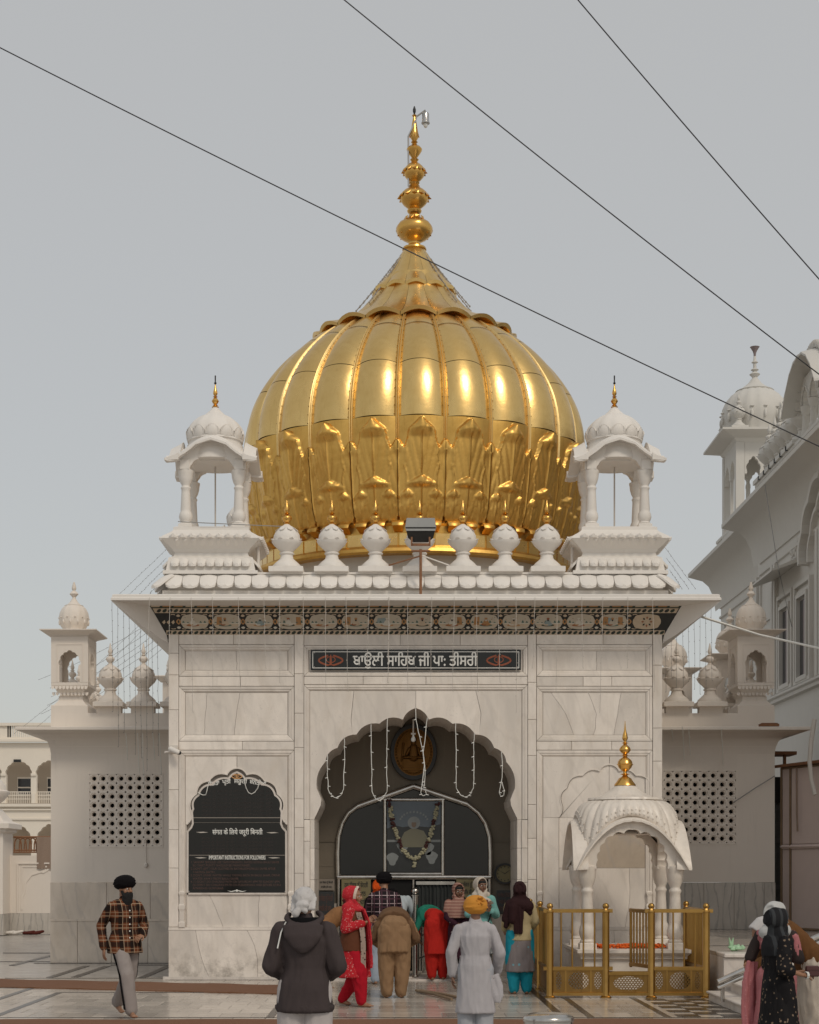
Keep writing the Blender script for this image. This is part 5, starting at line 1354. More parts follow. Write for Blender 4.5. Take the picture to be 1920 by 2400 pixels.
for x0, y0, x1, y1 in ((RX[0],RY,RX[0],-2.42),(RX[0],-2.42,RX[0],-.45),(RX[3],RY,RX[3],-2.42)):
    hrail((x0,y0),(x1,y1),1.31); hrail((x0,y0),(x1,y1),.445); hrail((x0,y0),(x1,y1),.065)
    bars((x0,y0),(x1,y1), 14, .46, 1.30); 
    mb = MB(); mb.box(x0-.006, x0+.006, y0+.05, y1-.05, .09, .43); mb.build('brass_sheet', 'brassd', rail)
# gate leaf swung inwards beside the third post
gx, gy0, gy1 = RX[2]-.02, RY+.06, RY+.74
hrail((gx,gy0),(gx-.18,gy1),1.30); hrail((gx,gy0),(gx-.18,gy1),.47)
bars((gx,gy0),(gx-.18,gy1), 5, .48, 1.29); mb = MB(); mb.tube([(gx-.18,gy1,.42),(gx-.18,gy1,1.33)], .022, 8); mb.build('gate_stile', 'brass', rail, 50)
# ================================================================ FACADE FITTINGS
cc = thing('security_camera', 'white security camera on the left corner of the facade', 'camera', (XL+.08, -.06, 3.98))
mb = MB(); mb.box(XL+.04,XL+.16,-.09,-.05,4.02,4.10); mb.build('bracket', 'paint_old', cc)
mb = MB(); mb.tube([(XL+.10,-.09,4.05),(XL+.10,-.16,4.02)], .02); mb.tube([(XL-.06,-.10,3.97),(XL+.05,-.14,3.99)], .018, 8); mb.build('arm', 'paint_old', cc)
mb = MB(); mb.capsule((XL+.05,-.14,4.03),(XL+.19,-.22,3.965), .045, .045, segs=12); mb.build('housing', 'paint', cc, 40)
mb = MB(); mb.ellipsoid((XL+.215,-.235,3.955), (.035,.02,.035)); mb.build('lens', 'black', cc, 60)
fl = thing('flood_light', 'grey floodlight with a glass face on a rusty stand in the middle of the parapet', 'floodlight', (.44, -.42, 6.62))
fx0, fy, fzc = (886-831)/122, -.45, 7.78
mb = MB(); mb.tube([(fx0,-.45,6.62),(fx0,-.45,7.45)], .024, 8); mb.tube([(fx0-.16,-.45,7.42),(fx0+.16,-.45,7.42)], .02, 6); mb.tube([(fx0-.02,-.45,7.33),(fx0-.55,-.30,7.20)], .014, 6); mb.build('stand', 'rust', fl, 50)
mb = MB(); mb.lathe([(.09,0),(.05,.03),(.03,.04)], 10, (fx0,-.45,6.60)); mb.build('foot', 'paint', fl, 40)
mb = MB(); mb.tube([(fx0,-.45,7.35),(fx0+.5,-.30,7.20)], .012, 6); mb.build('brace', 'paint', fl, 50)
ho = [(-.25,-.02),(.25,-.02),(.27,.05),(.245,.20),(-.245,.20),(-.27,.05)]
mb = MB(); mb.loft([[(fx0+x*.98, fy-.05+.0, fzc+z) for x, z in ho], [(fx0+x, fy+.02, fzc+z) for x, z in ho], [(fx0+x*.75, fy+.28, fzc+z*.8+.02) for x, z in ho]][::-1]); mb.build('housing', m_plain('grey_cast_metal', (0.36,0.36,0.35), .5, .6, .15), fl, 30)
gl = [(-.26,.04),(-.22,-.13),(-.13,-.20),(.13,-.20),(.22,-.13),(.26,.04)]
mb = MB(); mb.loft([[(fx0+x, fy-.06+.10*(z-.04)/-.24, fzc+z) for x, z in gl], [(fx0+x*.9, fy+.16, fzc+z*.9) for x, z in gl]][::-1]); mb.build('glass_face', m_plain('flood_glass', (0.022,0.021,0.02), .22, 0, .5, 5), fl, 30)
mb = MB(); mb.box(fx0-.15, fx0+.15, fy-.02, fy+.02, fzc-.27, fzc-.23); mb.box(fx0-.17,fx0-.14,fy-.02,fy+.02,fzc-.27,fzc-.12); mb.box(fx0+.14,fx0+.17,fy-.02,fy+.02,fzc-.27,fzc-.12); mb.build('yoke', 'rust', fl)
# light strings looped under the door arch
def az_(z): return 5.202-.0026*z
def lx(z): return AC+(z-848)*.0026
LOOP = 'white light strings looped in the doorway'
def loop(pts, label, y=-.03):
    pp = [(lx(a)+rg_.uniform(-.006,.006), y-.01*math.sin(i), az_(b)) for i, (a, b) in enumerate(pts)]
    q = []
    for i in range(len(pp)-1):
        for t in (0, .5): q.append(tuple(pp[i][k]+(pp[i+1][k]-pp[i][k])*t+(rg_.uniform(-.007,.007) if t else 0) for k in range(3)))
    q.append(pp[-1])
    mb = MB(); mb.tube(q, .0064, 6); o = thing('light_string', label, 'light string', pp[0], 0, LOOP); mb.build('wire', 'letter', o, 60)
    mb = MB()
    for p in q[2::3]: mb.capsule(p, (p[0]+.035*rg_.choice((-1, 1)), p[1]-.01, p[2]-.008), .010, .007, segs=6)
    struct(mb.build('small_bulbs', 'bulb', o, 60), 'stuff')
def uloop(xa, za, xb, zb, zl):
    r = []
    for k in range(7): r.append((xa+(k/6)*4, za+(zl-60-za)*k/6))
    for k in range(1, 8): t = k/8; r.append((xa+4+(xb-xa-8)*t, zl-60+60*math.sin(PI*t)**.8))
    for k in range(7): r.append((xb-4+(k/6)*4, zl-60+(zb-zl+60)*k/6))
    return r
loop(uloop(252,488,368,378,778), 'white light string looped at the far left of the door arch')
loop(uloop(547,283,656,243,795), 'white light string looped between the left curve of the arch and the oval plaque')
loop([(845,175),(850,250),(865,330),(880,400),(893,460),(905,560),(898,620),(890,690),(880,740),(895,764),(918,755),(915,720),(893,690)], 'tangled white light string falling from the tip of the door arch')
loop([(926,238),(918,300),(908,400),(897,470),(903,540),(908,640),(905,700)], 'white light string beside the tangle at the tip of the door arch')
loop(uloop(1117,275,1240,345,772), 'white light string looped right of the oval plaque')
loop([(1425,468),(1430,560),(1428,640),(1418,700),(1408,740),(1418,766),(1440,760),(1446,730),(1430,670)], 'short white light string hanging at the far right of the door arch')
loop([(-205,1080),(-180,1085),(-165,1080)], 'x') if False else None
def bloop(pts, label):
    o = thing('light_string', label, 'light string', (bx(pts[0][0]), -.07, bz(pts[0][1])), 0, LOOP)
    mb = MB(); mb.tube([(bx(a), -.06, bz(b)) for a, b in pts], .008, 6); mb.build('wire', 'letter', o, 60)
bloop([(285,490),(320,515),(360,533),(400,530),(420,470),(438,380)], 'white wire loop hanging across the left end of the arched black notice board')
bloop([(968,260),(975,330),(1000,430),(1035,495),(1080,518),(1130,490),(1175,430),(1195,340)], 'white wire loop hanging over the right half of the arched black notice board')
# ================================================================ SIDE WINGS (front plane at Y = 5)
WY = 5.0
def WX(v): return (v-831)/102.4
def WZ(v): return CAM_H+(1828.3-v)/102.4
def jali(parent, x0, z1, cols, rows, p):
    """pierced screen: each unit is an octagonal collar round a hole"""
    th = .10
    ring = MB(); N = 16
    def oct_(r, k=8, ph=PI/8): return [(r*math.cos(ph+2*PI*i/k), r*math.sin(ph+2*PI*i/k)) for i in range(k)]
    R = p/2/math.cos(PI/8)*.997; e_, c_ = p*.4985, p*.375
    sq8 = [(e_,c_),(c_,e_),(-c_,e_),(-e_,c_),(-e_,-c_),(-c_,-e_),(c_,-e_),(e_,-c_)]
    for (ra, ya), (rb, yb) in (((R, 0), (R*.80, 0)), ((R*.80, 0), (R*.76, .014)), ((R*.76, .014), (.60*R, .016)), ((.60*R, .016), (.56*R, .004)), ((.56*R, .004), (.49*R, .006)), ((.49*R, .006), (.46*R, .05)), ((.46*R, .05), (.44*R, .12))):
        a = sq8 if ra == R else oct_(ra); b = oct_(rb)
        for i in range(8):
            j = (i+1) % 8; ring.add([(a[i][0],ya,a[i][1]),(a[j][0],ya,a[j][1]),(b[j][0],yb,b[j][1]),(b[i][0],yb,b[i][1])], [(0,1,2,3)])
    a = sq8
    for i in range(8):
        j = (i+1) % 8; ring.add([(a[i][0],0,a[i][1]),(a[i][0],.08,a[i][1]),(a[j][0],.08,a[j][1]),(a[j][0],0,a[j][1])], [(0,1,2,3)])
    u0 = ring.build('screen_unit', 'paint_wing', parent, local=True)
    for i in range(cols):
        for j in range(rows):
            o = u0 if i+j == 0 else u0.copy()
            if i+j: COL.objects.link(o); o.parent = parent
            o.location = Vector((x0+p*(i+.5), WY-.005, z1-p*(j+.5)))-origin(parent)
    mb = MB()
    for x in (x0-.03, x0+cols*p): mb.box(x, x+.03, WY-.012, WY+.1, z1-rows*p, z1)
    mb.box(x0-.03, x0+cols*p+.03, WY-.012, WY+.1, z1, z1+.03); mb.box(x0-.03, x0+cols*p+.03, WY-.012, WY+.1, z1-rows*p-.03, z1-rows*p); mb.build('screen_frame', 'paint_wing', parent)
    mb = MB(); mb.box(x0, x0+cols*p, WY+.16, WY+.2, z1-rows*p, z1); mb.build('dark_backing', 'dark', parent)
def wing_tower(parent, x0, x1, y0, depth, z0, sidesign):
    """square domed turret on a lotus base; z0 = parapet top"""
    cx, cy = (x0+x1)/2, y0+depth/2; hx, hy = (x1-x0)/2, depth/2
    t = node('turret', parent, (cx, cy, z0))
    def sq(prof, name, mat='paint_wing'):
        mb = MB(); mb.loft([[(cx-hx-o,cy-hy-o,z0+z),(cx+hx+o,cy-hy-o,z0+z),(cx+hx+o,cy+hy+o,z0+z),(cx-hx-o,cy+hy+o,z0+z)] for o, z in prof]); return mb.build(name, mat, t)
    sq([(.0,-.05),(.0,.0),(-.05,.02),(-.13,.12),(-.13,.20),(-.15,.21),(-.15,.27),(-.10,.29),(-.08,.34),(-.02,.40),(.0,.41),(.0,.47),(-.01,.475)], 'lotus_base')
    for a, nn in ((0, 9), (1, 9)):
        pass
    # drooping fringe on the base
    mb = MB(); n = 10
    for i in range(n):
        x = cx-hx+2*hx*(i+.5)/n; w = hx/n*.9
        for zc, yo in ((.40, -.012), (.28, .08)):
            mb.add([(x-w,cy-hy+yo,z0+zc),(x+w,cy-hy+yo,z0+zc),(x+w*.8,cy-hy+yo-.012,z0+zc-.05),(x,cy-hy+yo-.014,z0+zc-.075),(x-w*.8,cy-hy+yo-.012,z0+zc-.05)], [(1,0,4,3,2)])
    struct(mb.build('lotus_fringe', 'paint_wing', t), 'stuff')
    zb, zt = z0+.475, z0+1.42
    # four walls with cusped openings
    def wallp(w, T, f):
        ow = w*.60; c = lobes([(0, zt-.28), (ow*.12, zt-.32), (ow*.30, zt-.37), (ow*.42, zt-.47), (ow*.46, zt-.60)], .2, 4)
        poly = [(-w/2, zb)]+[(-ow*.46, zb)]+c+[(ow*.46, zb)]+[(w/2, zb), (w/2, zt), (-w/2, zt)]
        mb = MB(); mb.prism(poly, 0, T); mb.v = [f(x, y, z) for x, y, z in mb.v]; mb.build('turret_wall', 'paint_wing', t)
        fr = MB(); a_, b_ = w*.36, .016
        for q in (rect(-a_, a_, zt-.17, zt-.155), rect(-a_, -a_+b_, zb+.03, zt-.17), rect(a_-b_, a_, zb+.03, zt-.17)): fr.prism(q, -.010, .002)
        fr.v = [f(x, y, z) for x, y, z in fr.v]; fr.build('wall_moulding', 'paint_wing', t)
    wallp(2*hx, .08, lambda x, y, z: (cx+x, cy-hy+y, z)); wallp(2*hx, .08, lambda x, y, z: (cx-x, cy+hy-y, z))
    wallp(2*hy-.17, .08, lambda x, y, z: (cx-hx+y, cy-x, z)); wallp(2*hy-.17, .08, lambda x, y, z: (cx+hx-y, cy+x, z))
    sq([(-.02,1.42),(.02,1.46),(.20,1.53),(.20,1.55),(.02,1.575),(-.05,1.58)], 'turret_eave')
    mb = MB(); R = .31
    mb.lathe([(R*.80,1.56),(R*.80,1.60),(R*.72,1.61),(R*.72,1.64),(R*.86,1.69),(R*.98,1.78),(R*1.0,1.87),(R*.94,1.97),(R*.80,2.06),(R*.60,2.12),(R*.4,2.15)], 48, (cx,cy,z0), ribfn(12, .05)); mb.build('dome', 'paint_wing', t, 45)
    mb = MB(); mb.lathe([(R*.62,2.11),(R*.64,2.125),(R*.45,2.15),(R*.28,2.20),(R*.14,2.27),(R*.10,2.30),(R*.18,2.33),(R*.30,2.37),(R*.18,2.42),(R*.08,2.44),(R*.14,2.47),(R*.16,2.50),(R*.05,2.62)], 20, (cx,cy,z0)); mb.build('dome_spike', 'paint_wing', t, 45)
    mb = MB()
    for i in range(12):
        a = 2*PI*i/12+PI/12; r = R*1.01; mb.ellipsoid((cx+r*math.cos(a), cy+r*math.sin(a), z0+1.86), (.02,.02,.012), segs=6, rings=4)
        mb.ellipsoid((cx+r*.97*math.cos(a+.2), cy+r*.97*math.sin(a+.2), z0+1.77), (.025,.025,.05), segs=6, rings=4)
    struct(mb.build('dome_relief', 'paint_wing', t, 60), 'stuff')
    return t
def wing(name, label, xa, xb, side, mdado):
    """xa..xb with the free end at side (-1 left, +1 right)"""
    w = thing(name, label, 'building', ((xa+xb)/2, WY, 0))
    zE, zP = 4.74, 5.02
    jx0, jz1, P = (WX(188.5), WZ(1630), .1852) if side < 0 else (WX(1550)-8*.1852, WZ(1623.7), .1852)
    n = 8; jx1, jz0 = jx0+n*P, jz1-n*P
    mb = MB(); mb.box(xa, jx0-.03, WY, WY+6, 1.66, zE); mb.build('wall', 'paint_wing', w)
    mb = MB(); mb.box(jx1+.03, xb, WY, WY+6, 1.66, zE); mb.build('wall', 'paint_wing', w)
    mb = MB(); mb.box(jx0-.03, jx1+.03, WY+.0005, WY+6, jz1+.03, zE); mb.build('wall', 'paint_wing', w)
    mb = MB(); mb.box(jx0-.03, jx1+.03, WY+.0005, WY+6, 1.66, jz0-.03); mb.build('wall', 'paint_wing', w)
    mb = MB(); mb.box(jx0-.03, jx1+.03, WY+.21, WY+6, jz0-.03, jz1+.03); mb.build('wall', 'paint_wing', w)
    jali(w, jx0, jz1, n, n, P)
    # dado slabs
    if side < 0:
        zz = [(0.0, .88), (.885, 1.66)]
        for k, (a, b) in enumerate(zz):
            cut = [xa-.01]+([xa+.55, xa+1.25, xa+2.0] if k == 0 else [xa+1.15, xa+2.05])+[xb]
            for c, d in zip(cut[:-1], cut[1:]):
                mb = MB(); mb.prism([(c+.003,a+.003),(d-.003,a+.003),(d-.003,b-.003),(c+.003,b-.003)], WY-.03, WY+.1, .005); mb.build('dado_slab', mdado, w)
        mb = MB(); mb.box(xa-.01, xb, WY-.045, WY, .865, .90); mb.build('dado_moulding', mdado, w)
    else:
        c = xa
        while c < xb-.05:
            d = min(xb+.01, c+.62); mb = MB(); mb.prism(rect(c+.0025, d-.0025, .69, 1.655), WY-.03, WY+.1, .004); mb.build('dado_slab', mdado, w); c = d
        mb = MB(); mb.box(xa, xb, WY, WY+5.9, 0, .69); mb.build('plinth', 'marble_g', w)
    # coved cornice, eave slab and parapet
    o = .60
    def rg(q, z): return [(xa-(q if side < 0 else 0), WY-q, z), (xb+(q if side > 0 else 0), WY-q, z), (xb+(q if side > 0 else 0), WY+6, z), (xa-(q if side < 0 else 0), WY+6, z)]
    mb = MB(); mb.loft([rg(0,4.30),rg(.015,4.42),rg(.06,4.55),rg(.16,4.65),rg(.30,4.70)]); mb.build('cove', 'paint_wing', w, 40)
    mb = MB(); mb.loft([rg(.0,4.44),rg(.028,4.445),rg(.028,4.465),rg(.0,4.47)]); mb.build('string_course', 'paint_wing', w)
    mb = MB(); mb.loft([rg(.28,4.70),rg(o-.02,4.745),rg(o,4.75),rg(o,4.80),rg(o-.03,4.815),rg(.0,4.84)]); mb.build('eave_slab', 'paint_wing', w)
    mb = MB(); mb.box(xa, xb, WY, WY+.25, 4.842, zP+.12); mb.box(xa if side < 0 else xb-.25, xa+.25 if side < 0 else xb, WY+.25, WY+6, 4.842, zP+.12)
    struct(mb.build('parapet', 'paint_wing', w), 'structure') if False else mb.build('parapet', 'paint_wing', w)
    sp = .685
    x = xa+1.20 if side < 0 else xb-1.31
    tx = (xa, xa+.76) if side < 0 else (xb-.76, xb)
    wing_tower(w, tx[0], tx[1], WY+.02, .95, 5.30, side)
    mb = MB(); mb.box(tx[0]+.002, tx[1]-.002, WY+.002, WY+1.0, zP+.12, 5.29); mb.build('merlon', 'paint_wing', w)
    k = 0
    for i in range(4):
        q = x+(-side)*sp*i
        if (side < 0 and q > xb-.1) or (side > 0 and q < xa+.1): break
        mb = MB(); mb.box(q-.24, q+.24, WY+.002, WY+.23, zP+.12, 5.29); mb.build('merlon', 'paint_wing', w)
        bud(w, q, WY+.13, 5.27, 1.02, 'paint_wing', 'paint_wing')
    for i in range(5):       # buds of the return parapet behind
        bud(w, (xa+.13 if side < 0 else xb-.13), WY+1.6+i*.75, 5.2, .95, 'paint_wing', 'paint_wing')
    return w
wl = wing('side_wing', 'cream painted left wing with a pierced screen window, domed turret and marble dado', WX(107), -3.8, -1, 'marble_d')
wr = wing('side_wing', 'cream painted right wing with a pierced screen window above a grey streaked dado', 4.5, WX(1632), 1, 'marble_g')
# turrets on the back corners of both wings
wing_tower(wl, -5.62, -4.92, 11.0, .9, 5.05, -1); wing_tower(wr, 6.15, 6.85, 9.0, .9, 5.0, 1)
wing_tower(wr, WX(1632)-.72, WX(1632)-.02, WY+2.3, .8, 5.1, 1)
pk = thing('wooden_plank', 'short brown board lying on the eave of the right wing', 'board', (7.6, WY-.4, 4.83))
mb = MB(); mb.box(7.42, 7.80, WY-.5, WY-.30, 4.83, 4.88); mb.box(7.46, 7.78, WY-.45, WY-.33, 4.88, 4.90); mb.build('plank', 'rust', pk)
# hanging lamp hook on the left wing
hk = thing('cord_hook', 'thin cord with a small knot hanging under the pierced window of the left wing', 'cord', (WX(308), WY-.02, WZ(1825)))
mb = MB(); mb.tube([(WX(308),WY-.02,WZ(1772)),(WX(308),WY-.02,WZ(1815))], .006); mb.build('cord', 'string', hk)
mb = MB(); mb.ellipsoid((WX(308),WY-.03,WZ(1822)), (.04,.03,.055)); mb.build('knot', 'paint_old', hk, 50)
# ================================================================ RAISED PLATFORM AND STEPS AT THE RIGHT
PX, PY, PZ = 4.86, -4.5, .69
plat = thing('raised_platform', 'raised white marble platform with two nosed edges in front of the right wing', 'platform', (8, PY, 0))
mb = MB(); mb.box(PX, 16, PY+.02, WY-.031, 0, PZ-.061); mb.build('platform_core', 'marble_w', plat)
for i in range(9):
    x = PX+i*1.1
    mb = MB(); mb.prism(rect(x+.003, x+1.097, .05, PZ-.07), PY-.012, PY+.03, .004); mb.build('face_slab', 'marble_w', plat)
    mb = MB(); mb.rbox(x+.002, x+1.098, PY-.06, PY+.55, PZ-.06, PZ, .012); mb.build('edge_slab', 'marble_w', plat)
    for j in range(6):
        y0 = PY+.555+j*1.48
        mb = MB(); mb.box(x+.003, x+1.097, y0+.003, y0+1.475, PZ-.06, PZ-.001); mb.build('paving_slab', 'tile', plat)
mb = MB(); mb.box(PX, 16, PY+2.4, PY+2.46, PZ-.01, PZ+.003); mb.build('inlay_strip', 'inlay', plat)
st = thing('stone_steps', 'white marble steps rising to the right beside the raised platform', 'steps', (5.5, -6.5, 0))
for i, (x, z) in enumerate(((4.60,.145),(4.92,.29),(5.24,.43),(5.56,.57),(5.9,.688))):
    mb = MB(); mb.box(x+.03, 12, -9.4, PY-.075, (0 if i == 0 else (.145,.29,.43,.57)[i-1]+.0), z-.035); mb.build('riser', 'marble_w', st)
    mb = MB(); mb.rbox(x-.01, x+.36 if i < 4 else 12, -9.42, PY-.07, z-.034, z, .010); mb.build('tread', 'marble_w', st)
hr = thing('steel_handrail', 'twin tube steel handrail slanting up over the steps at the right', 'handrail', (4.6, -6.0, 0))
def hp(v, y): s = 3450/(CAM_D-6.0); return ((v-831)/s, -6.0, CAM_H+(1828.3-y)/s)
for dz, r in ((0, .042), (-.085, .032)):
    a, b = Vector(hp(1512, 2068)), Vector(hp(1860, 1910)); mb = MB(); mb.tube([a+Vector((0,0,dz)), b+Vector((0,0,dz))], r, 10); mb.build('rail', 'steel', hr, 50)
for v, y in ((1522, 2066), (1800, 1938)):
    p = hp(v, y); mb = MB(); mb.tube([(p[0],p[1],.1),(p[0],p[1],p[2]-.05)], .028, 8); mb.build('post', 'steel', hr, 50)
mb = MB(); rbg = random.Random(9)
for q in range(16): mb.ellipsoid((5.16+rbg.uniform(-.09,.12), -3.88+rbg.uniform(-.06,.06), PZ+.03+rbg.uniform(0,.05)), (rbg.uniform(.03,.06), rbg.uniform(.03,.05), rbg.uniform(.02,.045)), segs=8, rings=5)
for q in (-1, 1): mb.capsule((5.10,-3.88,PZ+.06),(5.10+.03*q,-3.89,PZ+.20), .035, .008, segs=8)
tag(rebase(mb.build('plastic_bag', 'plastic', None, 40), (5.16,-3.88,PZ)), 'crumpled pale green plastic bag on the platform right of the brass railing', 'plastic bag')
# ================================================================ PINK SHED AT THE RIGHT
sh = thing('pink_shed', 'pink sheet metal shed with brown frame strips and a rusty roof edge', 'shed', (8.6, 4.2, PZ))
A = Vector((8.02, 5.2)); B = Vector((9.75, 1.2)); dv = (B-A).normalized(); nv = Vector((dv.y, -dv.x)); 
if nv.y > 0: nv = -nv
def shp(u, off, z): p = A+dv*u+nv*off; return (p.x, p.y, z)
L_ = (B-A).length
cols_ = [0, .30, 1.55, 2.8, L_]
for i in range(4):
    for z0, z1 in ((PZ+.02, 2.33), (2.45, 4.0)):
        mb = MB(); u0, u1 = cols_[i]+.02, cols_[i+1]-.02
        mb.add([shp(u0,0,z0),shp(u1,0,z0),shp(u1,0,z1),shp(u0,0,z1),shp(u0,-.04,z0),shp(u1,-.04,z0),shp(u1,-.04,z1),shp(u0,-.04,z1)], [(0,1,2,3),(7,6,5,4),(0,4,5,1),(1,5,6,2),(2,6,7,3),(3,7,4,0)]); mb.build('sheet_panel', 'pinkwall', sh)
for u in cols_:
    mb = MB(); mb.tube([shp(u,.015,PZ),shp(u,.015,4.02)], .025, 4); mb.build('frame_strip', 'wood', sh)
for z in (PZ+.02, 2.39, 4.02):
    mb = MB(); mb.tube([shp(0,.012,z),shp(L_,.012,z)], .045 if z == 2.39 else .03, 4); mb.build('frame_strip', 'pinkwall' if z == 2.39 else 'wood', sh)
mb = MB(); mb.add([shp(-.25,.12,4.08),shp(L_,.12,4.16),shp(L_,-1.2,4.30),shp(-.25,-1.2,4.22),shp(-.25,.12,4.02),shp(L_,.12,4.10),shp(L_,-1.2,4.24),shp(-.25,-1.2,4.16)], [(0,1,2,3),(4,7,6,5),(0,4,5,1),(3,2,6,7),(0,3,7,4)]); mb.build('roof_sheet', 'rust', sh)
mb = MB(); mb.add([shp(-.02,-.03,PZ),shp(L_,-.03,PZ),shp(L_,-.03,4.0),shp(-.02,-.03,4.0),shp(-.02,-1.2,PZ),shp(-.02,-1.2,4.0)], [(0,1,2,3),(4,0,3,5)]); mb.build('side_wall', 'pinkwall', sh)
mb = MB(); mb.tube([shp(.55,.05,4.0),shp(.57,.06,3.1),shp(.58,.05,2.7)], .018, 6); mb.build('hanging_strap', 'sack', sh)
mb = MB(); pts = [shp(1.45,.30,4.9),shp(1.42,.36,4.45),shp(1.40,.38,4.05),shp(1.43,.36,3.7),shp(1.52,.34,3.4)]; mb.tube(pts, .045, 8); pg = tag(rebase(mb.build('ribbed_pipe', 'paint_old', None, 50), pts[0]), 'pale ribbed hose hanging over the roof edge of the pink shed', 'hose')
# ================================================================ THE TALL BUILDING AT THE RIGHT (its wall runs away from the viewer at X = 10.5)
tb = thing('tall_building', 'tall grey white temple building with deep eaves, domes and a bud topped parapet', 'building', (14, 18, 0))
TX = 10.5; Y0, Y1, YB = -6.0, 24.0, 16.6
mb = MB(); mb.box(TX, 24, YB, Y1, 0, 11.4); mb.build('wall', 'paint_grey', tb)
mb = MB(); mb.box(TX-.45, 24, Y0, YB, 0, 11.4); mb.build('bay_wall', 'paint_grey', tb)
def yprofile(x, prof, ya, yb, name, mat='paint_grey', sm_=None):
    """moulding along Y on a wall facing -X: profile of (outward offset, z)"""
    mb = MB(); mb.loft([[(x-o, ya, z) for o, z in prof], [(x-o, yb, z) for o, z in prof]]); return mb.build(name, mat, tb, sm_)
for x, ya, yb in ((TX, YB-.3, Y1+.9), (TX-.45, Y0, YB+.55)):
    yprofile(x, [(0,10.35),(.02,10.5),(.08,10.85),(.22,11.15),(.42,11.33),(.90,11.46),(.90,11.57),(.5,11.66),(0,11.70)], ya, yb, 'coved_eave', sm_=40)
    yprofile(x, [(0,9.95),(.06,9.97),(.06,10.03),(0,10.06)], ya, yb-.9, 'string_course'); yprofile(x, [(0,10.28),(.05,10.29),(.05,10.34),(0,10.36)], ya, yb-.9, 'string_course')
    yprofile(x, [(0,6.25),(.10,6.28),(.10,6.36),(.16,6.40),(.16,6.46),(0,6.5)], ya, yb-.9, 'string_course'); yprofile(x, [(0,3.75),(.08,3.78),(.08,3.86),(0,3.9)], ya, yb-.9, 'string_course')
    yprofile(x, [(.10,11.66),(.10,12.35),(.16,12.37),(.16,12.45),(-.2,12.45),(-.2,11.6)], ya, yb-.9, 'parapet')
# end face of the cove towards the shrine side
def yrect(x, ya, yb, z0, z1, o=.05, w=.09, name='wall_panel_frame', mat='paint_grey'):
    mb = MB()
    for a, b, c, d in ((ya, yb, z1-w, z1), (ya, yb, z0, z0+w), (ya, ya+w, z0+w, z1-w), (yb-w, yb, z0+w, z1-w)):
        mb.box(x-o, x+.01, a, b, c, d)
    mb.build(name, mat, tb)
# recessed looking panels between the courses
for ya, yb in ((17.6, 18.9), (19.3, 21.6), (22.0, 23.3)):
    yrect(TX, ya, yb, 7.2, 9.75); yrect(TX, ya+.25, yb-.25, 7.5, 9.45, .03, .05)
    yrect(TX, ya, yb, 4.1, 6.0)
for ya, yb in ((14.9, 16.2), (7.0, 9.0)):
    yrect(TX-.45, ya, yb, 8.6, 9.8)
xb_ = TX-.45
for yq in (16.45, 14.6, 14.3, 10.0, 9.7):
    mb = MB(); mb.box(xb_-.10, xb_, yq-.10, yq+.10, 6.5, 9.95); mb.build('pilaster', 'paint_grey', tb)
# shuttered windows with nested frames and small eaves
for yw in (13.2, 11.4, 7.2):
    yrect(xb_, yw-.80, yw+.80, 6.5, 9.0, .10, .10); yrect(xb_, yw-.62, yw+.62, 6.6, 8.8, .06, .09); 
    mb = MB(); mb.box(xb_-.022, xb_-.002, yw-.42, yw+.42, 6.62, 8.55); mb.build('window', 'window', tb)
    mb = MB(); mb.box(xb_-.05, xb_-.022, yw-.42, yw-.02, 6.62, 8.50); mb.build('shutter', 'mauve', tb)
    yrect(xb_, yw-.53, yw+.53, 6.55, 8.70, .12, .10)
for ya, yb in ((11.8, 14.4),):
    mb = MB(); mb.loft([[(xb_, ya, 9.55), (xb_-.75, ya-.1, 9.28), (xb_-.75, ya-.1, 9.33), (xb_, ya, 9.66)], [(xb_, yb, 9.55), (xb_-.75, yb+.1, 9.28), (xb_-.75, yb+.1, 9.33), (xb_, yb, 9.66)]][::-1]); mb.build('window_eave', 'paint_grey', tb)
# big cusped blind arch and a carved spandrel
mb = MB(); cz0 = 9.66
def yarch(x, yc, zc, rw, rh, o, w, name):
    a = lobes([(0, zc+rh), (rw*.3, zc+rh*.88), (rw*.65, zc+rh*.68), (rw*.9, zc+rh*.36), (rw, zc)], .18, 5)
    mb = MB(); mb.band(a, w, 0, .3); mb.v = [(x-o+y, yc-xx, z) for xx, y, z in mb.v]; mb.build(name, 'paint_grey', tb)
yarch(xb_, 8.4, 9.3, 2.5, 1.9, .28, .14, 'blind_arch'); yarch(xb_, 8.4, 9.3, 2.2, 1.6, .14, .10, 'blind_arch')
mb = MB()
for k in range(7):
    for q in (0, 1): mb.ellipsoid((xb_-.02, 11.6+.18*k, 9.75+.22*q+.1*math.sin(k)), (.05,.07,.10), segs=8, rings=5)
mb.build('carved_leaf', 'paint_grey', tb, 60)
# parapet buds of the tall building
bnum = 0
for i in range(12):
    yq = 15.9-i*.62
    if 9.0 < yq < 11.9: continue
    bud(tb, xb_+.16, yq, 12.452, 1.25, 'paint_grey', 'paint_grey')
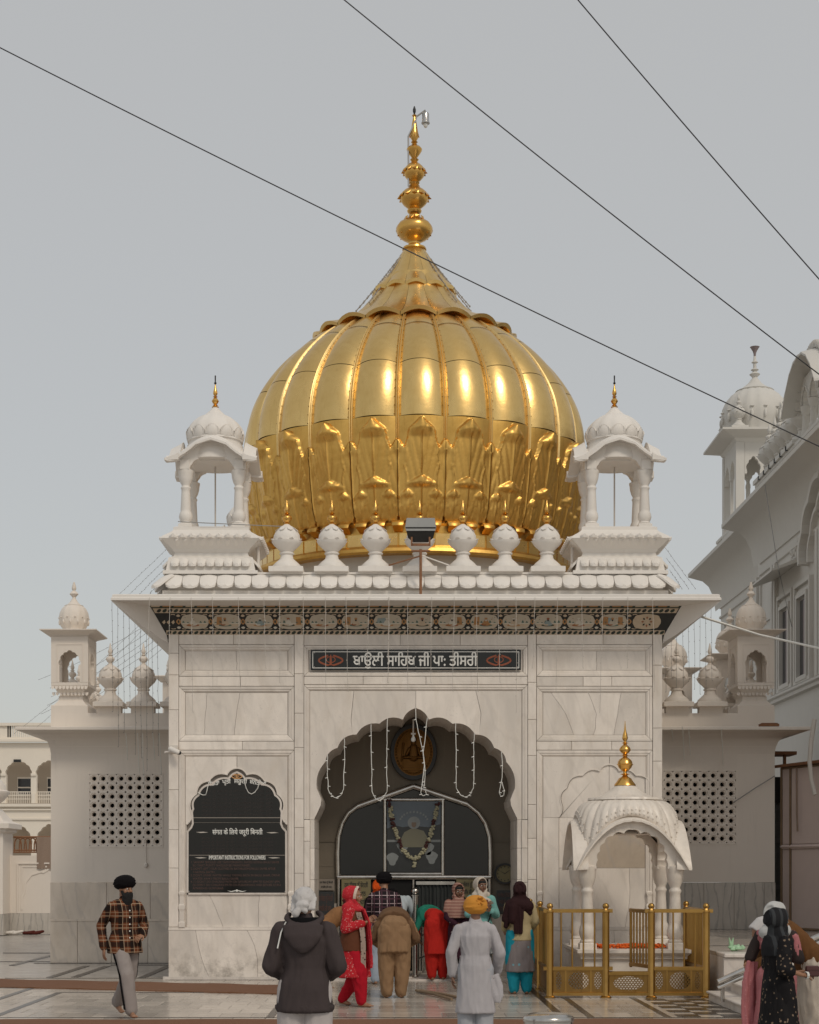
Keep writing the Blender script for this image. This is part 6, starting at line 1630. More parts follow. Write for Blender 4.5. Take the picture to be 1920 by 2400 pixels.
# arched roof pavilion on the bay
def roof_pavilion(xc, yc, z0):
    p = node('roof_pavilion', tb, (xc, yc, z0))
    for yy in (-1.15, -.40, .40, 1.15):
        for dx in (-.55, .55): mb = MB(); turned_pillar(mb, xc+dx, yc+yy, z0, z0+.85, .10); mb.build('pillar', 'paint_grey', p, 40)
    for k in (-.78, 0, .78):
        for dx in (-.66, .44):
            a = lobes([(0, z0+1.22), (.10, z0+1.16), (.22, z0+1.06), (.29, z0+.85)], .2, 4)
            poly = [(-.385, z0+.85)]+a+[(.385, z0+.85), (.385, z0+1.45), (-.385, z0+1.45)]
            mb = MB(); mb.prism(poly, 0, .18); mb.v = [(xc+dx+y, yc+k-x, z) for x, y, z in mb.v]; mb.build('arch_panel', 'paint_grey', p)
            mb = MB(); mb.band([(x, z) for x, z in a], .05, -.02, .02); mb.v = [(xc+dx+y, yc+k-x, z) for x, y, z in mb.v]; mb.build('arch_moulding', 'paint_grey', p)
    for dx, sg in ((-1.05, 0), (1.05, 1)):
        pass
    rings = []
    for i in range(25):
        t = -1+2*i/24; yy = 1.62*t; z = z0+.72+1.05*(1-abs(t)**2.2); sc = .03*abs(math.sin(t*PI*4))
        rings.append([(xc-1.05, yc+yy, z-.07-sc), (xc-1.05, yc+yy, z-.02-sc), (xc-.6, yc+yy, z+.10), (xc+.6, yc+yy, z+.10), (xc+1.05, yc+yy, z-.02), (xc+1.05, yc+yy, z-.07), (xc+.6, yc+yy, z), (xc-.6, yc+yy, z)])
    mb = MB(); mb.loft(rings); mb.build('bow_roof', 'paint_grey', p, 35)
    mb = MB(); mb.lathe([(.62,0),(.66,.08),(.60,.22),(.42,.40),(.2,.50)], 40, (xc, yc, z0+1.78), ribfn(12, .05)); mb.build('low_dome', 'paint_grey', p, 45)
    mb = MB()
    for i in range(24):
        t = -1+2*i/23; yy = 1.5*t; z = z0+.90+1.05*(1-abs(t)**2.2); mb.box(xc-.72, xc-.58, yc+yy-.045, yc+yy+.045, z-.08, z+.09)
    struct(mb.build('roof_crest', 'paint_grey', p), 'stuff')
roof_pavilion(xb_+.6, 10.4, 12.45)
# domed pavilion tower at the far corner
def corner_tower(xc, yc, hx, hy, z0):
    t = node('corner_tower', tb, (xc, yc, z0))
    mb = MB(); mb.box(xc-hx, xc+hx, yc-hy, yc+hy, z0-1.0, z0+.3); mb.build('tower_base', 'paint_grey', t)
    zt = z0+2.75
    for sx in (-1, 1):
        for sy in (-1, 1):
            mb = MB(); mb.box(xc+sx*hx-(.26 if sx > 0 else 0), xc+sx*hx+(.26 if sx < 0 else 0), yc+sy*hy-(.26 if sy > 0 else 0), yc+sy*hy+(.26 if sy < 0 else 0), z0+.3, zt); mb.build('corner_pier', 'paint_grey', t)
    def wl_(w, f):
        for k in (-.25, .25):
            ow = w*.5-.06
            a = lobes([(0, zt-.42), (ow*.13, zt-.50), (ow*.32, zt-.62), (ow*.42, zt-.85)], .2, 4)
            poly = [(-w/4, zt-.95), (-ow*.42, zt-.95)]+a+[(ow*.42, zt-.95), (w/4, zt-.95), (w/4, zt), (-w/4, zt)]
            mb = MB(); mb.prism(poly, 0, .12); mb.v = [f(x+k*w, y, z) for x, y, z in mb.v]; mb.build('arch_panel', 'paint_grey', t)
        mb = MB(); mb.box(-.06, .06, .02, .12, z0+.3, zt-.95); mb.v = [f(x, y, z) for x, y, z in mb.v]; mb.build('mullion_pillar', 'paint_grey', t)
    wl_(2*hx-.54, lambda x, y, z: (xc+x, yc-hy+y+.02, z)); wl_(2*hx-.54, lambda x, y, z: (xc-x, yc+hy-y-.02, z))
    wl_(2*hy-.54, lambda x, y, z: (xc-hx+y+.02, yc-x, z)); wl_(2*hy-.54, lambda x, y, z: (xc+hx-y-.02, yc+x, z))
    mb = MB(); mb.loft([[(xc-hx-o,yc-hy-o,z),(xc+hx+o,yc-hy-o,z),(xc+hx+o,yc+hy+o,z),(xc-hx-o,yc+hy+o,z)] for o, z in ((-.02,zt),(.05,zt+.12),(.50,zt+.26),(.50,zt+.32),(.1,zt+.42),(-.1,zt+.46))]); mb.build('tower_eave', 'paint_grey', t)
    R = 1.02; zd = zt+.40
    mb = MB(); mb.lathe([(R*.92,0),(R*.92,.08),(R*.86,.10),(R*.88,.20),(R*.97,.40),(R*1.0,.62),(R*.97,.85),(R*.86,1.10),(R*.70,1.30),(R*.48,1.45),(R*.3,1.52)], 64, (xc,yc,zd), ribfn(16, .045)); mb.build('dome', 'paint_grey', t, 45)
    mb = MB(); mb.lathe([(R*.56,1.40),(R*.58,1.43),(R*.40,1.52),(R*.22,1.66),(R*.10,1.82),(R*.07,1.86),(R*.10,1.90),(R*.16,1.96),(R*.09,2.02),(R*.05,2.05),(R*.12,2.10),(R*.05,2.15),(R*.05,2.3),(R*.1,2.33),(R*.05,2.38),(R*.03,2.55)], 24, (xc,yc,zd)); mb.build('dome_spike', 'paint_grey', t, 45)
    mb = MB()
    for i in range(16):
        a = 2*PI*i/16+.1; mb.ellipsoid((xc+R*1.01*math.cos(a), yc+R*1.01*math.sin(a), zd+.50), (.05,.05,.14), segs=8, rings=5); mb.ellipsoid((xc+R*1.0*math.cos(a), yc+R*1.0*math.sin(a), zd+.72), (.07,.07,.03), segs=8, rings=4)
    struct(mb.build('dome_relief', 'paint_grey', t, 60), 'stuff')
    for sx, sy in ((-1,-1), (-1,1), (1,-1)): bud(t, xc+sx*(hx-.1), yc+sy*(hy-.1), zt+.40, .85, 'paint_grey', 'paint_grey')
    return zd
zd = corner_tower(11.15, 22.0, .80, 1.05, 12.12)
ls_ = thing('roof_loudspeaker', 'small dark loudspeaker on top of the white dome at the far right', 'loudspeaker', (11.15, 22.0, zd+2.5))
mb = MB(); mb.lathe([(.03,0),(.04,.15),(.06,.22),(.13,.34),(.15,.36),(.05,.34)], 12, (11.15, 22.0, zd+2.45)); mb.build('horn', 'mauve', ls_, 40)
# door and dark gap between the right wing and the shed
gd = thing('grey_door', 'narrow grey door in the gap between the right wing and the pink shed', 'door', (8.0, 6.6, PZ))
mb = MB(); mb.box(7.83, 8.6, 6.6, 6.7, PZ, 3.7); mb.build('door_leaf', m_plain('blue_grey_door', (0.16,0.165,0.165), .6, 0, .2), gd)
for z0, z1 in ((PZ+.1, 1.5), (1.6, 2.5), (2.6, 3.2)):
    mb = MB(); mb.box(7.95, 8.35, 6.57, 6.60, z0, z1); mb.build('door_panel', m_plain('blue_grey_panel', (0.12,0.125,0.125), .6, 0, .2), gd)
mb = MB(); mb.box(7.9, 8.3, 6.3, 6.59, 3.35, 3.9); mb.build('dark_box', 'black', gd)
mb = MB(); mb.box(7.7, 8.5, 5.9, 6.6, 4.35, 4.42); mb.box(8.25, 8.3, 6.0, 6.1, 3.9, 4.35); mb.build('canopy', 'rust', gd)
# ================================================================ LEFT SIDE: gate pillar, carved wall, far arcade
GY = 19.5; gs = 3450/(GY+CAM_D)
def LX(z): return ((z*.2783)/1.1131-831)/gs
def LZ(z): return CAM_H+(1828.3-(1660+z*.2783)/1.1131)/gs
gp = thing('gate_pillar', 'white gate pillar with a fluted urn finial at the left edge of the photo', 'pillar', (LX(-20), GY, 0))
hw = .62; gx_ = LX(65)-hw; gyc = GY+hw-.6
mb = MB(); mb.sqlathe([(hw,.62),(hw,LZ(1055))], (gx_,gyc,0)); mb.build('shaft', 'paint_wing', gp)
mb = MB(); mb.sqlathe([(hw+.02,0),(hw+.02,.617)], (gx_,gyc,0)); mb.build('dado', 'marble_g', gp)
zc = LZ(1050); mb = MB(); mb.sqlathe([(hw+.02,zc-.02),(hw+.10,zc+.03),(hw+.10,zc+.10),(hw+.22,zc+.12),(hw+.22,zc+.26),(hw+.02,zc+.34),(hw-.15,zc+.55),(hw-.25,zc+.70)], (gx_,gyc,0)); mb.build('cap', 'paint_wing', gp)
mb = MB(); k = 1.35; mb.lathe([(.30*k,0),(.26*k,.06),(.20*k,.12),(.36*k,.30),(.47*k,.50),(.47*k,.56),(.40*k,.60),(.38*k,.75),(.28*k,.95),(.14*k,1.1),(.10*k,1.2),(.14*k,1.26),(.06*k,1.32),(.05*k,1.7)], 32, (gx_,gyc,zc+.66), lambda a, z: 1+.05*abs(math.cos(a*8)) if .2 < z < .9 else 1); mb.build('urn', 'paint_wing', gp, 45)
cw = thing('carved_wall', 'low white wall with a carved arched panel beside the gate pillar', 'wall', (LX(250), GY+.3, 0))
wx0, wx1 = LX(60), LX(700)
mb = MB(); mb.box(wx0, wx1, GY+.3, GY+.6, .62, LZ(1240)); mb.build('wall', 'paint_wing', cw)
mb = MB(); mb.box(wx0, wx1, GY+.28, GY+.6, 0, .617); mb.build('dado', 'marble_g', cw)
for a, o in ((125, .04), (160, .02)):
    q = [(LX(a), LZ(1730-(a-125)*.8)), (LX(a), LZ(1300+(a-125)*.8)), (LX(690), LZ(1300+(a-125)*.8))]
    mb = MB(); mb.band(q, -.045, GY+.3-o, GY+.31); mb.build('panel_moulding', 'paint_wing', cw)
ca = [(LX(172), LZ(1700)), (LX(175), LZ(1600)), (LX(195), LZ(1550)), (LX(205), LZ(1470)), (LX(250), LZ(1410)), (LX(330), LZ(1385)), (LX(352), LZ(1390)), (LX(400), LZ(1360)), (LX(480), LZ(1355))]
mb = MB(); mb.band(ca, .05, GY+.275, GY+.31); mb.build('carved_arch', 'paint_wing', cw)
lr = thing('ornate_railing', 'dark metal railing with interlaced arches on the carved wall at the left', 'railing', (LX(250), GY+.4, LZ(1240)))
for z in (1084, 1212, 1195):
    mb = MB(); mb.tube([(LX(88),GY+.4,LZ(z)),(LX(700),GY+.4,LZ(z))], .035 if z == 1084 else .025, 6); mb.build('rail', 'rust', lr)
for i in range(9):
    x0 = LX(95+i*42); x1 = LX(95+i*42+60)
    mb = MB(); mb.tube([(x0+(x1-x0)*(.5-.5*math.cos(PI*t)), GY+.4, LZ(1205)+(LZ(1092)-LZ(1205))*math.sin(PI*t)**.55) for t in [j/10 for j in range(11)]], .022, 5); mb.build('hoop', 'rust', lr)
mb = MB()
for i in range(9):
    for j in range(5):
        x = LX(295)+(LX(470)-LX(295))*i/8; 
rows_ = [[(LX(292)+(LX(560)-LX(292))*i/14, GY+.26+.03*math.sin(i*1.3+j*.4), LZ(1082)+(LZ(1352)-LZ(1082))*j/6) for i in range(15)] for j in range(7)]
mb.loft(rows_, caps=False, closed=False); sk = mb.build('sackcloth', 'sack', None, 60); rebase(sk, rows_[-1][5]); tag(sk, 'brown sackcloth hung over the railing of the carved wall at the left', 'cloth')
for nm, lb, mt, xs, k in (('cloth_bundle', 'small pale cloth bundle on the ground at the foot of the carved wall', 'paint_old', (70, 170), 0), ('cloth_bundle', 'small maroon cloth bundle on the ground at the foot of the carved wall', m_cloth('maroon_cloth', (0.10,0.025,0.02)), (235, 345), 1)):
    mb = MB(); n = 5
    for i in range(n):
        x = LX(xs[0]+(xs[1]-xs[0])*(i+.5)/n); mb.capsule((x-.09,GY-.2,.05),(x+.10,GY-.25+.05*i,.06+.03*math.sin(i*2)), .065, .05, flat=.8)
    o = mb.build(nm, mt, None, 60); rebase(o, (LX(sum(xs)/2), GY-.2, 0)); tag(o, lb, 'cloth')
# far arcaded building in sunlight
FY = 120.0; fs = 3450/(FY+CAM_D)
def FLX(z): return ((z*.2783)/1.1131-831)/fs
def FLZ(z): return CAM_H+(1828.3-(1660+z*.2783)/1.1131)/fs
far = thing('arcaded_building', 'long cream building with two tiers of cusped arches far behind on the left', 'building', (FLX(200), FY, 0))
pitch = FLX(285)-FLX(30); xL = FLX(-700)
zF, zR = FLZ(805), FLZ(285)
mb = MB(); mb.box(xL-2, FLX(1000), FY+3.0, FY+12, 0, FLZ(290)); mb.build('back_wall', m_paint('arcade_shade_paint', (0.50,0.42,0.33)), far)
for lev, (zsp, zap, zlo, zhi) in enumerate(((FLZ(560), FLZ(440), FLZ(800), FLZ(290)), (FLZ(1160), FLZ(975), 0.0, FLZ(812)))):
    for i in range(10):
        xc = FLX(157)+(i-4)*pitch; hw_ = (pitch-.42)/2
        a = lobes([(0, zap), (hw_*.25, zap-(zap-zsp)*.12), (hw_*.62, zap-(zap-zsp)*.30), (hw_*.92, zap-(zap-zsp)*.62), (hw_, zsp)], .18, 4)
        poly = [(xc-pitch/2+.001, zlo), (xc-hw_*(.96 if lev == 0 else 1), zlo)]+[(xc-hw_*.96, zsp)]+[(xc+x, z) for x, z in a]+[(xc+hw_*.96, zsp), (xc+hw_*(.96 if lev == 0 else 1), zlo), (xc+pitch/2-.001, zlo), (xc+pitch/2-.001, zhi), (xc-pitch/2+.001, zhi)]
        mb = MB(); mb.prism(poly, FY, FY+.5); mb.build('arcade_bay', 'cream', far)
        if lev == 0:
            mb = MB(); mb.box(xc-pitch/2-.16, xc-pitch/2+.16, FY-.12, FY, zlo, zlo+.9); mb.build('column_base', 'cream', far); mb = MB(); mb.box(xc-pitch/2-.24, xc-pitch/2+.24, FY-.15, FY, zsp-.1, zsp+.12); mb.build('arcade_column', 'cream', far)
            for z in (zlo+.35, zlo+.68, zlo+1.0): mb = MB(); mb.box(xc-hw_, xc+hw_, FY+.2, FY+.28, z, z+.07); mb.build('balcony_rail', 'cream', far)
            mb = MB()
            for q in range(14): x = xc-hw_+2*hw_*(q+.5)/14; mb.box(x-.03, x+.03, FY+.22, FY+.26, zlo, zlo+1.0)
            struct(mb.build('balusters', 'cream', far), 'stuff')
            mb = MB(); mb.box(xc-.72, xc+.45, FY+2.9, FY+2.99, zlo+.95, FLZ(580)); w_ = mb.build('window', 'window', far)
            mb = MB(); mb.box(xc-.80, xc+.53, FY+2.93, FY+3.0, zlo+.85, FLZ(565)); mb.build('window_frame', 'cream', far)
            mb = MB(); mb.box(xc-.72, xc+.45, FY+2.86, FY+2.9, zlo+1.5, zlo+1.62); mb.build('sill_bar', 'cream', w_)
for z0, z1, o in ((FLZ(285), FLZ(265), .5), (FLZ(830), FLZ(805), .35), (FLZ(860), FLZ(850), .2), (FLZ(940), FLZ(925), .15)):
    mb = MB(); mb.box(xL-2, FLX(1000), FY-o, FY-.001, z0, z1); mb.build('ledge', 'cream', far)
mb = MB(); mb.box(xL-2, FLX(1000), FY-.3, FY+.2, FLZ(150), FLZ(125)); mb.box(xL-2, FLX(1000), FY-.1, FY+.1, FLZ(265), FLZ(245)); mb.build('parapet_rail', 'cream', far)
mb = MB()
for i in range(80):
    x = FLX(70)+i*.19
    if x < FLX(1000): mb.box(x-.06, x+.06, FY-.08, FY+.08, FLZ(245), FLZ(150))
for i in range(12): x = FLX(10)-i*2.6; mb.box(x-.9, x+.9, FY-.08, FY+.08, FLZ(245), FLZ(150))
struct(mb.build('parapet_balusters', 'cream', far), 'stuff')
mb = MB(); mb.box(FLX(118), FLX(178), FY-.15, FY-.001, FLZ(455), FLZ(432)); mb.build('dark_fitting', 'black', far)
mb = MB(); mb.box(FLX(205), FLX(262), FY+2.9, FY+2.99, FLZ(655), FLZ(618)); mb.build('wall_plate', 'wood', far)
# ================================================================ CABLES AND LIGHT STRINGS
def wire(name, pts, r, mat, label, cat='cable', group=None, segs=6, sag=0.0, n=14):
    pts = [Vector(p) for p in pts]
    if len(pts) == 2: a, b = pts; pts = [a+(b-a)*(i/n)-Vector((0,0,sag*4*(i/n)*(1-i/n))) for i in range(n+1)]
    mb = MB(); mb.tube(pts, r, segs); o = mb.build(name, mat, None, 60); rebase(o, pts[0]); return tag(o, label, cat, group)
wire('overhead_cable', [PT(-260,-33,-3.0), PT(1990,1062,-3.0)], .0095, 'cable', 'long dark overhead cable crossing in front of the dome neck', sag=.12)
wire('overhead_cable', [PT(560,-136,-3.5), PT(1960,965,-3.5)], .0095, 'cable', 'dark overhead cable passing right of the golden finial, middle of the three', sag=.10)
wire('overhead_cable', [PT(1080,-164,-4.0), PT(1900,784,-4.0)], .0095, 'cable', 'dark overhead cable crossing the top right corner of the sky', sag=.06)
wire('white_cable', [PT(1472,1297,.4), PT(1600,1337,.2), PT(1725,1365,0), PT(1990,1415,-.5)], .022, 'cable_w', 'thick white cable running right from under the eave corner')
wire('thin_wire', [PT(1545,1690,4.9), PT(1590,1660,4.85), PT(1632,1634,4.9)], .012, 'string_d', 'thin wire slanting across the right wing beside its pierced window')
wire('thin_wire', [PT(1610,1015,12), PT(1640,1200,10), PT(1668,1320,9.5)], .010, 'string_d', 'thin dark wire hanging down the wall of the tall building')
wire('thin_wire', [PT(375,1098,.1), PT(428,1101,.05), PT(560,1107,.1), PT(612,1109,.1)], .008, 'string_d', 'thin dark wire strung along the parapet finials')
SG = 'thin fairy light strings hanging from the eave'
rs = random.Random(21)
def fairy(p0, p1, label, group, mat='string', r=.0038, bulbs=True, wob=.006, sag=0):
    a, b = Vector(p0), Vector(p1); n = max(6, int((b-a).length/.25)); pts = []
    for i in range(n+1):
        t = i/n; p = a+(b-a)*t; p.x += rs.uniform(-wob, wob); p.z -= sag*4*t*(1-t); pts.append(p)
    mb = MB(); mb.tube(pts, r, 4)
    if bulbs:
        for p in pts[1::1]: mb.ellipsoid(p+Vector((.010*rs.choice((-1,1)),-.006,0)), (.006,.006,.010), segs=5, rings=3)
    o = mb.build('fairy_light_string', mat, None, 60); rebase(o, a); tag(o, label, 'light string', group)
for i, xn in enumerate((253,362,476,588,727,862,945,1072,1187,1297,1420,1525)):
    x = ((240+.4406*xn)/1.1131-831)/123.8; fairy((x,-.90,6.55), (x+rs.uniform(-.05,.05), -.86, rs.choice((4.6,5.1,5.35,4.95))), 'thin pale light string hanging straight down from the front eave', SG)
for i, xn in enumerate((25,118,235,345,455,560,650,745,855,975,1078,1200,1322)):
    x = ((900+.4754*xn)/1.1131-831)/123.8; fairy((x,-.90,6.55), (x+rs.uniform(-.05,.05), -.86, rs.choice((4.6,5.1,5.35,4.95))), 'thin pale light string hanging straight down from the front eave', SG)
SL = 'light strings beside the left end of the eave'
for i in range(9):
    v = 236+i*12; p = PT(v, 1262+i*6, 2.0); q = PT(v+2, 1480+rs.uniform(-20, 150), 4.0); fairy(p, q, 'thin grey light string hanging beside the left end of the eave', SL, 'string_d', .0032)
for i in range(8):
    p = PT(352, 1260+i*14, 6.0); q = PT(95+rs.uniform(-15,15), 1395+i*18, 9.0) if i > 1 else PT(30+i*30, 1545, 12); fairy(p, q, 'thin grey light string slanting down left from the shrine', 'slanting light strings at the left', 'string_d', .0038, wob=.01, sag=.1)
for i in range(4):
    p = PT(358-i*7, 1150+i*25, 1.0); q = PT(240+i*22, 1262, 4.5); fairy(p, q, 'thin grey light string between the left corner kiosk and the eave', 'light strings by the left corner kiosk', 'string_d', .0032)
    p = PT(1398+i*6, 1150+i*25, 1.0); q = PT(1465-i*14, 1240, 3.0); fairy(p, q, 'thin grey light string between the right corner kiosk and the eave', 'light strings by the right corner kiosk', 'string_d', .0032)
SR = 'light strings beside the right end of the eave'
for i in range(9):
    v = 1402+i*12; p = PT(v, 1345-i*9, 4.0); q = PT(v+rs.uniform(-2,2), 1425+rs.uniform(0,60), 4.3); fairy(p, q, 'thin grey light string hanging beside the right end of the eave', SR, 'string_d', .0032)
for i, (v, a, b) in enumerate(((1520,1534,1610),(1451,1534,1590),(1438,1530,1600),(1415,1534,1560),(1384,1534,1600))):
    if v > 1400: fairy(PT(v,a,4.3), PT(v+3,b,4.9), 'short pale light string dangling under the eave of the right wing', 'light strings under the right wing eave', 'letter', .007)
for i, v in enumerate((265,290,300,322,336)):
    fairy(PT(v,1544,4.3), PT(v+4,1600+30*(i%3),4.9), 'short pale light string dangling under the eave of the left wing', 'light strings under the left wing eave', 'letter', .007)
# ================================================================ SMALL THINGS ON THE PAVEMENT
for i, (p0, p1) in enumerate((((.34,-2.96),(.84,-4.7)), ((.40,-3.02),(.95,-4.35)))):
    mb = MB(); mb.tube([(p0[0],p0[1],.03),((p0[0]+p1[0])/2+.02,(p0[1]+p1[1])/2,.035),(p1[0],p1[1],.03)], .022, 7); o = mb.build('bamboo_stick', 'wood', None, 60); rebase(o, (*p0, 0)); tag(o, ('longer thin bamboo stick lying on the pavement left of the man in white', 'shorter bamboo stick lying on the pavement beside the longer one')[i], 'stick')
bn = thing('steel_bin', 'round steel bin with a shiny domed lid at the bottom edge of the photo', 'bin', (1.20, -14.6, 0))
s_ = 3450/(CAM_D-14.6); bxc = (1162.6/1.0-831)/s_-.0
bxc = ((1220+162*.4058)/1.1131-831)/s_
mb = MB(); mb.lathe([(.19,0),(.20,.02),(.20,.60),(.215,.61),(.215,.64)], 32, (bxc,-14.6,0)); mb.build('drum', 'steel', bn, 40)
mb = MB(); mb.lathe([(.218,.635),(.222,.65),(.218,.67),(.20,.685),(.15,.70),(.08,.708),(.01,.71)], 32, (bxc,-14.6,0)); mb.build('lid', 'steel', bn, 60)
# ================================================================ PEOPLE
def remesh(mb, voxel, smooth=4, folds=0.0, fs=(14, 14, 4), seed=0.0, ridge=0.0):
    me = bpy.data.meshes.new('tmp'); me.from_pydata(mb.v, [], mb.f); o = bpy.data.objects.new('tmp', me); COL.objects.link(o)
    r = o.modifiers.new('r', 'REMESH'); r.mode = 'VOXEL'; r.voxel_size = voxel; r.adaptivity = 0
    if smooth: s_ = o.modifiers.new('s', 'SMOOTH'); s_.iterations = smooth; s_.factor = .5
    dg = bpy.context.evaluated_depsgraph_get(); ev = o.evaluated_get(dg); m2 = bpy.data.meshes.new_from_object(ev)
    bpy.data.objects.remove(o); bpy.data.meshes.remove(me)
    vs_ = [v.co.copy() for v in m2.vertices]
    if folds:
        ns = [v.normal.copy() for v in m2.vertices]; so_ = Vector((seed*3.7, seed*1.3, seed*2.1))
        for i, (p, n) in enumerate(zip(vs_, ns)):
            q = Vector((p.x*fs[0], p.y*fs[1], p.z*fs[2]))+so_
            f = noise.noise(q)+.5*noise.noise(q*2.3)
            if ridge: f = f*(1-ridge)+ridge*(1-2*abs(noise.noise(q*1.3)))
            vs_[i] = p+n*(folds*f)
    out = MB(); out.v = [tuple(v) for v in vs_]; out.f = [tuple(p.vertices) for p in m2.polygons]; out.mi = [0]*len(out.f)
    bpy.data.meshes.remove(m2); return out
def ringloft(mb, rings, side=(1,0,0), segs=20, pw=2.0):
    """blob through elliptical rings (centre, half width along side, half depth)"""
    side = Vector(side); P_ = [Vector(r[0]) for r in rings]; R_ = []
    for i, (c, rx, ry) in enumerate(rings):
        d = (P_[min(i+1, len(P_)-1)]-P_[max(i-1, 0)]).normalized()
        s_ = (side-d*side.dot(d)).normalized(); n = d.cross(s_)
        ring = []
        for k in range(segs):
            a = 2*PI*k/segs; c_, q = math.cos(a), math.sin(a)
            ring.append(tuple(P_[i]+s_*(rx*math.copysign(abs(c_)**(2/pw), c_))+n*(ry*math.copysign(abs(q)**(2/pw), q))))
        R_.append(ring)
    mb.loft(R_); return mb
def V(*a): return Vector(a)
STAND = dict(pel=V(0,0,.95), wai=V(0,.005,1.08), che=V(0,.01,1.27), nek=V(0,.015,1.445), hed=V(0,-.015,1.585),
             shL=V(.178,.01,1.365), shR=V(-.178,.01,1.365), elL=V(.235,.03,1.12), elR=V(-.235,.03,1.12), wrL=V(.235,-.05,.88), wrR=V(-.235,-.05,.88),
             hiL=V(.09,0,.92), hiR=V(-.09,0,.92), knL=V(.10,-.015,.50), knR=V(-.10,-.015,.50), anL=V(.10,.02,.085), anR=V(-.10,.02,.085),
             toL=V(.125,-.15,.02), toR=V(-.125,-.15,.02))
SKIN = {}
def skin(tone):
    if tone not in SKIN: SKIN[tone] = m_plain('skin_tone', {'m': (0.30,0.155,0.09), 'd': (0.19,0.095,0.058), 'l': (0.40,0.23,0.15)}[tone], .5, 0, .10, 12)
    return SKIN[tone]
M['eye_white'] = m_plain('eye_white', (0.62,0.58,0.54), .25); M['eye_dark'] = m_plain('eye_dark', (0.015,0.01,0.008), .2); M['hair'] = m_plain('black_hair', (0.005,0.0045,0.0045), .8, 0, .4, 60, .6)
M['lips'] = m_plain('lips', (0.22,0.075,0.06), .45)
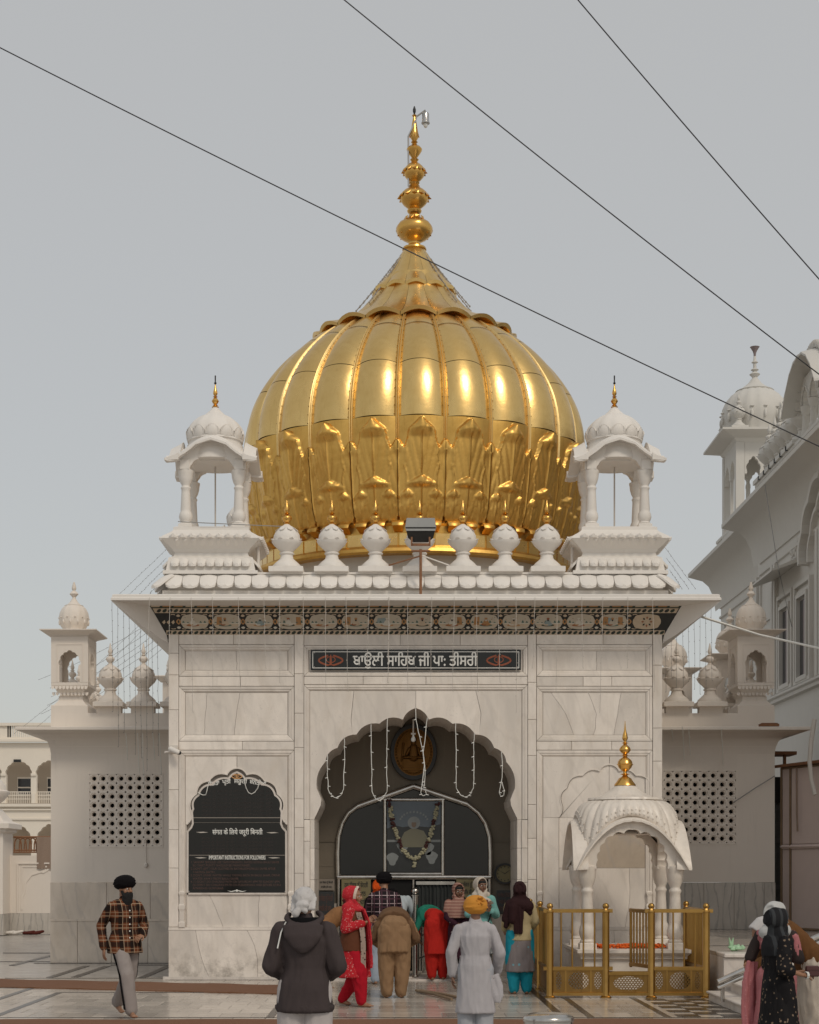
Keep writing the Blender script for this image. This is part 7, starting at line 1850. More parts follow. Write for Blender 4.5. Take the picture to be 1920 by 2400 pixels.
class Fig:
    def __init__(s, label, loc, yaw, scale=1.0, pose=None, face=(0,0), tone='m', seed=1):
        s.t = thing('person', label, 'person', loc, math.radians(yaw)); s.t.scale = (scale,)*3
        s.J = {k: v.copy() for k, v in STAND.items()}
        for k, v in (pose or {}).items(): s.J[k] = Vector(v)
        fy, fp = math.radians(face[0]), math.radians(face[1])
        R = Matrix.Rotation(fy, 3, 'Z') @ Matrix.Rotation(fp, 3, 'X')
        s.f = R @ V(0,-1,0); s.u = R @ V(0,0,1); s.r = s.f.cross(s.u); s.tone = tone; s.seed = seed
        s.R = R
    def h(s, x, y, z):
        """head coordinates: x to the figure's right, y forward, z up"""
        return s.J['hed']+s.r*x+s.f*y+s.u*z
    def add(s, mb, name, mat, smooth=60): return mb.build(name, mat, s.t, smooth, local=True)
    def hand(s, mb, w, d, n, curl=.5, side=1, grip=False):
        """palm and five unequal bent fingers; d = direction of the fingers, n = palm normal, side = thumb side sign"""
        d = Vector(d).normalized(); n = Vector(n); n = (n-d*n.dot(d)).normalized(); t = d.cross(n)*side
        p = Vector(w)
        ringloft(mb, [(p-d*.015,.026,.020),(p+d*.02,.034,.018),(p+d*.06,.041,.016),(p+d*.088,.038,.013)], t, 10)
        for k, (o, L, r) in enumerate(((.030,.070,.0085),(.011,.080,.009),(-.010,.074,.0085),(-.029,.058,.0075))):
            b = p+d*.082+t*o; q = b; dd = d.copy()
            for j, fr in enumerate((.45,.32,.26)):
                ang = curl*(.55+.35*j); dd = (dd*math.cos(ang)+n*math.sin(ang)).normalized()
                q2 = q+dd*(L*fr); mb.capsule(q, q2, r*(1-.12*j), r*(.92-.12*j), segs=7); q = q2
        b = p+d*.025+t*.030; dd = (d*.75+t*.55+n*.35).normalized(); q = b+dd*.040; mb.capsule(b, q, .0115, .0100, segs=7)
        dd = (d*.85+t*.10+n*.55).normalized(); mb.capsule(q, q+dd*.032, .0098, .0082, segs=7)
    def body(s, hands=('L','R'), hd=None, feet=True, fem=False, knuckle=.45):
        J = s.J; mb = MB(); k = .90 if fem else 1.0
        h = s.h
        # skull, jaw, nose, ears, brow
        mb.ellipsoid(h(0,-.012,.025), (.076,.094,.092), s.R.to_4x4().to_3x3() @ Matrix.Identity(3), 20, 14)
        mb.capsule(h(0,.028,-.035), h(0,.040,-.082), .057*k, .036*k, 14); mb.capsule(h(0,.085,.03), h(0,.107,-.016), .010, .015, 10); mb.capsule(h(-.018,.088,-.02), h(.018,.088,-.02), .009, .009, 8)
        mb.capsule(h(-.042,.068,.038), h(.042,.068,.038), .018, .018, 10); mb.capsule(h(-.02,.078,-.048), h(.02,.078,-.048), .013, .013, 8); mb.ellipsoid(h(0,.070,-.083), (.022,.02,.018))
        for sg in (-1, 1): mb.ellipsoid(h(.077*sg,-.008,.0), (.012,.022,.032), s.R, 8, 6); mb.ellipsoid(h(.045*sg,.052,-.02), (.026,.026,.03), None, 8, 6)
        mb.capsule(h(0,-.03,-.05), J['nek'], .054*k, .060*k, 14)
        ringloft(mb, [(J['pel']-V(0,0,.03),.145,.10),(J['pel']+(J['wai']-J['pel'])*.4,.145,.10),(J['wai'],.125*k,.092),(J['che'],.155*k,.108),(J['che']*.5+J['nek']*.5,.15*k,.09),(J['nek'],.06,.055)], J['shL']-J['shR'])
        mb.capsule(J['shL'], J['shR'], .048*k, .048*k, 12)
        for q in 'LR':
            mb.capsule(J['sh'+q], J['el'+q], .048*k, .038*k, 12); mb.capsule(J['el'+q], J['wr'+q], .039*k, .025*k, 12)
            mb.capsule(J['hi'+q], J['kn'+q], .080, .052, 12); mb.capsule(J['kn'+q], J['kn'+q]*.6+J['an'+q]*.4, .050, .050, 12); mb.capsule(J['kn'+q]*.6+J['an'+q]*.4, J['an'+q], .050, .032, 12)
            if feet:
                a, to = J['an'+q], J['to'+q]; fd = (to-a); fd.z = 0; fd.normalize(); heel = a-fd*.035; heel.z = max(.028, a.z-.055)
                mb.capsule(a, heel, .034, .030, 10); mb.capsule(heel, to-fd*.04, .031, .030, 10, flat=.95); mb.capsule(a-V(0,0,.02), to-fd*.05, .030, .024, 10)
                sd = fd.cross(V(0,0,1))
                for j in range(5):
                    o = (-.030+.015*j)*(1 if q == 'R' else -1); b = to-fd*.045+sd*o; b.z = max(.016, b.z); e = b+fd*(.052-.006*j); e.z = max(.012, b.z-.004)
                    mb.capsule(b, e, .0125 if j == 0 else .0095, .011 if j == 0 else .008, 7)
        out = remesh(mb, .0095, 3)
        for q in hands:
            dd, nn, cu = (hd or {}).get(q, (None, None, knuckle))
            d = Vector(dd) if dd is not None else (J['wr'+q]-J['el'+q]); n = Vector(nn) if nn is not None else V(-1 if q == 'L' else 1, 0, 0)
            s.hand(out, J['wr'+q]+d.normalized()*.02, d, n, cu, side=(1 if q == 'L' else -1))
        return s.add(out, 'body', skin(s.tone))
    def face(s, brow=True):
        h = s.h
        for sg in (-1, 1):
            mb = MB(); mb.ellipsoid(h(.031*sg,.073,.012), (.0155,.012,.0105), s.R, 10, 6); e = s.add(mb, 'eye', 'eye_white')
            m2 = MB(); m2.ellipsoid(h(.030*sg,.083,.012), (.0075,.005,.008), s.R, 8, 5); m2.build('iris', 'eye_dark', e, 60, local=True)
            mb = MB(); mb.capsule(h(.014*sg,.089,.034), h(.048*sg,.076,.036), .0045, .003, 6); s.add(mb, 'eyebrow', 'hair')
        mb = MB(); mb.capsule(h(-.02,.088,-.050), h(.02,.088,-.050), .006, .006, 6, flat=.7); s.add(mb, 'lips', 'lips')
    def top(s, name, mat, hem, rx=.19, ry=.145, loose=1.0, sleeve=1.0, folds=.007, fem=False, voxel=.013, hemc=None, sl=(.066,.058,.050), collar=True, split=None, ridge=.3, legs=False):
        """coat, shirt or kurta: rings from hem to neck plus sleeves"""
        J = s.J; mb = MB(); k = loose*(.93 if fem else 1)
        pel, wai, che, nek = J['pel'], J['wai'], J['che'], J['nek']
        hc = Vector(hemc) if hemc is not None else V(pel.x, pel.y, hem)
        rings = [(hc, rx, ry)]
        if (pel-hc).length > .25: rings.append((hc*.5+pel*.5, (rx+.175*k)/2, (ry+.13*k)/2))
        rings += [(pel+V(0,0,.02), .186*k, .142*k), (wai, .152*k, .118*k), (wai*.4+che*.6, .165*k, .125*k), (che+(nek-che)*.15, .175*k, .128*k), (che*.35+nek*.65, .135*k, .095*k), (nek, .075, .07)]
        ringloft(mb, rings, J['shL']-J['shR'], 24, 2.3)
        mb.capsule(J['shL'], J['shR'], .060*k, .060*k, 14); mb.capsule(J['shL']*.62+nek*.38+V(0,0,.0), J['shR']*.62+nek*.38+V(0,0,.0), .058*k, .058*k, 14)
        if collar: mb.capsule(nek, nek+(J['hed']-nek)*.18, .068, .066, 14)
        for q in 'LR':
            a, e, w = J['sh'+q], J['el'+q], J['wr'+q]
            mb.capsule(a, e, sl[0]*k, sl[1]*k, 14)
            if sleeve > .05: mb.capsule(e, e+(w-e)*sleeve, sl[1]*k, sl[2]*k, 14)
        out = remesh(mb, voxel, 3, folds*1.5, (13, 13, 2.8), s.seed, ridge+.2)
        return s.add(out, name, mat)
    def legs(s, name, mat, r=(.105,.085,.066), folds=.006, voxel=.013, low=.0, seat=True):
        J = s.J; mb = MB()
        if seat: ringloft(mb, [(J['pel']+V(0,0,.06),.158,.118),(J['pel'],.170,.128),(J['pel']-V(0,0,.08),.165,.12)], J['hiL']-J['hiR'], 20)
        for q in 'LR':
            kn, an = J['kn'+q], J['an'+q]; e = an+V(0,0,low)
            mb.capsule(J['hi'+q], kn, r[0], r[1], 14); mb.capsule(kn, e, r[1], r[2], 14)
        out = remesh(mb, voxel, 3, folds*1.5, (11, 11, 5), s.seed+5, .6)
        return s.add(out, name, mat)
    def blob(s, name, mat, fn, voxel=.012, smooth=4, folds=.005, fs=(14,14,6), ridge=.3):
        mb = MB(); fn(mb); return s.add(remesh(mb, voxel, smooth, folds, fs, s.seed+2, ridge), name, mat)
    def turban(s, mat, w=.135, hgt=.115, dep=.145, zc=.055, tilt=-8, knot=False):
        mb = MB(); R = s.R @ Matrix.Rotation(math.radians(tilt), 3, 'X'); N, K = 40, 18; vv = []
        for i in range(K+1):
            t = -PI/2+PI*i/K
            for k in range(N):
                a = 2*PI*k/N; ph = 5.0*t+1.5*math.sin(a*1.0+.6)+.35*a*math.sin(t)
                fold = 1+.050*math.sin(ph*2.6)*math.cos(t)**.5+.02*math.sin(a*3+t*9)
                p = Vector((w*math.cos(t)**.85*math.cos(a)*fold, dep*math.cos(t)**.85*math.sin(a)*fold, hgt*math.sin(t)*(1.0 if t > 0 else .80)))
                vv.append(s.h(0,-.022,zc)+R @ p)
        mb.add(vv, [(i*N+k, i*N+(k+1) % N, (i+1)*N+(k+1) % N, (i+1)*N+k) for i in range(K) for k in range(N)])
        if knot:
            for q in range(6): a = q*1.05; mb.capsule(s.h(.06+.02*math.cos(a),-.13,zc+.05+.02*math.sin(a)), s.h(.07+.04*math.cos(a),-.16,zc+.05+.04*math.sin(a)), .016, .012, 8)
        return s.add(mb, 'turban', mat, 75)
    def headscarf(s, mat, drape=True, back=True, tail=None, rim=None, name='headscarf', thick=.02, fwd=0.0):
        """cloth over the head: opening left free in front, folds over the shoulders"""
        J = s.J; h = s.h; mb = MB(); N, K = 34, 16; vv = []
        prof = []
        for i in range(K+1):
            t = i/K
            # ring plane sweeps from the brow over the crown to the nape
            ang = math.radians(-18+ 150*t)
            prof.append(ang)
        for i, ang in enumerate(prof):
            t = i/K
            for k in range(N+1):
                u = -1+2*k/N; b = u*math.radians(118)
                r = .108+.012*t
                p = (math.sin(b)*r*.93, (math.cos(ang)*.118+fwd*(1-t))*(1.0-.0*abs(u)) - .022, 0)
                zz = math.cos(b)*r*(.55+.45*math.sin(min(PI/2, max(0.0, ang)+.55)))
                y_ = math.cos(ang)*.105-.018+fwd*(1-t)-.03*abs(u)*(1-t)
                z_ = .028+math.cos(b)*.118*max(.35, math.sin(max(.25, ang+.35))) if ang < math.radians(80) else .028+math.cos(b)*.118*max(.15, math.cos((ang-math.radians(80))*.9))
                vv.append(h(math.sin(b)*.098*(1+.1*abs(u)), y_, z_))
        m1 = MB(); m1.add(vv, [(i*(N+1)+k, i*(N+1)+k+1, (i+1)*(N+1)+k+1, (i+1)*(N+1)+k) for i in range(K) for k in range(N)])
        return m1
    def hood(s, mat, name='headscarf', shoulders=True, front=True, cut=.052, chin=True, extra=None, folds=.004, trim=None, z0=0):
        """head cloth as a soft shell; the face is cut free with a boolean-free trick: the shell is built from strands behind the face plane"""
        h = s.h; J = s.J
        def fn(mb):
            for k in range(13):                       # strands from one cheek over the head to the other cheek, each further back
                y = cut-.018-k*.0150; r = .101 if k < 9 else .101-.007*(k-8)
                pts = []
                for i in range(15):
                    b = math.radians(-128+256*i/14); rr = r*(1+.05*math.cos(b))
                    pts.append(h(math.sin(b)*rr*.90, y-(.018*abs(math.sin(b*.7))), .022+math.cos(b)*rr*1.12))
                for a, c in zip(pts[:-1], pts[1:]): mb.capsule(a, c, .015, .015, 8)
            mb.ellipsoid(h(0,-.085,.02), (.094,.080,.108), s.R, 18, 12)
            if chin:
                for sg in (-1, 1):
                    mb.capsule(h(.082*sg,.02,-.05), h(.055*sg,.045,-.115), .026, .03, 10)
                mb.capsule(h(-.06,.045,-.120), h(.06,.045,-.120), .034, .034, 10); mb.capsule(h(-.06,-.03,-.10), h(.06,-.03,-.10), .055, .055, 12)
            if shoulders:
                n = J['nek']; mb.capsule(h(0,-.045,-.05), n-V(0,0,.02), .085, .115, 14); mb.capsule(n+s.u*.0, J['shL']*.55+n*.45+V(0,0,.035), .075, .065, 12); mb.capsule(n, J['shR']*.55+n*.45+V(0,0,.035), .075, .065, 12)
                mb.ellipsoid(n+V(0,0,.01), (.10,.10,.08), None, 14, 8)
            if extra: extra(mb)
        return s.blob(name, mat, fn, .0105, 4, folds)
def drape(fig, name, mat, pts, width, thick=.012, folds=.006, side=(1,0,0), wob=.012, voxel=.011):
    """hanging strip of cloth along a path: pts = list of (point, half width)"""
    def fn(mb):
        P_ = [Vector(p) for p, w in pts]; R_ = []
        for i, (p, w) in enumerate(pts):
            d = (P_[min(i+1, len(P_)-1)]-P_[max(i-1, 0)]).normalized(); s_ = Vector(side); s_ = (s_-d*s_.dot(d)).normalized(); n = d.cross(s_); ring = []
            N = 14
            for k in range(N+1):
                u = -1+2*k/N; ring.append(tuple(P_[i]+s_*(w*u)+n*(thick+wob*math.sin(u*7+i*.7))))
            for k in range(N+1):
                u = 1-2*k/N; ring.append(tuple(P_[i]+s_*(w*u)+n*(-thick+wob*math.sin(u*7+i*.7))))
            R_.append(ring)
        mb.loft(R_)
    return fig.blob(name, mat, fn, voxel, 2, folds, (16,16,5), .3)
# ---------------- 1 the man walking at the left
C_ = m_cloth
M['plaid_b'] = C_('brown_plaid_shirt', (0.150,0.050,0.022), .85, pat_plaid([(0,.13,.050,(0.012,0.009,0.008),0,.85),(2,.15,.060,(0.012,0.009,0.008),.03,.8),(0,.13,.008,(0.42,0.31,0.21),.085,.75),(2,.15,.009,(0.42,0.31,0.21),.10,.75),(0,.13,.006,(0.36,0.26,0.17),.035,.6),(2,.15,.006,(0.36,0.26,0.17),.055,.6)]))
M['grey_trs'] = C_('grey_trousers', (0.30,0.265,0.25)); M['black_cl'] = C_('black_cloth', (0.012,0.011,0.012)); M['black_tb'] = C_('black_turban', (0.007,0.006,0.007), .9)
p = Fig('bearded man in black turban, brown plaid shirt and grey trousers walking barefoot at left', (-3.53,-7.25,.018), 33, 1.045,
        dict(pel=(0,0,.945), elR=(-.27,.12,1.13), wrR=(-.275,.02,.875), elL=(.285,.05,1.14), wrL=(.17,-.17,1.02), knR=(-.075,-.23,.52), anR=(-.055,-.31,.095), toR=(-.075,-.48,.03), knL=(.085,.06,.50), anL=(.07,.38,.15), toL=(.09,.255,.03)), face=(18,6), tone='m', seed=1)
p.body(hd={'R': ((-.02,-.05,-1),(1,0,0),.35), 'L': ((-.75,-.45,-.25),(0,.3,-1),.75)}); p.face()
p.legs('trousers', 'grey_trs', (.098,.090,.078))
st_ = MB()
J = p.J
for q, sg in (('L', 1), ('R', -1)):
    for off in (-.013, .013):
        st_.tube([J['hi'+q]+V(.100*sg,off,-.02), (J['hi'+q]+J['kn'+q])*.5+V(.100*sg,off,0), J['kn'+q]+V(.096*sg,off,0), (J['kn'+q]+J['an'+q])*.5+V(.090*sg,off,0), J['an'+q]+V(.084*sg,off,.01)], .0085, 6)
p.add(st_, 'side_stripe', 'black_cl')
p.top('shirt', 'plaid_b', .79, .222, .180, 1.08, 1.0, .007, sl=(.062,.055,.047))
def beard(mb):
    h = p.h
    for k in range(9):
        t = k/8; mb.capsule(h(0,.056-.03*t,-.072-.24*t), h(0,.050-.03*t,-.098-.24*t), .066-.024*t+.014*math.sin(PI*t), .062-.026*t+.014*math.sin(PI*t), 12, flat=.8)
    for sg in (-1, 1): mb.capsule(h(.064*sg,.015,-.03), h(.040*sg,.055,-.088), .020, .034, 10)
    mb.capsule(h(-.03,.090,-.042), h(.03,.090,-.042), .010, .010, 8)
p.blob('beard', 'hair', beard, .010, 3, .006, (30,30,9))
p.turban('black_tb', .136, .106, .146, .072, -14)
mb = MB(); mb.tube([(.205+.032*math.cos(a), -.115+.02*math.sin(a), 1.045+.032*math.sin(a)) for a in [2*PI*i/10 for i in range(11)]], .008, 6); p.add(mb, 'wrist_bangle', 'steel')
mb = MB()
for i in range(6): mb.ellipsoid((.0,-.148,1.32-.085*i), (.010,.006,.010), segs=8, rings=5)
p.add(mb, 'shirt_buttons', 'letter')
# ---------------- 2 the man in the hooded jacket (back view)
M['jacket'] = C_('charcoal_jacket', (0.060,0.047,0.047), .8); M['lining'] = C_('black_lining', (0.010,0.010,0.011)); M['white_cl'] = C_('white_cotton', (0.54,0.52,0.51)); M['white_pt'] = C_('white_trousers', (0.48,0.44,0.43))
p = Fig('man in charcoal hooded jacket and white head wrap seen from behind, nearest to the camera', (-.735,-15.3,.004), 178, 1.045,
        dict(elL=(.258,.02,1.10), elR=(-.258,.02,1.10), wrL=(.17,-.17,1.02), wrR=(-.17,-.17,1.02)), face=(-8,4), seed=2)
p.body(hd={'L': ((-1,-.4,-.1),(0,.3,-1),.6), 'R': ((1,-.4,-.1),(0,.3,-1),.6)})
p.legs('trousers', 'white_pt', (.125,.115,.105)); 
p.top('jacket', 'jacket', .745, .222, .168, 1.06, 1.0, .010, voxel=.013, sl=(.074,.070,.056), ridge=.4)
mb = MB(); ringloft(mb, [(V(0,0,.735),.215,.155),(V(0,0,.765),.232,.168),(V(0,0,.795),.235,.172)], (1,0,0), 28); p.add(remesh(mb, .012, 2, .004, (20,20,3)), 'hem_band', 'jacket')
def hoodf(mb):
    n = p.J['nek']
    for i in range(15):
        a = math.radians(-25+230*i/14); x = .135*math.cos(a); y = .02+.115*math.sin(a); z = 1.475-.055*math.sin(a)
        a2 = math.radians(-25+230*(i+1)/14); mb.capsule((x,y,z), (.135*math.cos(a2), .02+.115*math.sin(a2), 1.475-.055*math.sin(a2)), .024, .024, 10)
    ringloft(mb, [(V(0,.115,1.42),.165,.05),(V(0,.155,1.33),.15,.045),(V(0,.165,1.25),.085,.035),(V(0,.160,1.205),.03,.02)], (1,0,0), 16)
p.blob('hood', 'jacket', hoodf, .012, 4, .006)
mb = MB(); ringloft(mb, [(V(0,.035,1.435),.112,.095),(V(0,.035,1.478),.118,.100)], (1,0,0), 20); p.add(mb, 'hood_lining', 'lining')
def wrap(mb):
    h = p.h; mb.ellipsoid(h(0,-.012,.040), (.088,.105,.090), p.R, 16, 12)
    for k in range(5): mb.capsule(h(-.088,-.02-.012*k,.05-.028*k), h(.088,-.03-.012*k,.02-.02*k+.02), .014, .014, 8)
    mb.capsule(h(-.02,-.105,-.02), h(.035,-.115,-.015), .030, .026, 10); mb.capsule(h(.0,-.11,-.02), h(-.045,-.115,-.085), .022, .030, 10); mb.capsule(h(.0,-.11,-.02), h(.03,-.115,-.06), .018, .022, 10)
p.blob('head_wrap', 'white_cl', wrap, .0085, 2, .007, (34,34,22), .6)
mb = MB(); mb.tube([(.135,.10,1.445),(.175,.115,1.36),(.20,.125,1.24)], .006, 6); p.add(mb, 'shoulder_cord', 'letter')
# ---------------- 3 the man in the white kurta and orange turban (back view)
M['kurta_w'] = C_('pale_kurta', (0.43,0.41,0.425)); M['amber'] = C_('amber_turban', (0.58,0.255,0.045), .8)
p = Fig('man in long pale kurta and amber turban seen from behind on the pavement', (.865,-11.2,.004), 172, .945,
        dict(elR=(-.27,-.03,1.10), wrR=(-.23,-.18,.90), elL=(.27,.05,1.12), wrL=(.26,-.01,.865)), face=(0,6), tone='d', seed=3)
p.body(hd={'L': ((0,-.05,-1),(-1,0,0),.4), 'R': ((.1,-.4,-.8),(1,0,0),.5)})
p.legs('trousers', C_('pale_blue_trousers', (0.38,0.39,0.42)), (.115,.105,.095))
p.top('kurta', 'kurta_w', .43, .225, .160, 1.0, 1.0, .011, voxel=.012, sl=(.062,.060,.052), ridge=.4)
drape(p, 'kurta_flap', 'kurta_w', [((-.205,.02,.86),.07),((-.235,.02,.74),.085),((-.26,.03,.62),.075),((-.25,.03,.54),.04)], .08, .008, .006, side=(.8,.5,0))
mb = MB(); ringloft(mb, [(V(0,.018,1.44),.072,.070),(V(0,.014,1.475),.068,.066)], (1,0,0), 20); p.add(remesh(mb, .009, 2), 'collar', 'kurta_w')
p.turban('amber', .138, .125, .150, .045, -4, knot=True)
# ---------------- 4 the woman in red
M['red_fl'] = C_('red_flowered_cotton', (0.46,0.022,0.030), .8, pat_spots((0.60,0.30,0.28), 36, .30)); M['red_scarf'] = C_('red_scarf', (0.48,0.028,0.038), .8, pat_spots((0.60,0.16,0.16), 40, .25)); M['vest'] = C_('brown_vest', (0.115,0.042,0.022)); M['red_pl'] = C_('red_salwar', (0.40,0.010,0.022))
M['border'] = C_('white_flower_border', (0.62,0.50,0.42), .8, pat_spots((0.03,0.015,0.02), 22, .30))
p = Fig('woman in red flowered suit, red headscarf and brown vest walking right with hands joined', (-.575,-5.55,.004), 68, .975,
        dict(elR=(-.235,.03,1.13), wrR=(-.06,-.23,1.22), elL=(.23,.0,1.13), wrL=(.05,-.23,1.21), knL=(.09,-.05,.50), anL=(.09,.22,.10), toL=(.09,.08,.025), knR=(-.09,-.12,.50), anR=(-.09,-.16,.085), toR=(-.10,-.33,.02)), face=(8,6), seed=4)
p.body(fem=True, hd={'R': ((.35,-.5,.45),(.9,0,-.1),.55), 'L': ((-.35,-.5,.45),(-.9,0,-.1),.55)}); p.face()
p.legs('salwar', 'red_pl', (.130,.125,.070), .010)
p.top('kurta', 'red_fl', .42, .265, .235, 1.16, .75, .010, fem=True, sl=(.070,.068,.060))
def vest(mb):
    J = p.J; ringloft(mb, [(V(0,0,.80),.238,.205),(J['pel'],.228,.190),(J['wai'],.202,.172),(J['che'],.212,.175),(J['che']*.4+J['nek']*.6,.165,.13),(J['nek']-V(0,0,.02),.10,.09)], (1,0,0), 24); mb.capsule(J['shL']*.8, J['shR']*.8+V(0,0,.28), .04, .04) if False else None
p.blob('vest', 'vest', vest, .012, 3, .005)
p.hood('red_scarf', extra=lambda mb: (mb.capsule((-.10,.06,1.42),(.10,.06,1.42),.085,.085), mb.ellipsoid((0,-.06,1.40),(.12,.09,.06))))
drape(p, 'scarf_end', 'red_scarf', [((-.02,-.150,1.40),.075),((-.02,-.225,1.20),.085),((-.02,-.245,.95),.095),((-.02,-.255,.72),.10),((-.03,-.265,.55),.10)], .09, .010, .007, side=(.75,.65,0))
mb = MB(); h = p.h
for i in range(14):
    b0, b1 = math.radians(-112+224*i/14), math.radians(-112+224*(i+1)/14)
    q = [h(math.sin(b)*.106*rr, y_-(.018*abs(math.sin(b*.7))), .022+math.cos(b)*.106*rr*1.19) for b, rr, y_ in ((b0,1.03,.062),(b1,1.03,.062),(b1,1.08,.022),(b0,1.08,.022))]; mb.add(q, [(0,1,2,3)]); mb.add([v+p.f*.002 for v in q], [(3,2,1,0)])
p.add(mb, 'scarf_border', 'border')
mb = MB()
for i in range(8):
    z0, z1 = 1.36-.115*i, 1.36-.115*(i+1); y0, y1 = -.180-.075*math.sin(min(1.57, i*.4)), -.180-.075*math.sin(min(1.57, (i+1)*.4))
    mb.add([(-.165,y0+.075,z0),(-.110,y0+.02,z0),(-.110,y1+.02,z1),(-.165,y1+.075,z1)], [(0,1,2,3),(3,2,1,0)])
p.add(mb, 'scarf_border', 'border')
mb = MB(); 
for sg in (-1, 1):
    for q in range(3): c = V(.055*sg-.0,-.215+.012*q,1.20-.016*q); mb.tube([c+V(.034*math.cos(a), .012*math.cos(a), .034*math.sin(a)) for a in [2*PI*i/12 for i in range(13)]], .005, 5)
p.add(mb, 'bangles', 'brass')
# ---------------- 5 the man bending in tan (rear view)
BEND = dict(pel=(0,.02,.985), wai=(0,-.10,1.09), che=(0,-.33,1.12), nek=(0,-.52,1.06), hed=(0,-.64,.97), shL=(.185,-.46,1.06), shR=(-.185,-.46,1.06), elL=(.30,-.42,.82), elR=(-.30,-.42,.82), wrL=(.16,-.58,.70), wrR=(-.16,-.58,.70), hiL=(.095,.03,.95), hiR=(-.095,.03,.95), knL=(.115,.0,.51), knR=(-.115,.0,.51))
M['tan'] = C_('tan_cotton', (0.27,0.165,0.090)); M['tan_d'] = C_('dark_tan_jacket', (0.15,0.085,0.047))
p = Fig('man in crumpled tan kurta bending forward, seen from behind in front of the doorway', (-.005,-4.0,.004), 180, 1.06, BEND, face=(0,50), seed=5)
p.body(hd={'L': ((-.3,-.5,-.6),(0,.5,-.5),.4), 'R': ((.3,-.5,-.6),(0,.5,-.5),.4)})
p.legs('trousers', 'tan', (.135,.118,.082), .012)
p.top('kurta', 'tan', .70, .200, .085, 1.05, .9, .012, hemc=(0,.105,.64), sl=(.074,.07,.058), ridge=.6)
def jk(mb):
    J = p.J; ringloft(mb, [(V(0,-.02,1.06),.235,.17),(V(0,-.16,1.10),.225,.165),(V(0,-.34,1.12),.225,.16),(V(0,-.50,1.07),.17,.12)], (1,0,0), 24)
    for q in 'LR': mb.capsule(J['sh'+q], J['el'+q], .085, .085, 12); mb.capsule(J['el'+q], J['wr'+q], .08, .06, 12)
    for sg in (-1, 1): mb.capsule((.23*sg,-.03,1.02), (.285*sg,-.05,.84), .06, .045, 10)
p.blob('jacket', 'tan_d', jk, .013, 4, .012, (13,13,6), .5)
# ---------------- 6 the man in the dark checked shirt
M['plaid_k'] = C_('dark_check_shirt', (0.020,0.014,0.017), .8, pat_plaid([(0,.118,.010,(0.50,0.38,0.40),.045,.9),(2,.128,.010,(0.50,0.38,0.40),.02,.9),(0,.118,.022,(0.09,0.04,0.055),.085,.7),(2,.128,.022,(0.09,0.04,0.055),.08,.7)])); M['jeans'] = C_('pale_jeans', (0.36,0.42,0.50))
p = Fig('man in dark checked shirt, black turban and pale jeans seen from behind at the doorway', (-.175,-1.15,.004), 184, 1.07, dict(hed=(0,-.05,1.59), anL=(.14,.02,.085), toL=(.17,-.15,.02), knL=(.13,-.02,.5), elL=(.24,-.08,1.14), wrL=(.18,-.30,1.08), elR=(-.24,-.08,1.14), wrR=(-.18,-.3,1.08)), face=(10,10), seed=6)
p.body(); p.legs('jeans', 'jeans', (.105,.088,.074)); p.top('shirt', 'plaid_k', .80, .20, .15, 1.12, 1.0, .005, sl=(.07,.06,.05)); p.turban('black_tb', .130, .115, .145, .06, -6)
# ---------------- 7 the one in pale blue
M['pale_blue'] = C_('pale_blue_cotton', (0.42,0.47,0.50))
LEAN = dict(wai=(0,-.06,1.09), che=(0,-.16,1.26), nek=(0,-.27,1.40), hed=(0,-.36,1.50), shL=(.185,-.24,1.37), shR=(-.185,-.24,1.37), elL=(.30,-.30,1.10), elR=(-.30,-.30,1.10), wrL=(.20,-.50,1.05), wrR=(-.2,-.5,1.05))
p = Fig('person in pale blue shirt and trousers leaning forward, half hidden behind the dark checked shirt', (.03,-.25,.03), 176, 1.0, dict(LEAN, hed=(.10,-.34,1.40)), face=(0,45), seed=7)
p.body(); p.legs('trousers', 'pale_blue', (.11,.10,.085)); p.top('shirt', 'pale_blue', .62, .21, .16, 1.06, 1.0, .007); p.turban('black_tb', .115, .10, .125, .05, -6)
# orange cloth head of a visitor further in
M['orange_cl'] = C_('orange_cloth', (0.62,0.085,0.012))
p = Fig('visitor in orange headscarf inside the doorway, behind the dark checked shirt', (-.285,.55,.05), 170, .975, dict(), face=(0,5), seed=17)
p.body(fem=True); p.legs('trousers', 'black_cl'); p.top('shirt', 'black_cl', .6, .2, .16, 1.0, 1.0); p.hood('orange_cl')
# ---------------- 8 the woman bending in red
M['red_pl2'] = C_('plain_red_suit', (0.46,0.022,0.016)); M['teal'] = C_('teal_shawl', (0.025,0.21,0.145))
b8 = dict(BEND); b8.update(knL=(.09,0,.5), knR=(-.09,0,.5), elL=(.22,-.5,.82), elR=(-.22,-.5,.82))
p = Fig('woman in plain red suit with teal shawl bending at the threshold, seen from behind', (.735,-.32,.02), 196, 1.0, b8, face=(0,50), seed=8)
p.body(fem=True); p.legs('salwar', 'red_pl2', (.14,.135,.075), .011); p.top('kurta', 'red_pl2', .52, .215, .10, 1.08, .8, .009, hemc=(0,.10,.44), fem=True)
def shw(mb):
    ringloft(mb, [(V(.05,-.20,1.13),.20,.15),(V(.05,-.36,1.14),.215,.155),(V(.03,-.52,1.08),.17,.13)], (1,0,0), 20)
    mb.capsule((.20,-.28,1.08),(.30,-.30,.82),.07,.05); mb.capsule((.22,-.38,1.05),(.32,-.42,.78),.06,.04); mb.ellipsoid((0,-.63,1.0),(.12,.14,.13))
p.blob('shawl', 'teal', shw, .012, 4, .008)
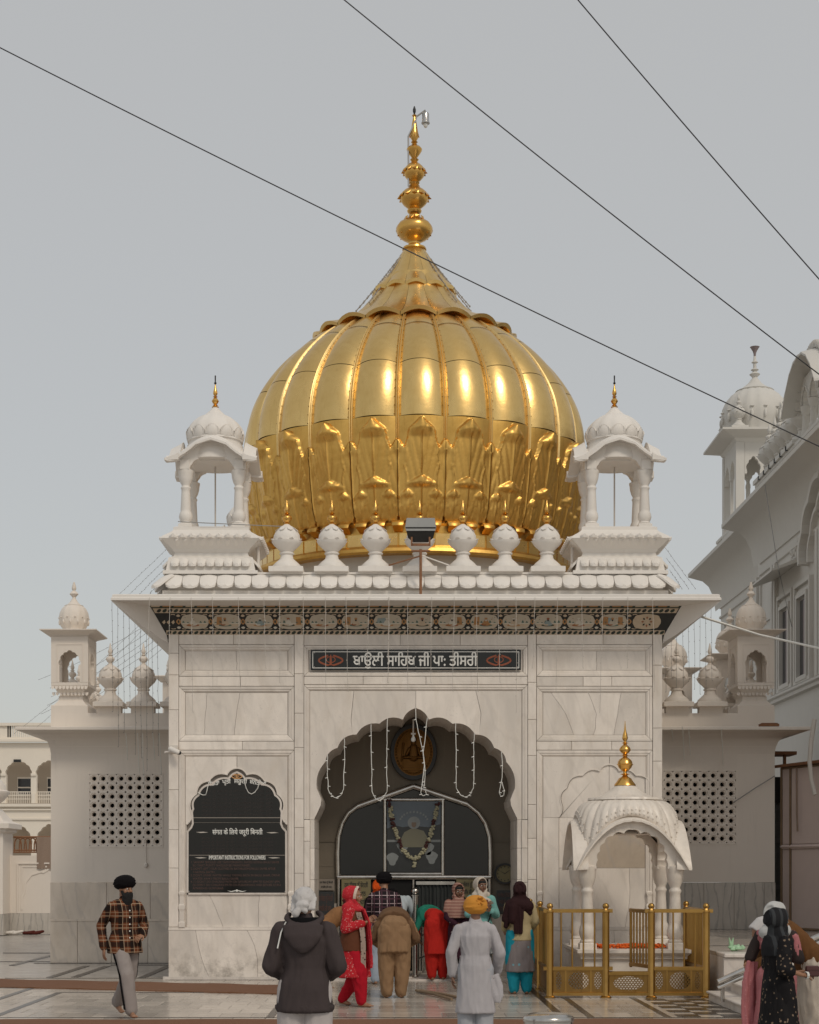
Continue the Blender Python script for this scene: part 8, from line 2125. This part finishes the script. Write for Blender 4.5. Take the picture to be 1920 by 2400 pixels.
# ---------------- 9 the woman with the patterned shawl
M['shawl'] = C_('pink_brown_shawl', (0.34,0.185,0.145), .9, pat_plaid([(2,.055,.016,(0.20,0.085,0.07),.0,.7),(2,.055,.008,(0.48,0.34,0.28),.03,.7)])); M['purple'] = C_('purple_flowered_dress', (0.040,0.014,0.024), .8, pat_spots((0.42,0.36,0.37), 9, .20))
p = Fig('woman in pink brown shawl over dark purple flowered dress facing the camera in the doorway', (1.10,-.55,.035), 6, .955, dict(elL=(.22,-.04,1.12), elR=(-.22,-.04,1.12), wrL=(.04,-.20,1.0), wrR=(-.05,-.205,.98)), face=(6,10), tone='d', seed=9)
p.body(fem=True, hd={'L': ((-1,-.15,-.15),(0,.6,-.3),.5), 'R': ((1,-.15,-.15),(0,.6,-.3),.5)}); p.face(); p.legs('salwar', 'purple'); p.top('dress', 'purple', .38, .225, .18, 1.03, .85, .008, fem=True)
def sh9(mb):
    J = p.J; ringloft(mb, [(V(0,-.02,1.10),.225,.175),(V(0,-.01,1.22),.225,.17),(J['che']+V(0,0,.05),.215,.155),(V(0,.0,1.40),.17,.12),(J['nek'],.10,.10)], (1,0,0), 24)
    for q in 'LR': mb.capsule(J['sh'+q], (J['sh'+q]+J['el'+q])*.5, .085, .08)
p.blob('shawl', 'shawl', sh9, .012, 4, .008); p.hood('shawl', shoulders=False)
mb = MB(); mb.ellipsoid(p.h(0,.028,.062), (.074,.052,.042), p.R, 14, 8); p.add(mb, 'hair', 'hair')
# ---------------- 10 the woman in turquoise
M['turq'] = C_('turquoise_cardigan', (0.19,0.42,0.40)); M['grey_fl'] = C_('grey_patterned_cotton', (0.20,0.22,0.23), .8, pat_spots((0.36,0.38,0.38), 20, .3)); M['cream_sc'] = C_('cream_lace_scarf', (0.56,0.50,0.43), .85, pat_spots((0.42,0.36,0.30), 45, .25))
p = Fig('woman in turquoise cardigan and cream headscarf standing in the doorway, looking to the right', (1.475,-.80,.035), 14, 1.015, dict(elL=(.25,-.02,1.10), elR=(-.24,-.05,1.12), wrL=(.12,-.21,1.17), wrR=(.0,-.22,1.22)), face=(12,4), tone='d', seed=10)
p.body(fem=True, hd={'L': ((-.6,-.3,.5),(-.5,.5,0),.6), 'R': ((.5,-.3,.6),(.5,.5,0),.6)}); p.face(); p.legs('salwar', 'grey_fl'); p.top('kurta', 'grey_fl', .45, .22, .17, 1.0, .3, .008, fem=True); 
p.top('cardigan', 'turq', .84, .20, .15, 1.08, .95, .007, fem=True, collar=False, sl=(.072,.066,.056))
p.hood('cream_sc', extra=lambda mb: mb.capsule((-.06,-.12,1.40),(.09,-.13,1.33),.045,.05))
mb = MB(); mb.ellipsoid(p.h(0,.030,.060), (.072,.050,.042), p.R, 14, 8); p.add(mb, 'hair', 'hair')
mb = MB()
for i in range(12): mb.ellipsoid((.0+.05*math.cos(i*2.4), -.24+.02*math.sin(i*1.7), 1.33+.045*math.sin(i*2.1)), (.026,.02,.02), segs=8, rings=5)
fb_ = mb.build('flower_bunch', m_plain('brown_red_flowers', (0.20,0.07,0.05), .9, 0, .3, 30), None, 60, local=True); fb_.location = p.t.location; fb_.rotation_euler = p.t.rotation_euler
tag(fb_, 'small bunch of brown red flowers held by the woman in turquoise', 'flowers')
mb = MB(); mb.tube([(.10,-.20,1.30),(.115,-.215,1.15),(.07,-.22,1.02),(.05,-.22,.98)], .012, 6); mb.box(.02,.10,-.235,-.205,.86,.98); bg_ = mb.build('strap', 'black_cl', p.t, 50, local=True)
# ---------------- 11 the woman with the dark brown shawl (back view)
M['dk_brown'] = C_('dark_brown_shawl', (0.030,0.013,0.014)); M['cream_sw'] = C_('cream_sweater', (0.42,0.345,0.20)); M['grey_k'] = C_('grey_spotted_kurta', (0.21,0.185,0.185), .8, pat_spots((0.16,0.36,0.42), 7.5, .17)); M['turq_s'] = C_('bright_turquoise_salwar', (0.015,0.255,0.34))
p = Fig('woman in dark brown shawl, cream sweater and bright turquoise salwar, seen from behind', (1.945,-3.3,.004), 188, 1.0, dict(elL=(.225,.0,1.12), elR=(-.24,.02,1.12), wrR=(-.20,-.18,.98), wrL=(.2,-.2,1.0)), face=(-12,8), seed=11)
p.body(fem=True, hands=('L','R')); p.legs('salwar', 'turq_s', (.125,.125,.078), .011); p.top('kurta', 'grey_k', .345, .228, .185, 1.06, .2, .008, fem=True); p.top('sweater', 'cream_sw', .83, .20, .16, 1.10, .95, .005, fem=True, sl=(.07,.064,.055))
p.hood('dk_brown', extra=lambda mb: (mb.capsule((.10,.07,1.40),(-.10,.09,1.36),.10,.10), mb.capsule((.16,.04,1.38),(.24,.03,1.16),.085,.06), mb.capsule((.12,.10,1.34),(.14,.13,1.15),.09,.07), mb.capsule((.20,.06,1.15),(.23,.05,1.05),.05,.04), mb.capsule((-.05,.10,1.34),(-.13,.09,1.26),.07,.05)))
drape(p, 'shawl_end', 'dk_brown', [((.06,.150,1.36),.10),((.06,.165,1.20),.085),((.06,.170,1.05),.075),((.06,.172,.93),.07)], .08, .010, .006)
# ---------------- 12 the stooping person behind the hooded jacket
M['orange_br'] = C_('orange_brown_jacket', (0.27,0.135,0.06)); M['maroon'] = C_('maroon_headscarf', (0.09,0.018,0.018)); M['red_pl3'] = C_('dull_red_trousers', (0.30,0.022,0.018))
b12 = dict(LEAN); b12.update(wai=(0,-.10,1.04), che=(0,-.26,1.16), nek=(0,-.38,1.24), hed=(0,-.47,1.31), shL=(.185,-.33,1.22), shR=(-.185,-.33,1.22), elL=(.28,-.40,.96), elR=(-.28,-.40,.96), wrL=(.18,-.58,.90), wrR=(-.18,-.58,.9))
p = Fig('stooping person in orange brown jacket and maroon headscarf, partly hidden behind the hooded jacket', (-1.16,-2.2,.004), 100, 1.02, b12, face=(0,40), seed=12)
p.body(fem=True); p.legs('trousers', 'red_pl3', (.13,.12,.085)); p.top('jacket', 'orange_br', .62, .21, .16, 1.08, 1.0, .009); p.hood('maroon')
# ---------------- 13 the woman in black at the right
M['black_fl'] = C_('black_flowered_dress', (0.012,0.011,0.012), .7, pat_spots((0.20,0.145,0.10), 20, .27)); M['black_net'] = C_('black_net_scarf', (0.018,0.018,0.020), .8, pat_plaid([(1,.09,.035,(0.06,0.065,0.07),0,.6)])); M['pouch'] = m_plain('maroon_pouch', (0.07,0.022,0.02), .5)
p = Fig('woman in black flowered dress and black headscarf holding a pouch at the right edge', (3.68,-13.0,.004), 104, .900, dict(elR=(-.24,.06,1.10), wrR=(-.17,-.20,1.03), elL=(.23,.0,1.12), wrL=(.10,-.26,1.04)), face=(14,8), seed=13)
p.body(fem=True, hd={'R': ((.35,-1,.05),(.5,0,-.6),.6), 'L': ((-.35,-1,.05),(-.5,0,-.6),.6)}); p.face(); p.legs('salwar', 'black_cl', (.12,.11,.08)); p.top('dress', 'black_fl', .30, .270, .225, 1.10, .25, .010, fem=True, sl=(.078,.074,.070))
p.hood('black_net', extra=lambda mb: (ringloft(mb, [(V(0,.02,1.24),.20,.15),(V(0,.03,1.34),.19,.145),(V(0,.03,1.44),.13,.12)], (1,0,0), 20), mb.capsule((-.15,.0,1.36),(-.19,.05,1.22),.07,.045)))
mb = MB()
for q in range(2): c = V(-.165,-.235-.014*q,1.028); mb.tube([c+V(.036*math.cos(a), .004*math.cos(a), .036*math.sin(a)) for a in [2*PI*i/14 for i in range(15)]], .0065, 6)
p.add(mb, 'bangles', 'letter')
po = thing('pouch', 'dark maroon pouch held in the hands of the woman in black', 'pouch', (4.0,-13.05,1.0))
mb = MB(); mb.rbox(3.92,4.05,-13.10,-13.05,.915,1.02,.012); mb.build('pouch_body', 'pouch', po)
mb = MB(); mb.box(3.925,4.045,-13.106,-13.10,.98,1.005); mb.build('flap', 'pouch', po)
# ---------------- 14 the pink one behind her
M['pink'] = C_('pink_dotted_cotton', (0.44,0.165,0.175), .85, pat_spots((0.50,0.24,0.24), 30, .25)); M['sheer'] = C_('sheer_black_sleeve', (0.045,0.034,0.032)); M['white_net'] = C_('white_net_scarf', (0.50,0.50,0.49))
p = Fig('woman in pink dotted suit with white headscarf and raised elbow, behind the woman in black', (3.87,-12.1,.004), 150, .925, dict(elL=(.30,-.02,1.12), wrL=(.20,-.12,1.36), elR=(-.24,-.02,1.12), wrR=(-.12,-.2,1.1)), face=(-10,5), seed=14)
p.body(fem=True, hd={'L': ((-.4,-.2,1),(-1,0,0),.5)}); p.legs('salwar', 'pink', (.13,.12,.08)); p.top('kurta', 'pink', .34, .25, .19, 1.03, .1, .010, fem=True)
def slv(mb):
    J = p.J
    for q in 'LR': mb.capsule(J['sh'+q], J['el'+q], .066, .066); mb.capsule(J['el'+q], J['el'+q]+(J['wr'+q]-J['el'+q])*.85, .066, .04)
p.blob('sleeves', 'sheer', slv, .012, 3, .006); p.hood('white_net', extra=lambda mb: mb.capsule((-.10,.06,1.42),(.10,.06,1.40),.08,.08))
drape(p, 'scarf_end', 'pink', [((.27,.0,1.08),.06),((.29,.02,.85),.085),((.30,.03,.6),.09),((.29,.04,.32),.08),((.28,.04,.15),.05)], .08, .012, .010, side=(.7,.7,0))
# ---------------- 15 the bending person in the brown jacket
M['rust_jk'] = C_('rust_brown_jacket', (0.135,0.062,0.024)); M['cream_pt'] = C_('cream_trousers', (0.50,0.44,0.37))
p = Fig('person in rust brown jacket and cream trousers bending forward at the right edge, head hidden', (4.50,-11.0,.004), -82, 1.0, dict(wai=(0,-.12,1.10), che=(0,-.28,1.24), nek=(0,-.44,1.27), hed=(0,-.56,1.24), shL=(.19,-.38,1.24), shR=(-.19,-.38,1.24), elL=(.28,-.46,1.0), elR=(-.28,-.46,1.0), wrL=(.16,-.62,.92), wrR=(-.16,-.62,.92)), face=(0,45), seed=15)
p.body(); p.legs('trousers', 'cream_pt', (.14,.13,.10), .012); p.top('jacket', 'rust_jk', .82, .21, .16, 1.15, 1.0, .010, sl=(.08,.075,.06), ridge=.6); p.hood('white_cl', 'head_cloth', shoulders=False, chin=False)
def wsc(mb): mb.capsule((.12,-.46,1.26),(.17,-.44,1.08),.05,.07); mb.capsule((.17,-.44,1.08),(.17,-.40,.92),.07,.05)
p.blob('white_scarf', 'white_cl', wsc, .012, 3, .008)
# ---------------- 16 the one cut by the right edge
p = Fig('woman in dark purple flowered suit with bangles, cut off by the right edge', (4.47,-12.75,.004), -84, .95, dict(elR=(-.23,-.02,1.10), wrR=(-.13,-.26,1.0), elL=(.22,-.02,1.10), wrL=(.10,-.25,1.02)), face=(0,8), seed=16)
p.body(fem=True, hd={'L': ((-.3,-1,.0),(-.5,0,-.6),.5), 'R': ((.3,-1,.0),(.5,0,-.6),.5)}); p.face(); p.legs('salwar', 'purple'); p.top('kurta', 'purple', .38, .22, .18, 1.05, .7, .009, fem=True); p.hood('purple')
mb = MB()
for sg in (-1, 1):
    for q in range(3): c = V(.115*sg,-.215-.012*q,1.01); mb.tube([c+V(.036*math.cos(a), 0, .036*math.sin(a)) for a in [2*PI*i/14 for i in range(15)]], .006, 5)
p.add(mb, 'bangles', 'letter')
